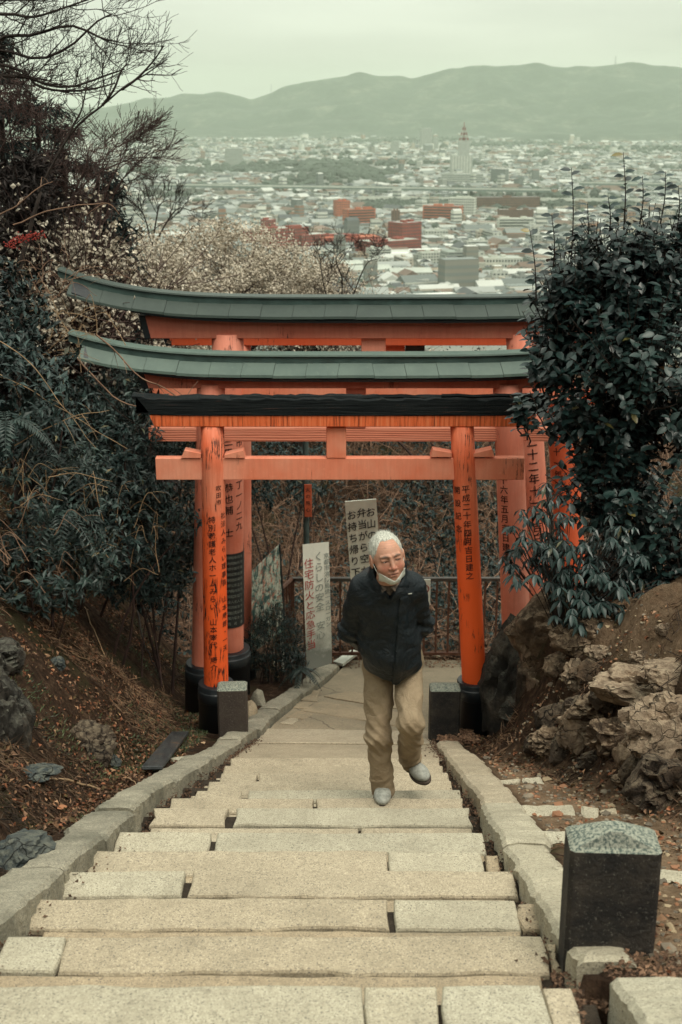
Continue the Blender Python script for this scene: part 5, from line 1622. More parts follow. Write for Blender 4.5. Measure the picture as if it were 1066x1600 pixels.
# --- conifers and dark winter foliage top left
def conifer(label, top_px, D, width, base_h, seed, mat, name='conifer', n=150, cat='tree'):
    r = np.random.default_rng(seed); T = at(*top_px, D); gz = float(ground_z(T.x, D))
    H = T.z - gz
    t = thing(name, label, cat, (T.x, D, gz), 0, 'dark trees on the left slope')
    mb = MB(); tube(mb, [(0, 0, -0.2), (0.03, 0, H * 0.5), (0, 0, H * 0.98)], [0.12, 0.08, 0.015], 8); mb.build('trunk', M['bark'], t)
    mb = MB(); mbb = MB()
    for q in range(n):
        s = r.random() ** 0.8; z = H * (1 - s * base_h); a = r.uniform(0, 2 * pi); L = width * (0.15 + 0.95 * s ** 0.7) * r.uniform(0.6, 1.15)
        dr = np.array([cos(a), sin(a), 0]); k = np.linspace(0, 1, 8)[:, None]
        P = np.array([0, 0, z]) + dr * k * L + np.array([0, 0, 1]) * (0.15 * k - 0.35 * k ** 2) * L
        tube(mbb, P, np.linspace(0.014, 0.004, 8), 3, False)
        m_ = 90; kk = r.random(m_) ** 0.7; B = np.stack([np.interp(kk, k[:, 0], P[:, c]) for c in range(3)], 1) + r.normal(0, 0.05, (m_, 3)) * [1, 1, .6]
        d = unit(dr * 0.6 + rand_dirs(m_, r) * 0.8 + [0, 0, -0.35])
        leaves(mb, B, d, unit(rand_dirs(m_, r) + [0, 0, 0.8]), r.uniform(0.06, 0.15, m_), 0.020, col=tri_leaf_tint(m_, .5, 1.7, 0, r))
    mb.build('foliage', mat, t, kind='stuff'); mbb.build('branches', M['bark'], t)
conifer('dark drooping conifer beside the blossoms, right end of the dark trees', (150, 250), 14.0, 0.95, 0.75, 1, M['conifer'])
conifer('dark conifer half hidden behind the bare maple', (55, 150), 15.0, 1.3, 0.7, 2, M['conifer'], n=200)
conifer('blue-green conifer at the far left edge, rising above the others', (-10, 50), 14.0, 1.0, 0.8, 3, M['conifer'], n=170)
conifer('brown winter tree between the two dark conifers', (95, 190), 13.0, 0.95, 0.7, 4, M['brownneedle'], 'winter_brown_tree', n=170)
conifer('low brown-leaved tree at the left edge above the shrubs', (20, 235), 11.5, 0.95, 0.8, 5, M['brownneedle'], 'winter_brown_tree', n=170)
conifer('dark bushy conifer low behind the left end of the copper roof', (175, 330), 13.5, 0.6, 0.85, 6, M['conifer'], n=110)

# --- plum trees in white blossom
def plum(label, cx, cy, D, rx, ry, rz, nb, seed):
    r = np.random.default_rng(seed); c = at(cx, cy, D); gz = float(ground_z(c.x, D))
    t = thing('plum_tree', label, 'tree', (c.x, D, gz), 0, 'white plum trees below the gates')
    h = c.z - gz; mb = MB()
    tube(mb, [(0, 0, -0.3), (0.05, 0, h * 0.4), (0, 0, h * 0.7)], [0.12, 0.09, 0.07], 8); mb.build('trunk', M['bark'], t)
    mb = MB(); tips = []
    for q in range(12):
        d = rand_dirs(1, r)[0]; d[2] = abs(d[2]) * 0.6 + 0.05; k = np.linspace(0, 1, 8)[:, None]
        P = np.array([0, 0, h * 0.6]) + k * (d * [rx, ry, rz] * 0.75 + [0, 0, h * 0.35]) + np.cumsum(r.normal(0, 0.03, (8, 3)), 0)
        grow(mb, P, np.linspace(0.04, 0.010, 8), 2, r, 9, 0.8, 0.6, (0, 0, 0.4), minr=0.0032, tips=tips, shrink=0.75)
    mb.build('crown', M['twig_red'], t, kind='stuff')
    TP = np.concatenate(tips)
    # blossoms strung along twigs, plus filling sprays
    a = TP[r.integers(0, len(TP), nb)] + r.normal(0, 0.035, (nb, 3))
    dd = rand_dirs(nb, r); dd2 = dd * (0.80 + 0.25 * r.random((nb, 1)) + 0.10 * fbm(dd * 3, 2, seed)[:, None]); dd2[:, 2] = np.abs(dd2[:, 2]) - 0.35 * (r.random(nb) < 0.5)
    b = np.array([0, 0, h]) + dd2 * [rx, ry, rz]
    b += 0.10 * rand_dirs(nb, r) * r.random((nb, 1)); k = fbm(b * 2.6, 3, seed + 4) > 0.12
    b2 = b[k]; b3 = b2 + r.normal(0, 0.05, b2.shape); P = np.concatenate([a, b2, b3]); n = len(P)
    s = r.uniform(0.012, 0.028, n)
    V0 = np.array([[1, 0, 0], [0, 1, 0], [-1, 0, 0], [0, -1, 0], [0, 0, 0.6]])
    X = rand_dirs(n, r); Y = unit(np.cross(X, rand_dirs(n, r))); Z = np.cross(X, Y)
    V = P[:, None] + s[:, None, None] * (V0[None, :, 0:1] * X[:, None] + V0[None, :, 1:2] * Y[:, None] - V0[None, :, 2:3] * Z[:, None])
    F = (np.arange(n) * 5)[:, None, None] + np.array([[0, 1, 4], [1, 2, 4], [2, 3, 4], [3, 0, 4]])
    mb = MB(); mb.add(V.reshape(-1, 3), F.reshape(-1, 3), np.repeat(np.repeat(r.uniform(0.72, 1.08, (n, 1)), 3, 1), 5, 0)); mb.build('blossoms', M['blossom'], t, kind='stuff')
plum('white plum tree in bloom behind the left end of the tall gate roof', 190, 470, 17.5, 1.3, 1.2, 0.95, 9500, 1)
plum('wide plum tree in bloom above the middle of the copper roof', 340, 448, 20.5, 1.9, 1.3, 0.95, 15000, 2)
plum('plum tree in bloom whose crown ends at the right of the blossoms', 460, 470, 21.5, 1.15, 1.2, 0.90, 7500, 3)
plum('sparser plum tree at the left among the dark shrubs', 120, 455, 11.6, 0.72, 0.6, 0.46, 5200, 4)
plum('low plum tree seen between the two copper roofs', 560, 585, 24, 1.5, 1.2, 0.9, 3500, 5)
plum('plum tree seen under the second roof at the left', 240, 560, 16.5, 0.9, 0.9, 0.6, 3500, 6)

# --- the thicket beyond the railing
r = np.random.default_rng(31)
mb = MB(); n = 3000
for q in range(n):
    y = 12.9 + 13 * r.random() ** 1.2; x = r.uniform(-0.22, 0.26) * y + 0.3
    if x < foot_l(y) - 1.2: continue
    z = float(ground_z(x, y)); L = r.uniform(0.7, 2.0); a = r.uniform(0, 2 * pi)
    k = np.linspace(0, 1, 9)[:, None]
    P = np.array([x, y, z]) + np.array([cos(a), sin(a), 0]) * k ** 1.4 * L * r.uniform(0.4, 1.0) + np.array([0, 0, 1]) * (k * 1.1 - 0.75 * k ** 2.2) * L + np.cumsum(r.normal(0, 0.014, (9, 3)), 0)
    rr_ = r.uniform(0.003, 0.009)
    tube(mb, P, np.linspace(rr_, rr_ * 0.4, 9), 3, False)
    for w in range(3):
        i_ = r.integers(2, 8); d = rand_dirs(1, r)[0]; kk = np.linspace(0, 1, 5)[:, None]
        tube(mb, P[i_] + d * kk * L * 0.35 + np.array([0, 0, .15]) * kk ** 2, np.linspace(rr_ * 0.6, rr_ * 0.3, 5), 3, False)
mb.build('undergrowth', M['twig_brown'], kind='stuff')
n = 42000
y = 12.8 + 14 * r.random(n) ** 1.1; x = r.uniform(-0.24, 0.28, n) * y + 0.3
P = np.stack([x, y, ground_z(x, y) + r.random(n) ** 1.6 * 1.1], -1)
k = fbm(P * np.array([0.9, 0.9, 0.9]), 3, 12) > (0.12 - 0.5 * sstep(0.02, 0.12, x / y) * (y < 22))
P = P[k]; n = len(P)
mb = MB(); leaves(mb, P, unit(rand_dirs(n, r) + [0, 0, -0.2]), unit(rand_dirs(n, r) * 0.7 + [0, -0.4, 0.8]), r.uniform(0.05, 0.10, n), r.uniform(0.03, 0.05, n), col=tri_leaf_tint(n, .5, 1.7, 0.04, r))
mb.build('ivy_leaves', M['shrub'], kind='stuff')
for k, (px, py, D, rad, lab) in enumerate([(720, 800, 15.5, (.9, .6, .9), 'dark evergreen shrub behind the railing, right of the walking man'),
                                           (430, 730, 17.5, (.9, .6, .55), 'dark evergreen shrub beyond the map board'),
                                           (600, 960, 14.2, (1.1, .5, .45), 'low ivy-green shrub behind the railing bars'),
                                           (700, 640, 21, (1.6, .8, .7), 'distant dark shrub under the second roof on the right'),
                                           (450, 600, 23, (1.8, .8, .6), 'distant dark shrub under the roofs on the left'),
                                           (780, 930, 14.5, (.9, .5, .5), 'dark shrub behind the railing next to the right pillar')]):
    bush(lab, 'evergreen_shrub', at(px, py, D), rad, 380, 9, 0.07, M['shrub'], 160 + k, group='evergreen shrubs beyond the railing', lo=.45, hi=1.7, brown=0.03, stems=4)
# bushy dark conifer-like shrub by the map board
bush('fine-leaved dark bush at the foot of the map board', 'juniper_bush', at(430, 1000, 11.0), (0.27, 0.25, 0.36), 420, 14, 0.05, M['conifer'], 77, ratio=0.14, brown=0.12, lo=.6, hi=2.2, base=(at(430, 1075, 11.0).x, 11.0, at(430, 1085, 11.0).z))
bush('small dark leafy tuft beside the leaning white banner', 'leafy_tuft', at(463, 1040, 10.7), (0.10, 0.1, 0.12), 40, 8, 0.06, M['shrub'], 78, ratio=0.25)

# --- camellia on the right bank
r = np.random.default_rng(91)
camb = at(960, 905, 8.5); cam_base = np.array([camb.x, 8.5, float(ground_z(camb.x, 8.5))])
camellia = thing('camellia_bush', 'tall glossy camellia bush covering the right ends of the gates', 'shrub', tuple(cam_base))
lobes = [((990, 470), 8.3, (0.58, 0.50, 0.62), 95), ((900, 520), 8.2, (0.36, 0.36, 0.46), 42), ((1050, 640), 8.2, (0.62, 0.50, 0.65), 85), ((935, 640), 8.1, (0.40, 0.36, 0.34), 46),
         ((960, 760), 8.1, (0.45, 0.36, 0.42), 48), ((1060, 830), 8.0, (0.42, 0.36, 0.34), 36), ((1120, 450), 8.5, (0.5, 0.5, 0.6), 40), ((858, 560), 8.1, (0.22, 0.26, 0.30), 20), ((935, 700), 8.0, (0.20, 0.22, 0.18), 12), ((820, 625), 8.0, (0.12, 0.14, 0.08), 5), ((965, 395), 8.2, (0.36, 0.36, 0.26), 34), ((1045, 400), 8.3, (0.36, 0.36, 0.30), 34), ((890, 445), 8.1, (0.26, 0.28, 0.30), 24), ((1000, 560), 7.9, (0.55, 0.35, 0.5), 50), ((1050, 900), 8.0, (0.34, 0.3, 0.2), 22), ((985, 850), 8.1, (0.3, 0.3, 0.25), 20)]
LP, LD, LN, LL = [], [], [], []
sm = MB()
def stem_leaves(P, n, L0, rng, fromt=0.25, ny=-0.25):
    P = np.asarray(P); T = unit(np.gradient(P, axis=0)); m = len(P)
    for q in range(n):
        s = fromt + (1 - fromt) * (q + 0.5) / n; f = s * (m - 1); i = min(int(f), m - 2); b = P[i] + (P[i + 1] - P[i]) * (f - i)
        a = q * 2.4 + rng.uniform(0, .6); t = T[i]; u = unit(np.cross(t, [0.3, 0.1, 1.0])); w = np.cross(t, u)
        o = u * cos(a) + w * sin(a)
        LP.append(b); LD.append(unit(o * 0.9 + t * 0.5 + rng.normal(0, .15, 3) - [0, 0, 0.25])); LN.append(unit(t * 0.6 + np.array([0, ny, 0.7]) + rng.normal(0, .2, 3))); LL.append(L0 * rng.uniform(.75, 1.2))
for (pp, D, rad, n) in lobes:
    n = int(n * 1.75)
    c = np.array(at(*pp, D)[:])
    for q in range(n):
        d = rand_dirs(1, r)[0]; d[2] = abs(d[2]) * 1.1 - 0.5 * (r.random() < .45); d = unit(d)
        tip = c + d * np.array(rad) * r.uniform(0.6, 1.12)
        st = c + (tip - c) * 0.15 + r.normal(0, .06, 3) - [0, 0, 0.22]
        k = np.linspace(0, 1, 8)[:, None]
        P = st * (1 - k) + tip * k + np.array([0, 0, 1]) * (k ** 2 - k) * 0.10 + np.cumsum(r.normal(0, 0.008, (8, 3)), 0)
        tube(sm, P - cam_base, np.linspace(0.006, 0.002, 8), 4, False)
        stem_leaves(P, r.integers(9, 15), 0.074, r)
# upright shoots above the crown
for (x0, y0, x1, y1, D) in [(893, 400, 893, 262, 8.1), (975, 360, 974, 238, 8.2), (838, 470, 828, 358, 8.0), (865, 420, 862, 335, 8.0), (952, 370, 950, 305, 8.1), (1000, 350, 1004, 275, 8.2), (1032, 350, 1040, 268, 8.3), (1058, 360, 1060, 290, 8.3), (915, 400, 918, 318, 8.3)]:
    P = px_path([(x0, y0), ((x0 + x1) / 2 + 3, (y0 + y1) / 2), (x1, y1)], D, 10)
    tube(sm, P - cam_base, np.linspace(0.005, 0.0018, 10), 4, False)
    stem_leaves(P, 17, 0.066, r, 0.05, -1.0)
for pts in ([(960, 905), (950, 830), (930, 720), (915, 620)], [(965, 905), (985, 800), (1000, 640), (985, 500)], [(970, 905), (1020, 800), (1060, 700), (1075, 560)], [(955, 905), (935, 800), (900, 700), (880, 600), (893, 400)], [(968, 900), (975, 780), (960, 600), (975, 380)]):
    P = px_path(pts, 8.35, 14); tube(sm, P - cam_base, np.linspace(0.022, 0.008, 14), 7, False)
sm.build('stems', M['bark'], camellia)
LP, LD, LN, LL = map(np.array, (LP, LD, LN, LL))
n = len(LP); print('camellia leaves', n)
def one_leaf():
    """glossy camellia leaf, unit length along +y, folded at the midrib"""
    ts = np.array([0, .12, .32, .55, .78, .92, 1.0]); ws = np.array([.012, .15, .25, .26, .17, .07, .0]); mb = MB(); rows = []
    for t, w in zip(ts, ws):
        z = -0.16 * t * t; rows.append([[-w, t, z + 0.25 * w], [0, t, z], [w, t, z + 0.25 * w]])
    loft(mb, rows, closed=False, caps=False); return mb.mesh('leaf', True)
leaf_me = []
for tn, c0, c1 in (('a', (0.010, 0.026, 0.024), (0.022, 0.046, 0.040)), ('b', (0.016, 0.034, 0.031), (0.034, 0.060, 0.052))):
    t = NT('camellia_leaf_' + ('dark' if tn == 'a' else 'light')); v = t.coord(); t.color(t.ramp(t.noise(v, 3, 3), [(0.3, c0), (0.7, c1)])); t.rough(0.42); t.spec(0.42)
    me = one_leaf(); me.materials.append(t.m); leaf_me.append(me)
t = NT('camellia_leaf_old'); t.color(t.ramp(t.noise(t.coord(), 4, 3), [(0.3, (0.12, 0.05, 0.015)), (0.7, (0.30, 0.15, 0.05))])); t.rough(0.5); me = one_leaf(); me.materials.append(t.m); leaf_me.append(me)
vis = LP[:, 1] + 0.3 * np.abs(LP[:, 0] - 1.9) + 0.3 * r.random(n)
inframe = (LP[:, 0] / (LP[:, 1] * CP - LP[:, 2] * SP) < 0.262)
order = np.argsort(np.where(inframe, vis, 99))
def place_leaf(me, P, d, nr, L, parent, base):
    y = unit(d); x = unit(np.cross(y, nr)); z = np.cross(x, y)
    o = link('leaf', me, None, parent)
    o.matrix_local = Matrix(((x[0] * L, y[0] * L, z[0] * L, P[0] - base[0]), (x[1] * L, y[1] * L, z[1] * L, P[1] - base[1]), (x[2] * L, y[2] * L, z[2] * L, P[2] - base[2]), (0, 0, 0, 1)))
    return o
for q, i_ in enumerate(order[:290]):
    place_leaf(leaf_me[2 if r.random() < 0.015 else int(r.random() < .45)], LP[i_], LD[i_], LN[i_], LL[i_], camellia, cam_base)
rest = order[290:]
def leaf_batch(mb, P, d, nr, L, base, tint):
    ts = np.array([0, .3, .62, .88, 1.0]); ws = np.array([.01, .24, .25, .10, .0]); n = len(P)
    y = unit(d); x = unit(np.cross(y, nr)); z = np.cross(x, y); V = []
    for t, w in zip(ts, ws):
        zz = -0.16 * t * t
        for a in (-1, 0, 1): V.append(P - base + L[:, None] * (x * a * w + y * t + z * (zz + 0.25 * abs(a) * w)))
    V = np.stack(V, 1); F = []
    for q in range(4):
        for a in (0, 1): F.append([q * 3 + a, q * 3 + a + 1, q * 3 + a + 4, q * 3 + a + 3])
    mb.add(V.reshape(-1, 3), ((np.arange(n) * 15)[:, None, None] + np.array(F)).reshape(-1, 4), np.repeat(tint, 15, 0))
mb = MB(); leaf_batch(mb, LP[rest], LD[rest], LN[rest], LL[rest], cam_base, tri_leaf_tint(len(rest), .6, 1.5, 0.012, r, (9, 3.5, 1.2)))
mb.build('foliage', M['camellia'], camellia, smooth=True, kind='stuff')

# --- broad drooping shrub under it
sb = at(880, 960, 7.7); sh_base = np.array([sb.x, 7.7, float(ground_z(sb.x, 7.7))])
dap = thing('drooping_shrub', 'lower shrub with long hanging leaves on the rocky right bank', 'shrub', tuple(sh_base))
WP, WD, WN, WL = [], [], [], []; sm = MB()
for (pp, D, rad, n) in [((990, 930), 7.7, (0.26, 0.25, 0.16), 34), ((910, 860), 7.8, (0.3, 0.28, 0.22), 40), ((880, 880), 7.6, (0.36, 0.3, 0.20), 46), ((850, 830), 7.7, (0.22, 0.22, 0.16), 22), ((930, 920), 7.5, (0.26, 0.25, 0.16), 30), ((805, 870), 7.8, (0.10, 0.12, 0.06), 8), ((900, 950), 7.4, (0.20, 0.2, 0.12), 16), ((840, 780), 7.8, (0.14, 0.15, 0.12), 9), ((960, 850), 7.7, (0.22, 0.2, 0.2), 18)]:
    c = np.array(at(*pp, D)[:])
    for q in range(n):
        tip = c + rand_dirs(1, r)[0] * np.array(rad) * r.uniform(.5, 1.1)
        k = np.linspace(0, 1, 7)[:, None]; P = (sh_base + [0, 0, .05]) * (1 - k) + tip * k + np.array([0, 0, 1]) * (k - k ** 2) * 0.25
        tube(sm, (P if q % 4 == 0 else P[4:]) - sh_base, np.linspace(0.005, 0.002, 7 if q % 4 == 0 else 3), 3, False)
        m_ = r.integers(6, 10)
        for w in range(m_):
            a = w * 2 * pi / m_ + r.uniform(0, .5); o = np.array([cos(a), sin(a), 0])
            WP.append(tip + o * 0.004); WD.append(unit(o - [0, 0, r.uniform(.4, 1.4)])); WN.append(unit(o * 0.7 + [0, 0, 1.0])); WL.append(0.088 * r.uniform(.7, 1.2))
sm.build('stems', M['bark'], dap)
WP, WD, WN, WL = map(np.array, (WP, WD, WN, WL)); n = len(WP); print('droop leaves', n)
def slim(me):
    m2 = me.copy(); 
    for v in m2.vertices: v.co.x *= 0.66
    return m2
slim_me = [slim(leaf_me[0]), slim(leaf_me[1])]
order = np.argsort(WP[:, 1] + 0.25 * r.random(n))
for i_ in order[:280]: place_leaf(slim_me[int(r.random() < .08)], WP[i_], WD[i_], WN[i_], WL[i_], dap, sh_base)
rest = order[280:]; mb = MB(); leaves(mb, WP[rest] - sh_base, WD[rest], WN[rest], WL[rest], WL[rest] * 0.33, col=tri_leaf_tint(len(rest), .6, 1.6, .02, r))
mb.build('foliage', M['camellia'], dap, kind='stuff')
# ------------------------------------------------------------------ rocks, litter, railing, signs
def hit(px, py, lo=2.0, hi=14.0):
    d = ray(px, py); ts = np.linspace(lo, hi, 1200)
    x, y, z = d.x * ts, d.y * ts, d.z * ts
    k = 1.0 / d.y; x, y, z = x * k, y * k, z * k
    g = ground_z(x, y); b = np.argmax(z < g)
    return np.array([x[b], y[b], float(g[b])])
def rock(label, px, py, r, m, seed, lift=0.0, D=None, name='rock', grp=None, crease=0.25, sub=4, rough=0.28):
    p = hit(px, py) if D is None else np.array(at(px, py, D)[:])
    mb = MB(); rocky(mb, (0, 0, 0), r, sub, seed, rough, crease=crease)
    o = mb.build(name, M[m], loc=tuple(p + [0, 0, lift]), smooth=True)
    o.data.set_sharp_from_angle(angle=radians(32)) if hasattr(o.data, 'set_sharp_from_angle') else None
    return tag(o, label, 'rock', grp)
GR = 'rocks of the right bank'; GL = 'rocks on the left bank'
rock('tall dark wet rock column hiding the foot of the right gate pillar', 806, 1062, (.33, .34, .66), 'rock_dark', 11, D=8.75, grp=GR, crease=.35, sub=5)
rock('dark rock bulge low in front of the rock column', 836, 1120, (.28, .24, .26), 'rock_dark', 12, D=8.35, grp=GR, sub=5)
rock('dark brown rock mass filling the bank right of the column', 868, 1075, (.30, .26, .44), 'rock_mid', 41, D=8.3, grp=GR, sub=5)
rock('dark brown foot of the rock mass above the leaf litter', 885, 1140, (.24, .22, .22), 'rock_mid', 42, D=7.7, grp=GR, sub=5)
rock('dark brown rock behind the small pale cracked rock', 935, 1075, (.26, .22, .22), 'rock_mid', 43, D=7.6, grp=GR, sub=5)
rock('dark earthy rock left of the pale right-edge boulders', 965, 1130, (.22, .2, .22), 'rock_mid', 44, D=6.95, grp=GR, sub=5)
rock('brown layered rock under the drooping shrub', 868, 985, (.34, .30, .34), 'rock_brown', 13, D=8.25, grp=GR, sub=5)
rock('rough brown rock between the small pale rock and the column', 868, 1075, (.26, .22, .26), 'rock_brown', 16, D=8.05, grp=GR, sub=5)
for lab, px, py, rr, m_, sd, lf in [
    ('small pale cracked rock in the middle of the right bank', 905, 1066, (.12, .10, .12), 'rock_pale', 14, .02),
    ('pale brown block standing low in the right bank', 905, 1150, (.14, .12, .16), 'rock_pale', 15, .03),
    ('wide flat pale brown rock high on the right bank', 985, 1085, (.26, .18, .11), 'rock_pale', 17, .03),
    ('big pale cracked boulder at the right photo edge', 1045, 1150, (.24, .22, .19), 'rock_pale', 18, .06),
    ('dark shadowed boulder under the big pale one at the right edge', 1040, 1240, (.22, .18, .19), 'rock_mid', 119, .05),
    ('brown rock between the pale block and the right-edge boulder', 960, 1165, (.16, .14, .14), 'rock_brown', 20, .03),
    ('brown rock lump above the pale block', 935, 1110, (.17, .14, .11), 'rock_brown', 21, .02),
    ('brown rock knob by the top of the dark column', 905, 1005, (.17, .16, .13), 'rock_brown', 22, .02),
    ('pale rock chip sticking out below the hanging leaves', 940, 1030, (.10, .09, .07), 'rock_pale', 25, .01),
    ('low brown ledge at the foot of the right bank', 860, 1165, (.16, .12, .09), 'rock_brown', 26, .02),
    ('brown boulder between the two right-edge boulders and the path', 990, 1195, (.13, .12, .12), 'rock_brown', 27, .03),
    ('flat tan outcrop at the right edge above the big boulder', 1050, 1065, (.2, .16, .09), 'rock_pale', 28, .02),
    ('small lichen-spotted rock among the leaf litter at right', 975, 1225, (.06, .07, .05), 'rock_brown', 23, .01)]:
    rock(lab, px, py, rr, m_, sd, lift=lf, grp=GR, sub=5 if max(rr) > .15 else 4, crease=.4)
for q_, (px, py, rr, m_, lab) in enumerate([
    (845, 1165, .12, 'rock_mid', 'lowest dark rock at the foot of the rock column'), (880, 1175, .11, 'rock_mid', 'dark rock just above the first side step'),
    (925, 1190, .10, 'rock_mid', 'low dark rock between the side steps and the pale block'), (900, 1110, .13, 'rock_mid', 'dark rock under the small pale cracked rock'),
    (870, 1120, .14, 'rock_mid', 'dark rock right of the dark bulge'), (930, 1050, .12, 'rock_brown', 'brown rock just right of the small pale cracked rock'),
    (960, 1090, .13, 'rock_mid', 'dark rock at the left end of the wide flat pale rock'), (1000, 1200, .12, 'rock_mid', 'dark rock under the left side of the big boulder'),
    (925, 990, .10, 'rock_brown', 'brown rock at the upper edge of the right bank'), (1000, 1030, .08, 'rock_pale', 'small pale rock alone in the upper soil slope'),
    (1040, 985, .06, 'rock_pale', 'little pale stone near the top right of the soil slope'), (880, 1040, .13, 'rock_brown', 'mossy brown rock above the rough brown rock')]):
    rock(lab, px, py, (rr, rr * .8, rr * .85), m_, 300 + q_, lift=-.01, grp=GR, crease=.3)
rock('big black rock at the left photo edge', -2, 1130, (.19, .26, .33), 'rock_dark', 31, lift=0.0, grp=GL, sub=5)
rock('dark rock with pale lichen cap above the big black one', 6, 1030, (.15, .16, .12), 'rock_dark', 32, grp=GL)
rock('mossy brown hump of rock in the left bank', 138, 1165, (.19, .17, .15), 'rock_mid', 33, lift=-0.02, grp=GL, sub=5)
rock('small grey stone at the foot of the mossy hump', 176, 1195, (.06, .06, .05), 'rock_blue', 34, lift=0.01, grp=GL)
rock('blue-grey boulder beside the kerb at the lower left', 22, 1345, (.15, .16, .11), 'rock_blue', 35, lift=0.0, grp=GL, sub=5)
rock('small greenish stone in the left bank above the mossy hump', 88, 1040, (.06, .06, .05), 'rock_blue', 36, lift=0.01, grp=GL)
rock('greyish slab of rock showing at the left edge', 45, 1210, (.14, .10, .03), 'rock_blue', 37, lift=0.0, grp=GL)
rock('flat pale stone lying between the plank and the kerb', 285, 1190, (.08, .05, .02), 'slab_cool', 38, lift=0.01, grp=GL, sub=3)
rock('rounded concrete footing at the foot of the second sleeve', 386, 1122, (.10, .12, .16), 'slab_fill', 39, D=9.35, name='footing', crease=0, rough=0.08, sub=3)
rock('smaller grey footing behind the rounded one', 404, 1098, (.07, .09, .12), 'kerb', 40, D=9.9, name='footing', crease=0, rough=0.1, sub=3)

# loose litter: leaves, needles, straws, pebbles
r = np.random.default_rng(17)
def scatter_xy(n, left):
    y = 2.2 + 9.8 * r.random(n)
    if left: x = foot_l(y) + 0.26 - 2.2 * r.random(n) ** 1.2
    else: x = xr(np.minimum(y, 8.5)) + 0.26 + 2.1 * r.random(n) ** 1.2
    ok = np.ones(n, bool)
    if not left: ok = y <= 8.9
    else: ok = x < xl(y) - 0.25
    return x[ok], y[ok]
def ground_frame(x, y):
    e = 0.04; gz = ground_z(x, y); dx = (ground_z(x + e, y) - gz) / e; dy = (ground_z(x, y + e) - gz) / e
    return gz, unit(np.stack([-dx, -dy, 1 + 0 * dx], -1))
mb = MB()
for left, n in ((True, 42000), (False, 15000)):
    x, y = scatter_xy(n, left); gz, N = ground_frame(x, y); n = len(x)
    dens = fbm(np.stack([x * 2.2, y * 2.2, 0 * x], -1), 3, 44)
    sand = (0.0 if left else 1.0) * ((x < foot_r(y) - 0.05) & (y < 7.3) & (y > 3.6))
    k = dens + 0.30 * r.normal(size=n) > ((0.12 if left else -0.05) + 0.75 * sand); x, y, gz, N = x[k], y[k], gz[k], N[k]; n = len(x)
    T = unit(np.cross(N, rand_dirs(n, r)) + N * r.normal(0, 0.35, (n, 1)))
    P = np.stack([x, y, gz + r.uniform(0.0, 0.02, n)], -1)
    L = r.uniform(0.014, 0.042, n)
    col = np.array([(1, 1, 1), (1.25, 0.85, 0.7), (0.5, 0.45, 0.45), (1.5, 1.5, 1.4), (0.75, 0.7, 0.6), (0.45, 0.55, 0.4)])[r.integers(0, 6, n)] * r.uniform(.5, 1.3, (n, 1))
    leaves(mb, P, T, N + rand_dirs(n, r) * 0.6, L, L * r.uniform(0.35, 0.8, n), 0.3, 0.2, col)
mb.build('leaf_litter', M['litter'], kind='stuff')
mb = MB()
for left, n in ((True, 36000), (False, 26000)):
    x, y = scatter_xy(n, left); gz, N = ground_frame(x, y)
    dens = fbm(np.stack([x * 1.5 + 7, y * 1.5, 0 * x], -1), 3, 45); sand = (0.0 if left else 1.0) * ((x < foot_r(y) - 0.05) & (y < 7.3) & (y > 3.6))
    k = dens > ((-0.15 if left else -0.25) + 0.75 * sand); x, y, gz, N = x[k], y[k], gz[k], N[k]; n = len(x)
    down = unit(np.stack([N[:, 0], N[:, 1], -0.8 + 0 * x], -1)) * 0.6
    T = unit(np.cross(N, rand_dirs(n, r)) + down + N * r.normal(0.05, 0.22, (n, 1)))
    P = np.stack([x, y, gz + 0.008], -1); L = r.uniform(0.03, 0.13, n); L[: n // 60] *= 2.2
    S = unit(np.cross(T, N)) * r.uniform(0.0008, 0.0024, (n, 1))
    V = np.stack([P - S, P + S, P + T * L[:, None] * .5 + S + N * .006, P + T * L[:, None] + N * 0.0, P + T * L[:, None] * .5 - S + N * .006], 1)
    mb.add(V.reshape(-1, 3), (np.arange(n) * 5)[:, None] + np.array([[0, 1, 2, 3, 4]]), np.repeat(np.repeat(r.uniform(.2, 1.3, (n, 1)) * np.clip(0.55 + fbm(np.stack([x, y, 0 * x], -1) * 1.1, 2, 3)[:, None], .25, 1.2), 3, 1), 5, 0))
t = NT('needles_and_straw'); t.color(t.mix(1.0, t.ramp(t.noise(t.world(), 9, 3), [(0.35, (0.14, 0.075, 0.045)), (0.65, (0.30, 0.19, 0.11))]), t.attr('tint'), 'MULTIPLY')); t.rough(.8); M['needle'] = t.m
mb.build('straw_litter', M['needle'], kind='stuff')
# moss and small weeds on the left
n = 30000; x, y = scatter_xy(n, True); gz, N = ground_frame(x, y); k = fbm(np.stack([x * 1.7, y * 1.7, 0 * x], -1), 3, 46) > 0.08
x, y, gz, N = x[k], y[k], gz[k], N[k]; n = len(x); mb = MB()
leaves(mb, np.stack([x, y, gz], -1), unit(N + rand_dirs(n, r) * 0.7), rand_dirs(n, r), r.uniform(0.015, 0.045, n), 0.006, col=tri_leaf_tint(n, 1.0, 3.6, 0, r) * np.array([1.6, 1.2, 0.6]))
mb.build('moss_and_weeds', M['shrub2'], kind='stuff')
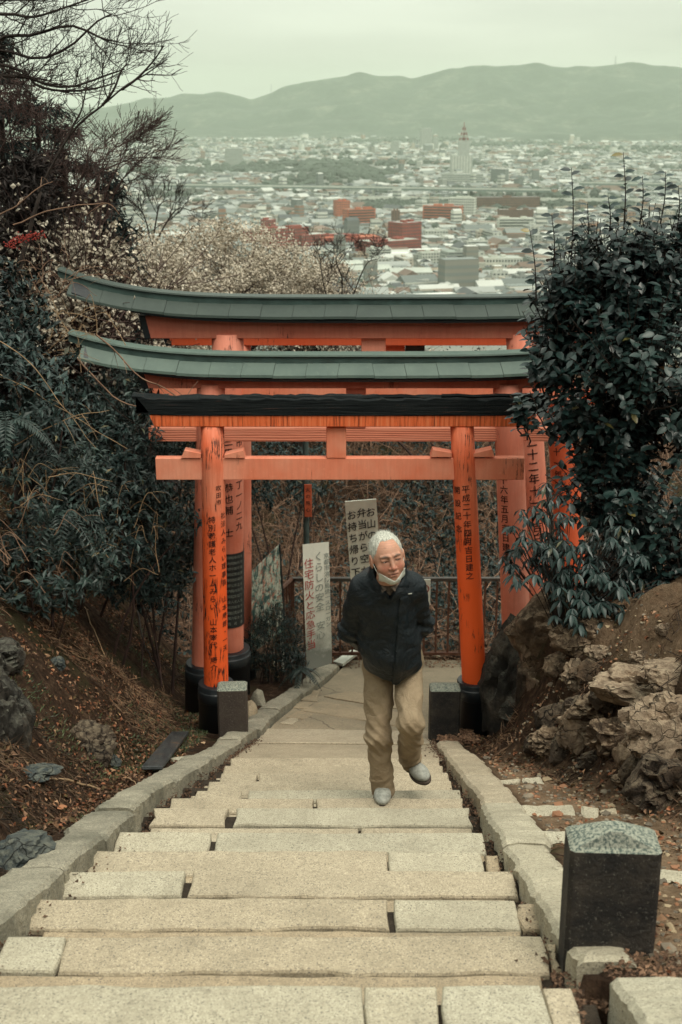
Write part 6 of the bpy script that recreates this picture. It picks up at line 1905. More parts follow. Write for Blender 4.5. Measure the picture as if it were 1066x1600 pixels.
# pebbles
V0, F0 = ICO[1]
n = 2600; y = 2.2 + 5.4 * r.random(n) ** 1.2; x = xr(y) + 0.26 + r.random(n) * 0.9 
gz = ground_z(x, y); s = r.uniform(0.003, 0.014, n) * np.where(r.random(n) < .06, 2.2, 1)
Vt = V0[None] * (1 + .2 * r.normal(size=(n, len(V0), 1))) * s[:, None, None] * [1, 1, .6] + np.stack([x, y, gz + s * .2], -1)[:, None]
mb = MB(); mb.add(Vt.reshape(-1, 3), (F0[None] + (np.arange(n) * len(V0))[:, None, None]).reshape(-1, 3), np.repeat(np.array([(1, 1, 1), (.5, .5, .5), (1.4, 1.3, 1.1), (1.2, .7, .5)])[r.integers(0, 4, n)], len(V0), 0))
t = NT('pebbles'); t.color(t.mix(1.0, (0.22, 0.18, 0.13), t.attr('tint'), 'MULTIPLY')); t.rough(.85); mb.build('pebbles', t.m, kind='stuff')
# dirt and leaf crumbs gathered in the joints beside the kerbs and in the stair corners
n = 5200; y = 1.8 + 6.6 * r.random(n); sd = r.random(n) < .5
x = np.where(sd, xl(y) + r.exponential(0.018, n), xr(y) + 0.015 - r.exponential(0.022, n))
kk = np.searchsorted(ND, y); kk = np.clip(kk, 0, len(ND) - 1); z = np.where(y > ND[-1], -path_h(y) - 0.02, -path_h(np.array(ND)[kk]) - 0.02) + 0.03 * r.random(n) ** 3
L = r.uniform(0.006, 0.022, n); mb = MB()
leaves(mb, np.stack([x, y, z], -1), unit(rand_dirs(n, r) * [1, 1, .3]), unit(rand_dirs(n, r) * .5 + [0, 0, 1]), L, L * .6, col=tri_leaf_tint(n, .15, .8, 0, r))
n = 900; x = r.uniform(0.60, 1.05, n); y = r.uniform(2.80, 3.12, n); L = r.uniform(0.006, 0.022, n)
leaves(mb, np.stack([x, y, -path_h(y) + 0.012 - 0.07 * (x < 0.72) + .008 * r.random(n)], -1), unit(rand_dirs(n, r) * [1, 1, .3]), unit(rand_dirs(n, r) * .5 + [0, 0, 1]), L, L * .6, col=tri_leaf_tint(n, .15, 1.1, 0, r))
mb.build('joint_litter', M['litter'], kind='stuff')
# some larger fallen leaves, one object each
t = NT('fresh_fallen_leaf'); t.color(t.ramp(t.rand(), [(0, (0.30, 0.12, 0.05)), (.5, (0.42, 0.22, 0.10)), (1, (0.45, 0.30, 0.18))])); t.rough(.7)
lm = one_leaf(); lm.materials.append(t.m)
for q, (px, py, lab) in enumerate([(878, 1150, 0), (735, 1163, 'orange fallen leaf beside the right pillar sleeve'), (722, 1160, 'curled brown leaf on the kerb end by the post'), (90, 1268, 'pale tan leaf lying alone low on the left bank'), (700, 1164, 'reddish leaf at the foot of the right stone post'), (320, 1165, 'brown leaf between the plank and the brown post'), (970, 1480, 'red-brown leaf at the foot of the large granite post')]):
    if lab == 0: continue
    p = hit(px, py); o = link('fallen_leaf', lm, loc=tuple(p + [0, 0, .015])); o.scale = (.06, .05, .05); o.rotation_euler = (r.uniform(-.4, .4), r.uniform(-.4, .4), r.uniform(0, 6)); tag(o, lab, 'leaf', 'larger fallen leaves')
# sticks and the black plank
def stick(label, pts, rad, m, lift=0.03, name='fallen_stick', D=None):
    P = [hit(*p) + [0, 0, lift] for p in pts] if D is None else [np.array(at(*p, D)[:]) for p in pts]
    P = np.array(P); b = P[0].copy(); t_ = np.linspace(0, len(P) - 1, 12); Q = np.stack([np.interp(t_, range(len(P)), P[:, k]) for k in range(3)], 1) - b
    Q += 0.006 * fbm(Q * 9 + px_seed(pts), 2, 1)[:, None]
    mb = MB(); tube(mb, Q, np.linspace(rad, rad * .5, 12), 6); return tag(mb.build(name, m, loc=tuple(b), smooth=True), label, 'stick', 'fallen sticks on the left bank')
def px_seed(p): return p[0][0] * 0.37
stick('long thin pale stick leaning down the left bank', [(122, 925), (140, 975), (166, 1032)], 0.006, M['straw'])
stick('pale root-like branch lying at the bottom of the left bank', [(48, 1216), (100, 1222), (160, 1236)], 0.011, M['straw'], 0.01)
stick('short pale stick near the middle of the left bank', [(113, 1028), (148, 1040)], 0.005, M['straw'])
stick('dark root running down the bank beside the pillars', [(215, 960), (225, 1010), (255, 1075)], 0.010, M['bark'])
stick('thin stick beside the lower end of the plank', [(200, 1222), (216, 1238)], 0.004, M['straw'])
stick('short broken stick high on the left bank', [(258, 965), (268, 990)], 0.005, M['straw'])
A, B = hit(238, 1212), hit(282, 1155)
mb = MB(); v = B - A; L = np.linalg.norm(v); bevel_box(mb, (0, 0, 0), (L, 0.125, 0.022), 0.004)
o = mb.build('wooden_plank', M['plank'], loc=tuple((A + B) / 2 + [0, 0, 0.05])); o.rotation_euler = (0, -math.asin(v[2] / L), math.atan2(v[1], v[0])); tag(o, 'wet black plank lying on the soil near the left pillars', 'plank')

# railing
rail = thing('railing', 'rusty brown metal railing closing off the landing', 'railing', (0, 12.2, -5.45))
def RB(px, py, D): p = at(px, py, D); return np.array([p.x, p.y - 12.2, p.z + 5.45])
D = 12.2; x0, x1 = RB(456, 900, D)[0], RB(815, 905, D)[0]; zt = RB(600, 905, D)[2]; zb = RB(600, 1021, D)[2]
mb = MB(); box(mb, ((x0 + x1) / 2, 0, zt), (x1 - x0, 0.05, 0.035)); mb.build('top_rail', M['rail_top'], rail)
mb = MB(); box(mb, ((x0 + x1) / 2, 0, zb), (x1 - x0, 0.03, 0.03)); mb.build('bottom_rail', M['rust'], rail)
barw = MB(); box(barw, (0, 0, 0), (0.020, 0.020, zt - zb - 0.033)); bm_ = barw.mesh('bar'); bm_.materials.append(M['rust'])
sp = 18.6 / 2000 * (12.2 * CP + 5.3 * SP)
k = 0
xx = x0 + sp
while xx < x1 - 0.02:
    if k % 9 != 8: link('bar', bm_, None, rail, loc=(xx, 0, (zt + zb) / 2))
    else:
        mb = MB(); box(mb, (xx, 0, zt / 2 - 0.02), (0.04, 0.04, zt)); mb.build('rail_post', M['rust'], rail)
    xx += sp; k += 1
mb = MB(); box(mb, (x0, 0, zt / 2), (0.05, 0.05, zt + 0.02)); mb.build('rail_post', M['rust'], rail)
C = RB(428, 930, 11.55); S0 = np.array([x0, 0, zt])
mb = MB(); tube(mb, [S0, C], 0.022, 6); mb.build('top_rail', M['rust'], rail)
mb = MB(); tube(mb, [S0 - [0, 0, zt - zb], C - [0, 0, zt - zb]], 0.014, 6); mb.build('bottom_rail', M['rust'], rail)
for q in range(1, 7):
    p = S0 + (C - S0) * q / 6.5; mb = MB(); box(mb, (p[0], p[1], p[2] - (zt - zb) / 2), (0.022, 0.022, zt - zb - .03)); mb.build('bar', M['rust'], rail)

# quad boards with lettering
def board(name, label, corners, D4, m, nu=6, nv=60, bulge=0.0, th=0.006, cat='sign'):
    """corners TL,TR,BR,BL pixels with a distance each"""
    Q = [np.array(at(*c, d)[:]) for c, d in zip(corners, D4)]
    b = (Q[2] + Q[3]) / 2
    def S(u, v):
        u = np.asarray(u, float)[..., None]; v = np.asarray(v, float)[..., None]
        p = (Q[0] * (1 - u) + Q[1] * u) * (1 - v) + (Q[3] * (1 - u) + Q[2] * u) * v
        w = bulge * (np.sin(np.clip(v, 0, 1) * pi * 1.7) * 0.5 + 1.6 * np.clip(v - 0.86, 0, 1) * (1 - 0.4 * u) * 2.2) 
        return p + w * np.array([0, -1.0, 0]) - b
    root = thing(name, label, cat, tuple(b))
    u, v = np.meshgrid(np.linspace(0, 1, nu + 1), np.linspace(0, 1, nv + 1)); G = S(u, v)
    mb = MB(); fr = G.reshape(-1, 3); bk = fr + [0, th, 0]; W = nu + 1
    i = np.arange(nv)[:, None] * W; j = np.arange(nu)[None]; F = np.stack([i + j, i + W + j, i + W + j + 1, i + j + 1], -1).reshape(-1, 4)
    mb.add(fr, F); mb.add(bk, F[:, ::-1])
    rim = list(range(W)) + [W * (q + 1) - 1 for q in range(1, nv + 1)] + [W * nv + q for q in range(nu - 1, -1, -1)] + [W * q for q in range(nv - 1, 0, -1)]
    mb.add(np.concatenate([fr[rim], bk[rim]]), [[q, (q + 1) % len(rim), len(rim) + (q + 1) % len(rim), len(rim) + q] for q in range(len(rim))])
    o = mb.build('panel', m, root)
    W_ = np.linalg.norm(Q[1] - Q[0]); H_ = np.linalg.norm(Q[3] - Q[0])
    def write(s, u, v0, size, pitch, m2, bold=0.012, brush=0.01):
        V, F = column(s, size * H_, pitch * H_, bold, brush)
        P = S(u + V[:, 0] / W_, v0 - V[:, 1] / H_) - [0, 0.010, 0]
        q = poly_obj('lettering', P, F, M[m2], o); q['kind'] = 'stuff'
    return root, write
root, w = board('leaning_banner', 'leaning white vinyl banner with a column of red characters', [(473, 851), (514, 847), (519, 1037), (479, 1048)], (11.6, 11.6, 11.15, 11.1), M['banner'], bulge=0.10)
w('住宅防火と応急手当', 0.22, 0.145, 0.080, 0.084, 'ink_red', 0.0)
w('くらしの安全\u3000安心', 0.60, 0.10, 0.078, 0.082, 'ink_grey', 0.0)
w('京都市消防局統一スローガン', 0.90, 0.10, 0.046, 0.048, 'ink_grey', 0.012)
root, w = board('notice_board', 'tall white board of black brush writing behind the walking man', [(539, 784), (588, 780), (603, 1000), (556, 1004)], (11.9, 11.9, 11.85, 11.85), M['sign_white'], 2, 4, th=0.02)
w('お山の清掃の為', 0.79, 0.085, 0.066, 0.080, 'ink', 0.012, 0.03)
w('弁当がら空かんは', 0.50, 0.085, 0.066, 0.080, 'ink', 0.012, 0.03)
w('お持ち帰り下さい', 0.18, 0.095, 0.066, 0.080, 'ink', 0.012, 0.03)
root, w = board('map_board', 'tilted faded trail map board of green and red paint', [(394, 893), (437, 850), (446, 985), (392, 1022)], (10.95, 11.6, 11.6, 10.95), M['map'], 4, 6, th=0.015)
mb = MB()
for a, b in (((437, 850), (446, 985)), ((431, 870), (443, 985))):
    tube(mb, [at(*a, 11.585) - root.location, at(*b, 11.585) - root.location], 0.008, 4)
mb.build('side_strip', M['black_paint'], root)
mb = MB(); pp = at(441, 985, 11.62); tube(mb, [pp - root.location, Vector((pp.x, pp.y, -5.3)) - root.location], 0.02, 6); mb.build('leg', M['sign_white'], root)
# pole with orange plate
pb = at(479, 850, 12.6); pole = thing('sign_pole', 'teal grey pole behind the banner carrying a narrow orange plate', 'pole', (pb.x, 12.6, -5.8))
h_ = at(479, 636, 12.6).z + 5.8; mb = MB(); lathe(mb, (0, 0, 0), [(0.030, 0), (0.030, h_ - 0.01), (0.02, h_)], 14); mb.build('shaft', M['pole'], pole)
a, b = at(475.5, 757, 12.55), at(487.5, 808, 12.55); mb = MB(); bevel_box(mb, ((a.x + b.x) / 2 - pb.x, -0.045, (a.z + b.z) / 2 + 5.8), (b.x - a.x, 0.012, a.z - b.z), 0.003)
pl = mb.build('plate', simple('orange_plate', (0.42, 0.09, 0.04), 0.6), pole)
V, F = column('火の用心', 0.05, 0.072, 0.01); V = np.stack([V[:, 0] + (a.x + b.x) / 2 - pb.x, 0 * V[:, 0] - 0.0525, V[:, 1] + a.z + 5.8 - 0.055], -1); q = poly_obj('lettering', V, F, M['ink'], pl); q['kind'] = 'stuff'
# little prohibition sign on the railing
a, b = at(656, 905, 12.12), at(672, 946, 12.12); w_, h_ = b.x - a.x, a.z - b.z; cx_, cz_ = (a.x + b.x) / 2, (a.z + b.z) / 2
ns = thing('railing_sign', 'small white sign with a red ring hung on the railing', 'sign', (cx_, 12.12, b.z))
mb = MB(); bevel_box(mb, (0, 0, h_ / 2), (w_, 0.012, h_), 0.004); mb.build('plate', M['white_plastic'], ns)
th = np.linspace(0, 2 * pi, 25); rr = w_ * 0.36; mb = MB(); tube(mb, np.stack([rr * np.cos(th), 0 * th - 0.008, h_ * 0.64 + rr * np.sin(th)], -1), 0.006, 5, False); tube(mb, [(-rr * .7, -0.009, h_ * .64 + rr * .7), (rr * .7, -0.009, h_ * .64 - rr * .7)], 0.005, 5); mb.build('red_ring', REDW, ns)
V, F = text_mesh('禁止', 0.035, 0.01); q = poly_obj('lettering', np.stack([V[:, 0], 0 * V[:, 0] - 0.0075, V[:, 1] + h_ * .12], -1), F, M['ink'], ns); q['kind'] = 'stuff'
# pale board lying on the landing
P = [at(u, v, brent_ground(u, v)) for u, v in ((521, 1036), (536, 1040), (561, 1021), (550, 1017))]
zz = np.mean([p.z for p in P]) + 0.0; mb = MB(); loft(mb, [[(p.x, p.y, p.z - 0.01) for p in P], [(p.x, p.y, p.z + 0.02) for p in P]]); o = mb.build('loose_board', M['sign_white']); tag(o, 'pale narrow board lying flat on the landing by the banner', 'board')
# a scatter of rubble and leaves along the foot of the railing
for q, (px, py, rr, lab) in enumerate([(684, 1026, .035, 'white stone at the foot of the railing behind the man'), (430, 1040, .05, 'grey stone under the dark bush'), (428, 1100, .05, 'small grey stone behind the concrete footings')]):
    pp = at(px, py, brent_ground(px, py)); mb = MB(); rocky(mb, (0, 0, 0), (rr, rr, rr * .6), 2, 60 + q); tag(mb.build('stone', M['slab_cool'], loc=(pp.x, pp.y, pp.z + .01)), lab, 'stone')
n = 1500; x = r.uniform(-0.35, 2.2, n); y = 12.2 + r.normal(0, 0.10, n); L = r.uniform(.01, .035, n); mb = MB()
leaves(mb, np.stack([x, y, 0 * x - 5.45 + r.random(n) * .02], -1), unit(rand_dirs(n, r) * [1, 1, .3]), unit(rand_dirs(n, r) * .5 + [0, 0, 1]), L, L * .6, col=tri_leaf_tint(n, .4, 1.5, 0, r))
x = r.uniform(0.70, 0.98, n); y = 8.05 + r.random(n) * 0.9; leaves(mb, np.stack([x, y, -path_h(y) + .01 + r.random(n) * .02], -1), unit(rand_dirs(n, r) * [1, 1, .3]), unit(rand_dirs(n, r) * .5 + [0, 0, 1]), L, L * .6, col=tri_leaf_tint(n, .4, 1.3, 0, r))
mb.build('railing_litter', M['litter'], kind='stuff')

# vines over the gates and dry arching stems at the left
def vine(label, paths, rad, m, seed, twigs=5, name='dry_vine', cat='vine'):
    rng = np.random.default_rng(seed); base = np.array(at(paths[0][1][0][0], paths[0][1][0][1], paths[0][0])[:])
    t = thing(name, label, cat, tuple(base), 0, 'dry vines and stems')
    for D_, pts in paths:
        P = px_path(pts, D_, 22) - base; P += 0.012 * np.stack([fbm(P * 6 + seed + k, 2, k) for k in range(3)], -1)
        mb = MB(); tube(mb, P, np.linspace(rad, rad * .45, 22), 5)
        for q in range(twigs):
            i_ = rng.integers(3, 20); d = unit(rand_dirs(1, rng)[0] + [0, -.1, .3]); k = np.linspace(0, 1, 5)[:, None]
            tube(mb, P[i_] + d * k * rng.uniform(.05, .22) + np.array([0, 0, -.04]) * k ** 2, np.linspace(rad * .45, rad * .2, 5), 3, False)
        mb.build('stem', m, t)
    return t
vine('dry vine hanging across the left end of the second roof', [(9.25, [(150, 520), (178, 548), (215, 585), (262, 610), (300, 640), (330, 662)]), (9.2, [(120, 560), (180, 620), (240, 642), (285, 625), (320, 650)])], 0.007, M['twig_brown'], 1, 9)
vine('dark cable-like vine running from the left edge to the gates', [(8.9, [(0, 470), (70, 540), (140, 600), (200, 655), (260, 690)])], 0.006, M['bark'], 2, 6)
vine('pale stems arching low across the left shrubs', [(8.0, [(-10, 580), (60, 615), (130, 660), (200, 700)]), (7.8, [(-10, 530), (50, 570), (100, 640), (150, 700)]), (8.0, [(20, 700), (70, 670), (120, 650), (170, 640)])], 0.004, M['straw'], 3, 4)
vine('long pale twig rising at the left edge below the conifers', [(8.6, [(-20, 345), (30, 315), (60, 292), (85, 283)]), (8.8, [(20, 350), (90, 325), (150, 318), (175, 320), (188, 335)])], 0.005, M['twig_brown'], 4, 3)
for q, (px, py, lab) in enumerate([(60, 780, 'spray of dry brown stems on the left shrubs, lower'), (70, 430, 'tangle of dry brown stems in front of the left blossoms'), (110, 530, 'tangle of pale stems under the left blossoms'), (40, 870, 'dry stems hanging over the scarp at the left edge'), (180, 850, 'dry stems hanging over the scarp near the pillars')]):
    rng = np.random.default_rng(200 + q); D_ = (7.9, 9.5, 9.6, 7.7, 8.9)[q]; ps = []
    for k in range(16):
        a = rng.uniform(-.3, pi + .3); L_ = rng.uniform(40, 110); bx_, by_ = px + rng.normal(0, 30), py + rng.normal(0, 25)
        ps.append((D_ + rng.uniform(-.3, .3), [(bx_, by_ + 15), (bx_ + cos(a) * L_ * .5, by_ - sin(a) * L_ * .55), (bx_ + cos(a) * L_, by_ - sin(a) * L_ * .5 + rng.uniform(0, 30))]))
    vine(lab, ps, 0.0032, M['twig_brown'] if q % 2 else M['straw'], 30 + q, 3, 'dry_weed', 'weeds')
# red berries
bc = at(35, 372, 8.7); bt = thing('berry_sprig', 'sprig of small red berries at the left photo edge', 'berries', bc[:])
mb = MB(); V0, F0 = ICO[1]; rng = np.random.default_rng(3)
for q in range(130):
    s_ = rng.random(); p = np.array([(-.11 + .25 * s_), rng.normal(0, .03), -.05 + .12 * s_ - .05 * s_ ** 2]) + rng.normal(0, .016, 3); mb.add(V0 * 0.006 + p, F0)
mb.build('berries', M['berry'], bt, kind='stuff'); mb = MB(); tube(mb, [(-.15, 0, -.12), (-.03, 0, -.02), (.14, 0, .02)], [.004, .003, .001], 4); mb.build('stem', M['bark'], bt)
# ------------------------------------------------------------------ the walking man
def sculpt(fn, lo, hi, vox, name, m, parent, smooth=True, colf=None):
    V, F = surface_nets(fn, lo, hi, vox)
    mb = MB(); mb.add(V, F, None if colf is None else colf(V))
    return mb.build(name, m, parent, smooth=smooth)
feet = Vector((0.216, 6.0, -3.45))
man = thing('person', 'white-haired man in a dark jacket and khaki trousers climbing the steps', 'person', tuple(feet))
O = np.array(feet[:])
def W(px, py, D): return np.array(at(px, py, D)[:]) - O
# joints (image-left is the standing leg)
hipL, hipR = W(592, 1042, 6.08), W(637, 1042, 6.08)
kneeL, kneeR = W(592, 1150, 5.99), W(642, 1128, 5.84)
ankL, ankR = W(598, 1228, 6.06), W(640, 1190, 6.22)
toeL, toeR = W(598, 1247, 5.88), W(664, 1212, 6.10)
shL, shR = W(566, 918, 5.86), W(642, 914, 5.86)
neck = W(607, 893, 5.80); headc = W(606, 872, 5.70)
elbL, elbR = W(546, 985, 6.02), W(660, 975, 6.04)
hndL, hndR = W(585, 1012, 6.30), W(625, 1010, 6.30)
FR = np.eye(3)
# head frame: turned slightly to image-right, bowed
yaw, pit, rol = radians(12), radians(-6), radians(-8)
Rz = np.array(Matrix.Rotation(yaw, 3, 'Z')); Rx = np.array(Matrix.Rotation(pit, 3, 'X')); Ry = np.array(Matrix.Rotation(rol, 3, 'Y'))
HR = Rz @ Rx @ Ry          # head local -> world; local: x right (image), -y face, z up
def hl(P): return (P - headc) @ HR
def face_sdf(q):
    """head in its own frame, metres; face looks along -y; chin at z=-0.115, crown at z=+0.115"""
    d = sd_ell(q, (0, 0.020, 0.030), (0.074, 0.093, 0.086))
    d = smin(d, sd_ell(q, (0, -0.028, -0.020), (0.062, 0.058, 0.080)), 0.03)
    d = smin(d, sd_ell(q, (0, -0.048, -0.085), (0.030, 0.028, 0.026)), 0.025)      # chin
    for s in (-1, 1):
        d = smin(d, sd_ell(q, (s * 0.038, -0.050, -0.030), (0.026, 0.022, 0.022)), 0.018)   # cheeks
        d = smin(d, sd_ell(q, (s * 0.046, -0.010, -0.072), (0.020, 0.030, 0.022)), 0.02)    # jaw corners, jowls
        d = smin(d, sd_cap(q, (s * 0.012, -0.083, 0.028), (s * 0.044, -0.066, 0.026), 0.0085, 0.006), 0.010)   # brow
        d = smax(d, -sd_ell(q, (s * 0.031, -0.094, 0.008), (0.021, 0.021, 0.0145)), 0.009)    # socket
        d = smin(d, sd_ell(q, (s * 0.031, -0.0655, 0.007), (0.0165, 0.0125, 0.0125)), 0.004)   # ball and lids
        d = smin(d, sd_cap(q, (s * 0.018, -0.0765, 0.0125), (s * 0.044, -0.068, 0.0125), 0.0042, 0.004), 0.004)   # heavy upper lid
        d = smin(d, sd_cap(q, (s * 0.020, -0.0745, -0.007), (s * 0.042, -0.068, -0.005), 0.0035, 0.003), 0.006)   # bag below the eye
        d = smax(d, -sd_cap(q, (s * 0.018, -0.092, -0.034), (s * 0.034, -0.078, -0.068), 0.0035, 0.0025), 0.006)  # fold beside the nose
    d = smin(d, sd_cap(q, (0, -0.080, 0.018), (0, -0.100, -0.026), 0.0075, 0.0115), 0.012)     # nose
    for s in (-1, 1): d = smin(d, sd_ell(q, (s * 0.0125, -0.090, -0.030), (0.0085, 0.010, 0.0075)), 0.005)
    d = smin(d, sd_ell(q, (0, -0.080, -0.055), (0.026, 0.012, 0.012)), 0.010)                    # muzzle
    d = smin(d, sd_cap(q, (-0.017, -0.085, -0.0545), (0.017, -0.085, -0.0545), 0.0040, 0.0040), 0.004)
    d = smin(d, sd_cap(q, (-0.015, -0.085, -0.0655), (0.015, -0.085, -0.0655), 0.0048, 0.0048), 0.004)
    d = smax(d, -sd_cap(q, (-0.022, -0.0905, -0.0595), (0.022, -0.0905, -0.0595), 0.0026, 0.0026), 0.003)   # mouth line
    for s in (-1, 1):
        e = sd_ell(q, (s * 0.078, 0.012, -0.004), (0.010, 0.020, 0.034))
        e = smax(e, -sd_ell(q, (s * 0.088, 0.006, 0.0), (0.006, 0.011, 0.020)), 0.004)
        d = smin(d, e, 0.006)
    return d
def hand_sdf(P, w, f, up, side):
    """w wrist, f direction of the fingers, up back of hand; five fingers, curled"""
    f = unit(np.array(f)); up = unit(np.array(up)); s = np.cross(f, up) * side
    d = sd_cap(P, w, w + f * 0.075, 0.020, 0.030)
    d = smin(d, sd_cap(P, w + f * 0.03 - s * 0.02, w + f * 0.07 - s * 0.025, 0.014, 0.014), 0.015)
    for k, (o, L) in enumerate(((-0.030, 0.058), (-0.010, 0.068), (0.010, 0.064), (0.029, 0.050))):
        a = w + f * 0.078 + s * o; b = a + f * L * 0.5 - up * 0.012; c = b + f * L * 0.25 - up * L * 0.45
        d = smin(d, sd_cap(P, a, b, 0.0088, 0.0080), 0.005); d = smin(d, sd_cap(P, b, c, 0.0080, 0.0066), 0.004)
    a = w + f * 0.025 - s * 0.028; b = a + f * 0.035 - s * 0.020 - up * .01; c = b + f * 0.032 + s * 0.004 - up * .012
    d = smin(d, sd_cap(P, a, b, 0.0115, 0.0100), 0.008); d = smin(d, sd_cap(P, b, c, 0.0095, 0.0080), 0.005)
    return d
pel = (hipL + hipR) / 2; chest = (shL + shR) / 2 - np.array([0, -0.02, 0.12])
def body_sdf(P):
    d = face_sdf(hl(P))
    jaw = headc + HR @ np.array([0, 0.02, -0.06])
    d = smin(d, sd_cap(P, jaw, neck + [0, 0.03, -0.08], 0.052, 0.060), 0.02)
    d = smin(d, sd_cap(P, neck + [0, 0.03, -0.08], chest + [0, .03, 0], 0.055, 0.09), 0.04)
    d = smin(d, sd_cap(P, chest + [0, .03, 0], pel + [0, .02, .03], 0.095, 0.085), 0.03)
    for sh, el, hd, s in ((shL, elbL, hndL, -1), (shR, elbR, hndR, 1)):
        d = smin(d, sd_cap(P, sh, el, 0.046, 0.036), 0.02); d = smin(d, sd_cap(P, el, hd, 0.038, 0.026), 0.02)
        d = smin(d, hand_sdf(P, hd, (-s * 0.95, 0.1, -0.25), (0, 1, 0.1), s), 0.008)
    for hp, kn, an, to in ((hipL, kneeL, ankL, toeL), (hipR, kneeR, ankR, toeR)):
        d = smin(d, sd_cap(P, hp, kn, 0.056, 0.042), 0.02); d = smin(d, sd_cap(P, kn, an, 0.042, 0.032), 0.02)
        d = smin(d, sd_cap(P, an, an + (to - an) * 0.2, 0.028, 0.022), 0.02)
    return d
def skin_col(V):
    q = hl(V); c = np.ones((len(V), 3)) * np.array([0.47, 0.245, 0.165])
    blotch = fbm(q * 45, 3, 5)[:, None]; c *= 1 + 0.10 * blotch
    red = np.exp(-(((np.abs(q[:, 0]) - 0.036) / 0.022) ** 2 + ((q[:, 2] + 0.028) / 0.025) ** 2)) + 0.9 * np.exp(-((q[:, 0] / 0.014) ** 2 + ((q[:, 2] + 0.028) / 0.014) ** 2))
    c *= 1 - (0.28 * np.clip(red, 0, 1))[:, None] * np.array([0.25, 1.0, 1.0])
    fr = sstep(0.035, 0.08, q[:, 2]) * (q[:, 1] < 0)
    c *= 1 + 0.22 * fr[:, None]
    lips = np.exp(-((q[:, 0] / 0.019) ** 4 + ((q[:, 2] + 0.060) / 0.009) ** 2)) * (q[:, 1] < -0.06)
    c = c * (1 - 0.5 * lips[:, None]) + np.array([0.33, 0.11, 0.09]) * 0.5 * lips[:, None]
    ml = np.exp(-((q[:, 0] / 0.022) ** 4 + ((q[:, 2] + 0.0595) / 0.0028) ** 2)) * (q[:, 1] < -0.06)
    c *= 1 - 0.75 * ml[:, None]
    spots = np.clip(fbm(q * 60 + 5, 2, 9) - 0.75, 0, 1)[:, None]; c *= 1 - 0.6 * spots
    eye = np.exp(-(((np.abs(q[:, 0]) - 0.031) / 0.015) ** 4 + ((q[:, 2] - 0.0050) / 0.0036) ** 2)) * (q[:, 1] < -0.05)
    sock = np.exp(-(((np.abs(q[:, 0]) - 0.031) / 0.022) ** 2 + ((q[:, 2] - 0.002) / 0.016) ** 2)) * (q[:, 1] < -0.05); c *= 1 - 0.16 * sock[:, None]   # the lid line
    c *= 1 - 0.92 * eye[:, None]
    brow = np.exp(-(((np.abs(q[:, 0]) - 0.031) / 0.019) ** 4 + ((q[:, 2] - 0.030 + 0.25 * np.abs(np.abs(q[:, 0]) - 0.028)) / 0.0055) ** 2)) * (q[:, 1] < -0.04)
    c = c * (1 - 0.8 * brow[:, None]) + np.array([0.09, 0.085, 0.075]) * 0.8 * brow[:, None]
    wr = 0.5 + 0.5 * np.sin(q[:, 2] * 620 + 2 * np.sin(q[:, 0] * 40)); c *= 1 - 0.12 * (wr * fr)[:, None]
    return c
t = NT('skin'); t.color(t.attr('tint')); t.rough(0.55); t.spec(0.35); t.b.inputs['Subsurface Weight'].default_value = 0.12; t.b.inputs['Subsurface Radius'].default_value = (0.01, 0.004, 0.002)
t.bump(t.noise(t.coord(), 220, 4), 0.0008); M['skin'] = t.m
# whole continuous body: fine head, coarser rest merge into one mesh by sculpting at two densities is avoided; one density throughout
lo = np.min([hipL, kneeL, ankL, ankR, toeL, toeR, elbL, hndL], 0) - 0.09; hi_ = np.max([shR, headc, elbR, hndR, hipR, ankR, toeR], 0) + [0.10, 0.12, 0.14]
V1, F1 = surface_nets(body_sdf, headc - [0.115, 0.135, 0.15], headc + [0.115, 0.15, 0.14], 0.0026)
def head_only(P):
    return body_sdf(P)
# the body is evaluated band by band so that head, trunk and legs share one fine surface
def nets_big(fn, lo, hi, vox, slabs):
    zs = np.linspace(lo[2], hi[2], slabs + 1); Vs, Fs, n = [], [], 0
    nz = np.ceil((hi[2] - lo[2]) / vox).astype(int); per = int(np.ceil(nz / slabs))
    for k in range(slabs):
        a = lo[2] + k * per * vox; b = a + (per + 1) * vox
        V, F = surface_nets(fn, (lo[0], lo[1], a), (hi[0], hi[1], b), vox)
        Vs.append(V); Fs.append(F + n); n += len(V)
    return np.concatenate(Vs), np.concatenate(Fs)
Vb, Fb = surface_nets(lambda P: smax(body_sdf(P), (P[..., 2] - (headc[2] - 0.135)), 0.0001), lo, hi_, 0.0075)
mb = MB(); mb.add(V1, F1, skin_col(V1)); mb.add(Vb, Fb, skin_col(Vb)); mb.build('body', M['skin'], man, smooth=True)
# eyes: slits of dark iris under the lids
for s in (-1, 1):
    mb = MB(); V, F = ICO[3]; c = np.array([s * 0.031, -0.0690, 0.0035]); q = V * np.array([0.0120, 0.0095, 0.0036]) + c
    mb.add(q @ HR.T + headc, F, np.where((np.abs(V[:, 0] - 0.15) < 0.45)[:, None], [[0.015, 0.012, 0.010]], [[0.40, 0.35, 0.31]]))
    t = NT('eye'); t.color(t.attr('tint')); t.rough(0.15); mb.build('eye', t.m, man, smooth=True)
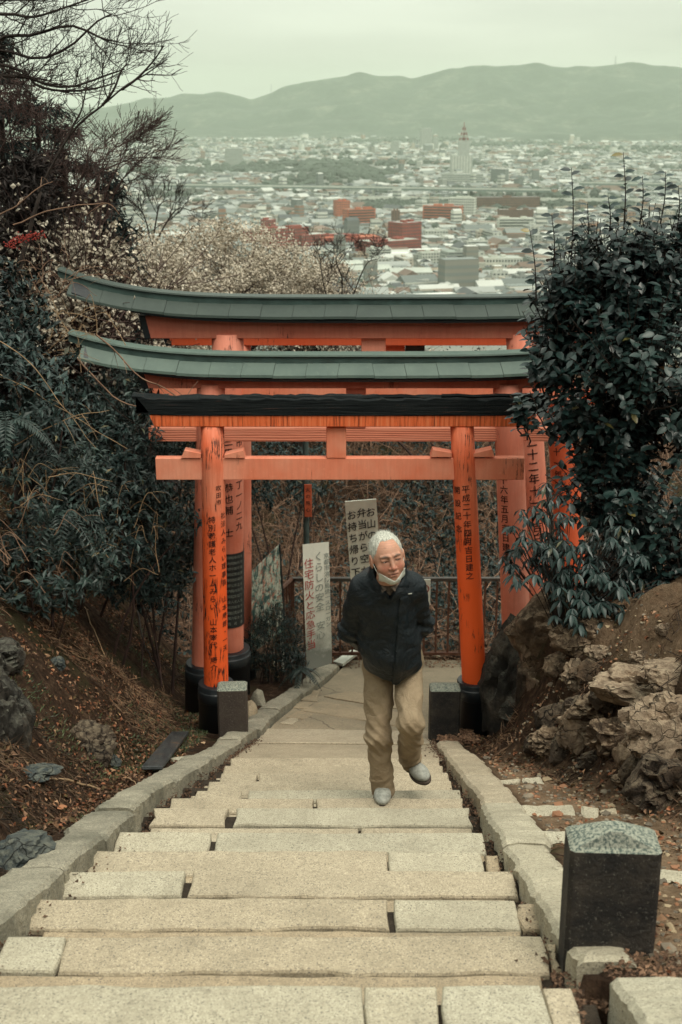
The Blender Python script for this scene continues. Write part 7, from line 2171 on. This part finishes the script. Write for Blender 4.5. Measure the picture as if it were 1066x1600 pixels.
# hair: thin white, receding
def hair_sdf(P):
    q = hl(P); d = sd_ell(q, (0, 0.025, 0.033), (0.0785, 0.0965, 0.0895))
    az = np.arctan2(q[..., 0], -q[..., 1])
    hairline = 0.092 - 0.105 * sstep(0.75, 1.2, np.abs(az)) - 0.08 * sstep(1.75, 2.5, np.abs(az))
    cut = (hairline + 0.004 * noise3(q * 90, 4)) - q[..., 2]
    d = smax(d, cut, 0.010)
    d = smax(d, -sd_ell(q, (0, -0.10, 0.0), (0.066, 0.085, 0.082)), 0.008)
    st = noise3(np.stack([az * 34, q[..., 2] * 9, 0 * az + 2], -1), 6)
    return d + 0.0012 * st + 0.0006 * noise3(q * 160, 2)
t = NT('white_hair'); v = t.coord(); n = t.noise(t.coord((150, 150, 22)), 1.0, 4, 0.7); t.color(t.ramp(n, [(0.35, (0.26, 0.26, 0.22)), (0.6, (0.66, 0.66, 0.58))])); t.rough(0.6); t.bump(n, 0.003)
sculpt(hair_sdf, headc - [0.12, 0.13, 0.12], headc + [0.12, 0.15, 0.15], 0.0032, 'hair', t.m, man)
rh = np.random.default_rng(4); mb = MB(); n = 900
az = rh.uniform(-pi, pi, n); el = rh.uniform(0.1, 1.5, n); dv = np.stack([np.sin(az) * np.cos(el), -np.cos(az) * np.cos(el), np.sin(el)], -1)
P0 = dv * [0.0785, 0.0965, 0.0895] + [0, 0.025, 0.033]; k = (hair_sdf((P0 * 0.985) @ HR.T + headc) < 0.002); P0, dv = P0[k], dv[k]; n = len(P0)
tg = unit(np.cross(dv, [1.0, 0.2, 0]) + rh.normal(0, .22, (n, 3)) + dv * 0.03); tg *= np.sign(tg[:, 1:2] + 1e-6); S_ = unit(np.cross(tg, dv)) * 0.0006
L_ = rh.uniform(0.018, 0.036, n)[:, None]; Vh = np.stack([P0 - S_, P0 + S_, P0 + tg * L_ + dv * 0.002], 1) @ HR.T + headc
mb.add(Vh.reshape(-1, 3), (np.arange(n) * 3)[:, None] + np.array([[0, 1, 2]])); mb.build('hair_strands', t.m, man, kind='stuff')
# mask pulled under the chin
def mask_sdf(P):
    q = hl(P); sh = np.abs(face_sdf(q) - 0.005) - 0.0020
    a = q[..., 2] + 0.094 - 0.75 * np.abs(q[..., 0])          # top edge rises towards the ears
    b = -(q[..., 2] + 0.132 - 0.55 * np.abs(q[..., 0]))
    sh = smax(sh, a, 0.002); sh = smax(sh, b - 0.006, 0.002); return np.maximum(sh, np.maximum(np.abs(q[..., 0]) - 0.064, q[..., 1] + 0.008))
sculpt(mask_sdf, headc - [0.11, 0.14, 0.16], headc + [0.11, 0.08, 0.0], 0.0028, 'face_mask', M['white_plastic'], man)
for s in (-1, 1):
    mb = MB(); p = np.array([(s * 0.058, -0.030, -0.075), (s * 0.068, -0.022, -0.045), (s * 0.076, -0.004, -0.008), (s * 0.078, 0.010, 0.020)]); tube(mb, p @ HR.T + headc, 0.0016, 5); mb.build('mask_loop', M['white_plastic'], man)
# shirt in the collar opening
t = NT('brown_checked_shirt'); w = t.noise(t.coord(), 60, 2); t.color(t.ramp(w, [(0.4, (0.09, 0.07, 0.055)), (0.6, (0.22, 0.17, 0.13))])); t.rough(0.8)
def shirt_sdf(P):
    d = sd_cap(P, neck + [0.004, 0.012, -0.045], chest, 0.070, 0.135)
    return d
col_c = neck + np.array([0.004, 0.020, -0.030])
def fold(P, s, sc, seed): return s * fbm(P * np.array(sc), 3, seed)
hem = -(W(610, 1066, 5.95)[2])
hem_z = W(607, 1058, 5.95)[2]
def jacket_sdf(P):
    d = sd_cap(P, chest + [0, 0.02, 0.03], (pel + chest) / 2 + [0.002, 0.0, -0.04], 0.142, 0.143)
    d = smin(d, sd_cap(P, (pel + chest) / 2 + [0, -0.01, -0.03], pel + [0, -0.015, 0.01], 0.143, 0.147), 0.05)
    d = smin(d, sd_cap(P, shL + [0.035, 0.01, -0.015], shR + [-0.035, 0.01, -0.015], 0.078, 0.078), 0.05)
    d = smin(d, sd_ell(P, chest + np.array([0, 0.07, 0.05]), (0.16, 0.11, 0.15)), 0.05)     # rounded back
    # flatten front to back
    for sh, el, hd in ((shL, elbL, hndL), (shR, elbR, hndR)):
        arm = sd_cap(P, sh, el, 0.063, 0.053); arm = smin(arm, sd_cap(P, el, el + (hd - el) * 0.85, 0.053, 0.044), 0.03)
        d = smin(d, arm, 0.022)
    # collar
    e = sd_cap(P, neck + [0.004, 0.03, -0.075], neck + [0.002, 0.030, 0.000], 0.098, 0.088)
    d = smin(d, e, 0.03)
    d = smax(d, -sd_cap(P, neck + [0.004, 0.020, -0.055], headc + [0.0, 0.0, 0.03], 0.066, 0.088), 0.008)
    # V opening at the front of the collar
    q = P - (neck + np.array([0.006, -0.07, -0.128])); v = np.abs(q[..., 0]) - 0.004 - 0.50 * np.clip(q[..., 2], 0, 1)
    v = np.maximum(v, q[..., 1] - 0.045)
    d = smax(d, -np.maximum(v, -q[..., 2] - 0.01), 0.008)
    # hem
    hz = hem_z + 0.022 * np.abs(P[..., 0] - pel[0]) / 0.15 - 0.028 * np.exp(-((P[..., 0] - pel[0] - 0.012) / 0.035) ** 2)
    d = smax(d, hz - P[..., 2], 0.008)
    # wrinkles
    w = np.stack([P[..., 0] * 7 + P[..., 2] * 3, P[..., 1] * 5, P[..., 2] * 14 - P[..., 0] * 6], -1)
    d = d - 0.0065 * fbm(w, 3, 31) - 0.007 * (1 - 2.2 * np.abs(noise3(w * np.array([.7, .7, .45]) + 5, 18))) - 0.010 * np.abs(noise3(w * 0.55, 8)) * sstep(-.35, 0.0, P[..., 2] - chest[2] - 0.1)
    # sleeve folds at the elbow
    for el in (elbL, elbR):
        g = np.exp(-(np.linalg.norm(P - el, axis=-1) / 0.12) ** 2); d = d - 0.006 * g * np.sin(P[..., 2] * 120 + P[..., 0] * 60)
    # front placket: a raised flap with a groove beside it
    px_ = P[..., 0] - (pel[0] + 0.012 + 0.05 * (P[..., 2] - pel[2])); front = (P[..., 1] < pel[1] - 0.02) & (P[..., 2] < neck[2] - 0.12)
    d = d - 0.0050 * front * (sstep(-0.026, -0.022, px_) - sstep(0.016, 0.020, px_)) + 0.0065 * front * np.exp(-((px_ + 0.027) / 0.003) ** 2)
    # breast pocket zip
    zx = P[..., 0] - (pel[0] + 0.058); zz = (P[..., 2] > chest[2] - 0.10) & (P[..., 2] < chest[2] + 0.045)
    d = d + 0.0035 * front * zz * np.exp(-(zx / 0.0035) ** 2)
    return d
t = NT('dark_navy_jacket'); v = t.coord(); n = t.noise(v, 7, 4, 0.6)
t.color(t.ramp(n, [(0.3, (0.0020, 0.0065, 0.0098)), (0.7, (0.0036, 0.0110, 0.0160))])); t.rough(0.5); t.spec(0.38)
t.bump(t.math('ADD', t.noise(v, 13, 6, 0.62, 1.0), t.math('MULTIPLY', t.noise(v, 380, 2), 0.12)), 0.030, 0.9); M['jacket'] = t.m
jlo = np.min([shL, elbL, pel - [.2, .2, 0]], 0) - [0.10, 0.14, 0.08]; jlo[2] = hem_z - 0.05; jhi = np.max([shR, elbR, hndL, headc], 0) + [0.10, 0.12, 0.0]
jk = sculpt(jacket_sdf, jlo, jhi, 0.0052, 'jacket', M['jacket'], man)
def shirt2(P):
    d = sd_cap(P, neck + [0.004, 0.035, -0.02], neck + [0.004, 0.012, -0.085], 0.060, 0.054); return np.maximum(d, P[..., 2] - (neck[2] - 0.010)) + 0.002 * noise3(P * 60, 3)
sculpt(shirt2, neck - [0.09, 0.11, 0.2], neck + [0.09, 0.12, 0.03], 0.005, 'shirt', bpy.data.materials['brown_checked_shirt'], man)
# shirt collar wings
mb = MB()
for s in (-1, 1):
    a = neck + np.array([0.004 + s * 0.006, -0.058, -0.060]); b = neck + np.array([0.004 + s * 0.052, -0.035, -0.030]); c = neck + np.array([0.004 + s * 0.036, -0.064, -0.085])
    loft(mb, [[a, b, c], [a - [0, .004, 0], b - [0, .004, 0], c - [0, .004, 0]]])
mb.build('shirt_collar', bpy.data.materials['brown_checked_shirt'], man)
# small white chest logo bar with letters, and hem snaps
lp = W(641, 937, 5.70); lo_ = np.array(lp); 
for k in range(40):
    if float(jacket_sdf((lo_ + [0, 0.004 * k, 0])[None])[0]) < 0.0: break
lo_ = lo_ + [0, 0.004 * (k - 1), 0]
mb = MB()
xs = np.linspace(-0.013, 0.013, 9); loft(mb, [[(x + lo_[0], lo_[1] - 0.002, lo_[2] + 0.0022 + 0.0012 * sin(i * 1.9) + x * 0.12), (x + lo_[0], lo_[1] - 0.002, lo_[2] - 0.0022 + 0.001 * cos(i * 2.3) + x * 0.12), (x + lo_[0], lo_[1] + 0.004, lo_[2] + x * 0.12)] for i, x in enumerate(xs)])
mb.build('chest_logo', M['white_plastic'], jk)
for zz in (0.012, 0.045):
    p = np.array([pel[0] + 0.012, pel[1] - 0.25, hem_z - 0.012 + zz])
    for k in range(80):
        if float(jacket_sdf((p + [0, 0.003 * k, 0])[None])[0]) < 0.0: break
    mb = MB(); V, F = ICO[2]; mb.add(V * [0.006, 0.003, 0.006] + p + [0, 0.003 * k, 0], F); mb.build('snap_button', M['rail_top'], jk, smooth=True)
# trousers
def trouser_sdf(P):
    d = sd_cap(P, pel + [-0.035, 0, 0.08], pel + [0.035, 0, 0.08], 0.105, 0.105)
    d = smin(d, sd_cap(P, hipL + [0, 0.01, 0.03], hipR + [0, 0.01, 0.03], 0.085, 0.085), 0.03)
    hemL, hemR = ankL + [0, -0.015, -0.022], ankR + (kneeR - ankR) * 0.05
    cut = 1e3
    for k, (hp, kn, hm) in enumerate(((hipL, kneeL, hemL), (hipR, kneeR, hemR))):
        g = sd_cap(P, hp, kn, 0.076, 0.061); g = smin(g, sd_cap(P, kn, hm, 0.060, 0.056), 0.03)
        ax = unit(hm - kn); end = (P - (hm + ax * 0.012)) @ ax
        g = smax(g, end + 0.004 * noise3(P * 22, 4), 0.006)
        d = smin(d, g, 0.010)
    w = np.stack([P[..., 0] * 9 + P[..., 2] * 8, P[..., 1] * 8, P[..., 2] * 12 - P[..., 0] * 14], -1)
    d = d - 0.0045 * fbm(w, 3, 51) - 0.006 * (1 - np.abs(noise3(w * np.array([.8, .8, .5]), 77)) * 2.2)
    for kn, am in ((kneeL, .006), (kneeR, .004)):
        g = np.exp(-(((P[..., 2] - kn[2] + 0.02) / 0.08) ** 2)); d = d - 1.5 * am * g * (1 - np.abs(np.sin(P[..., 2] * 48 + P[..., 0] * 60 + 2 * noise3(P * 9, 3)))) * 1.2
    for an in (ankL, ankR):
        g = np.exp(-(((P[..., 2] - an[2] - 0.05) / 0.06) ** 2)) * (np.linalg.norm(P - an, axis=-1) < .2); d = d - 0.0060 * g * (1 - np.abs(np.sin(P[..., 2] * 60 - P[..., 0] * 30 + 2 * noise3(P * 11, 5))))
    # side seams and a cargo pocket flap on the outer thigh
    q = P - (hipL + np.array([-0.085, -0.01, -0.02])); d = d - 0.005 * (np.exp(-((q[..., 2]) / 0.028) ** 4) * np.exp(-(q[..., 0] / 0.03) ** 4) * np.exp(-(q[..., 1] / 0.06) ** 4))
    d = smax(d, P[..., 2] - (hem_z + 0.10), 0.003)
    return d
t = NT('khaki_trousers'); v = t.coord(); n = t.noise(v, 9, 5, 0.6)
t.color(t.ramp(n, [(0.3, (0.25, 0.185, 0.115)), (0.7, (0.35, 0.27, 0.178))])); t.rough(0.85); t.spec(0.2)
t.bump(t.math('ADD', t.noise(v, 15, 6, 0.65, 0.8), t.math('MULTIPLY', t.noise(v, 500, 2), 0.1)), 0.022, 0.8); M['khaki'] = t.m
tlo = np.min([hipL, kneeL, ankL, kneeR, ankR], 0) - [0.12, 0.14, 0.05]; thi = np.max([hipR, kneeR, ankR, ankL], 0) + [0.12, 0.14, 0]; thi[2] = hem_z + 0.12
sculpt(trouser_sdf, tlo, thi, 0.0050, 'trousers', M['khaki'], man)
# shoes
t = NT('grey_white_shoe'); n = t.noise(t.coord(), 40, 4); t.color(t.ramp(n, [(0.35, (0.22, 0.225, 0.20)), (0.65, (0.38, 0.385, 0.34))])); t.rough(0.7); t.bump(n, 0.002)
sole_m = simple('brown_rubber_sole', (0.06, 0.045, 0.035), 0.8)
def shoe(heel, toe, upv, seed):
    ax = unit(toe - heel); L = np.linalg.norm(toe - heel); up = unit(upv - ax * (upv @ ax)); s = np.cross(ax, up)
    R = np.stack([s, ax, up], 1)
    c = heel
    def loc(P): return (P - c) @ R
    def f(P):
        q = loc(P); d = sd_ell(q, (0, L * 0.70, 0.030), (0.046, L * 0.36, 0.036)); d = smin(d, sd_ell(q, (0, L * 0.22, 0.038), (0.038, L * 0.26, 0.044)), 0.03)
        d = smin(d, sd_cap(q, (0, L * .24, 0.05), (0, L * .22, 0.080), 0.034, 0.032), 0.02)
        return smax(d, 0.006 - q[..., 2], 0.003)
    def g(P):
        q = loc(P); d = np.minimum(sd_ell(q, (0, L * 0.68, 0.006), (0.050, L * 0.385, 0.05)), sd_ell(q, (0, L * 0.24, 0.006), (0.042, L * 0.285, 0.05))); return np.maximum(d, np.abs(q[..., 2] - 0.002) - 0.010)
    lo = np.minimum(heel, toe) - 0.11; hi = np.maximum(heel, toe) + 0.12
    o = sculpt(f, lo, hi, 0.0045, 'shoe', bpy.data.materials['grey_white_shoe'], man)
    sculpt(g, lo, hi, 0.0045, 'sole', sole_m, o)
    mb = MB()
    for k in range(3):
        y = L * (0.42 + 0.09 * k); z = 0.076 - 0.010 * k; P = np.array([(-0.020, y, z - .006), (0, y + 0.004, z + .002), (0.020, y, z - .006)]); tube(mb, P @ R.T + c, 0.0030, 5)
    mb.build('laces', M['white_plastic'], o, kind='stuff')
gzL = -0.0
hl_ = W(601, 1226, 6.14); hl_[2] = 0.002; tl_ = W(597, 1249, 5.90); tl_[2] = 0.002
shoe(np.array([ankL[0] + 0.005, 0.12, 0.006]), np.array([ankL[0] - 0.008, -0.115, 0.006]), np.array([0, 0, 1.0]), 1)
hr = ankR + np.array([-0.012, 0.050, -0.028]); tr = W(666, 1222, 6.06)
shoe(hr, hr + unit(tr - hr) * 0.235, np.array([0.15, -0.75, 0.65]), 2)
print('man done', [tuple(np.round(x + O, 2)) for x in (ankL, ankR, headc)])
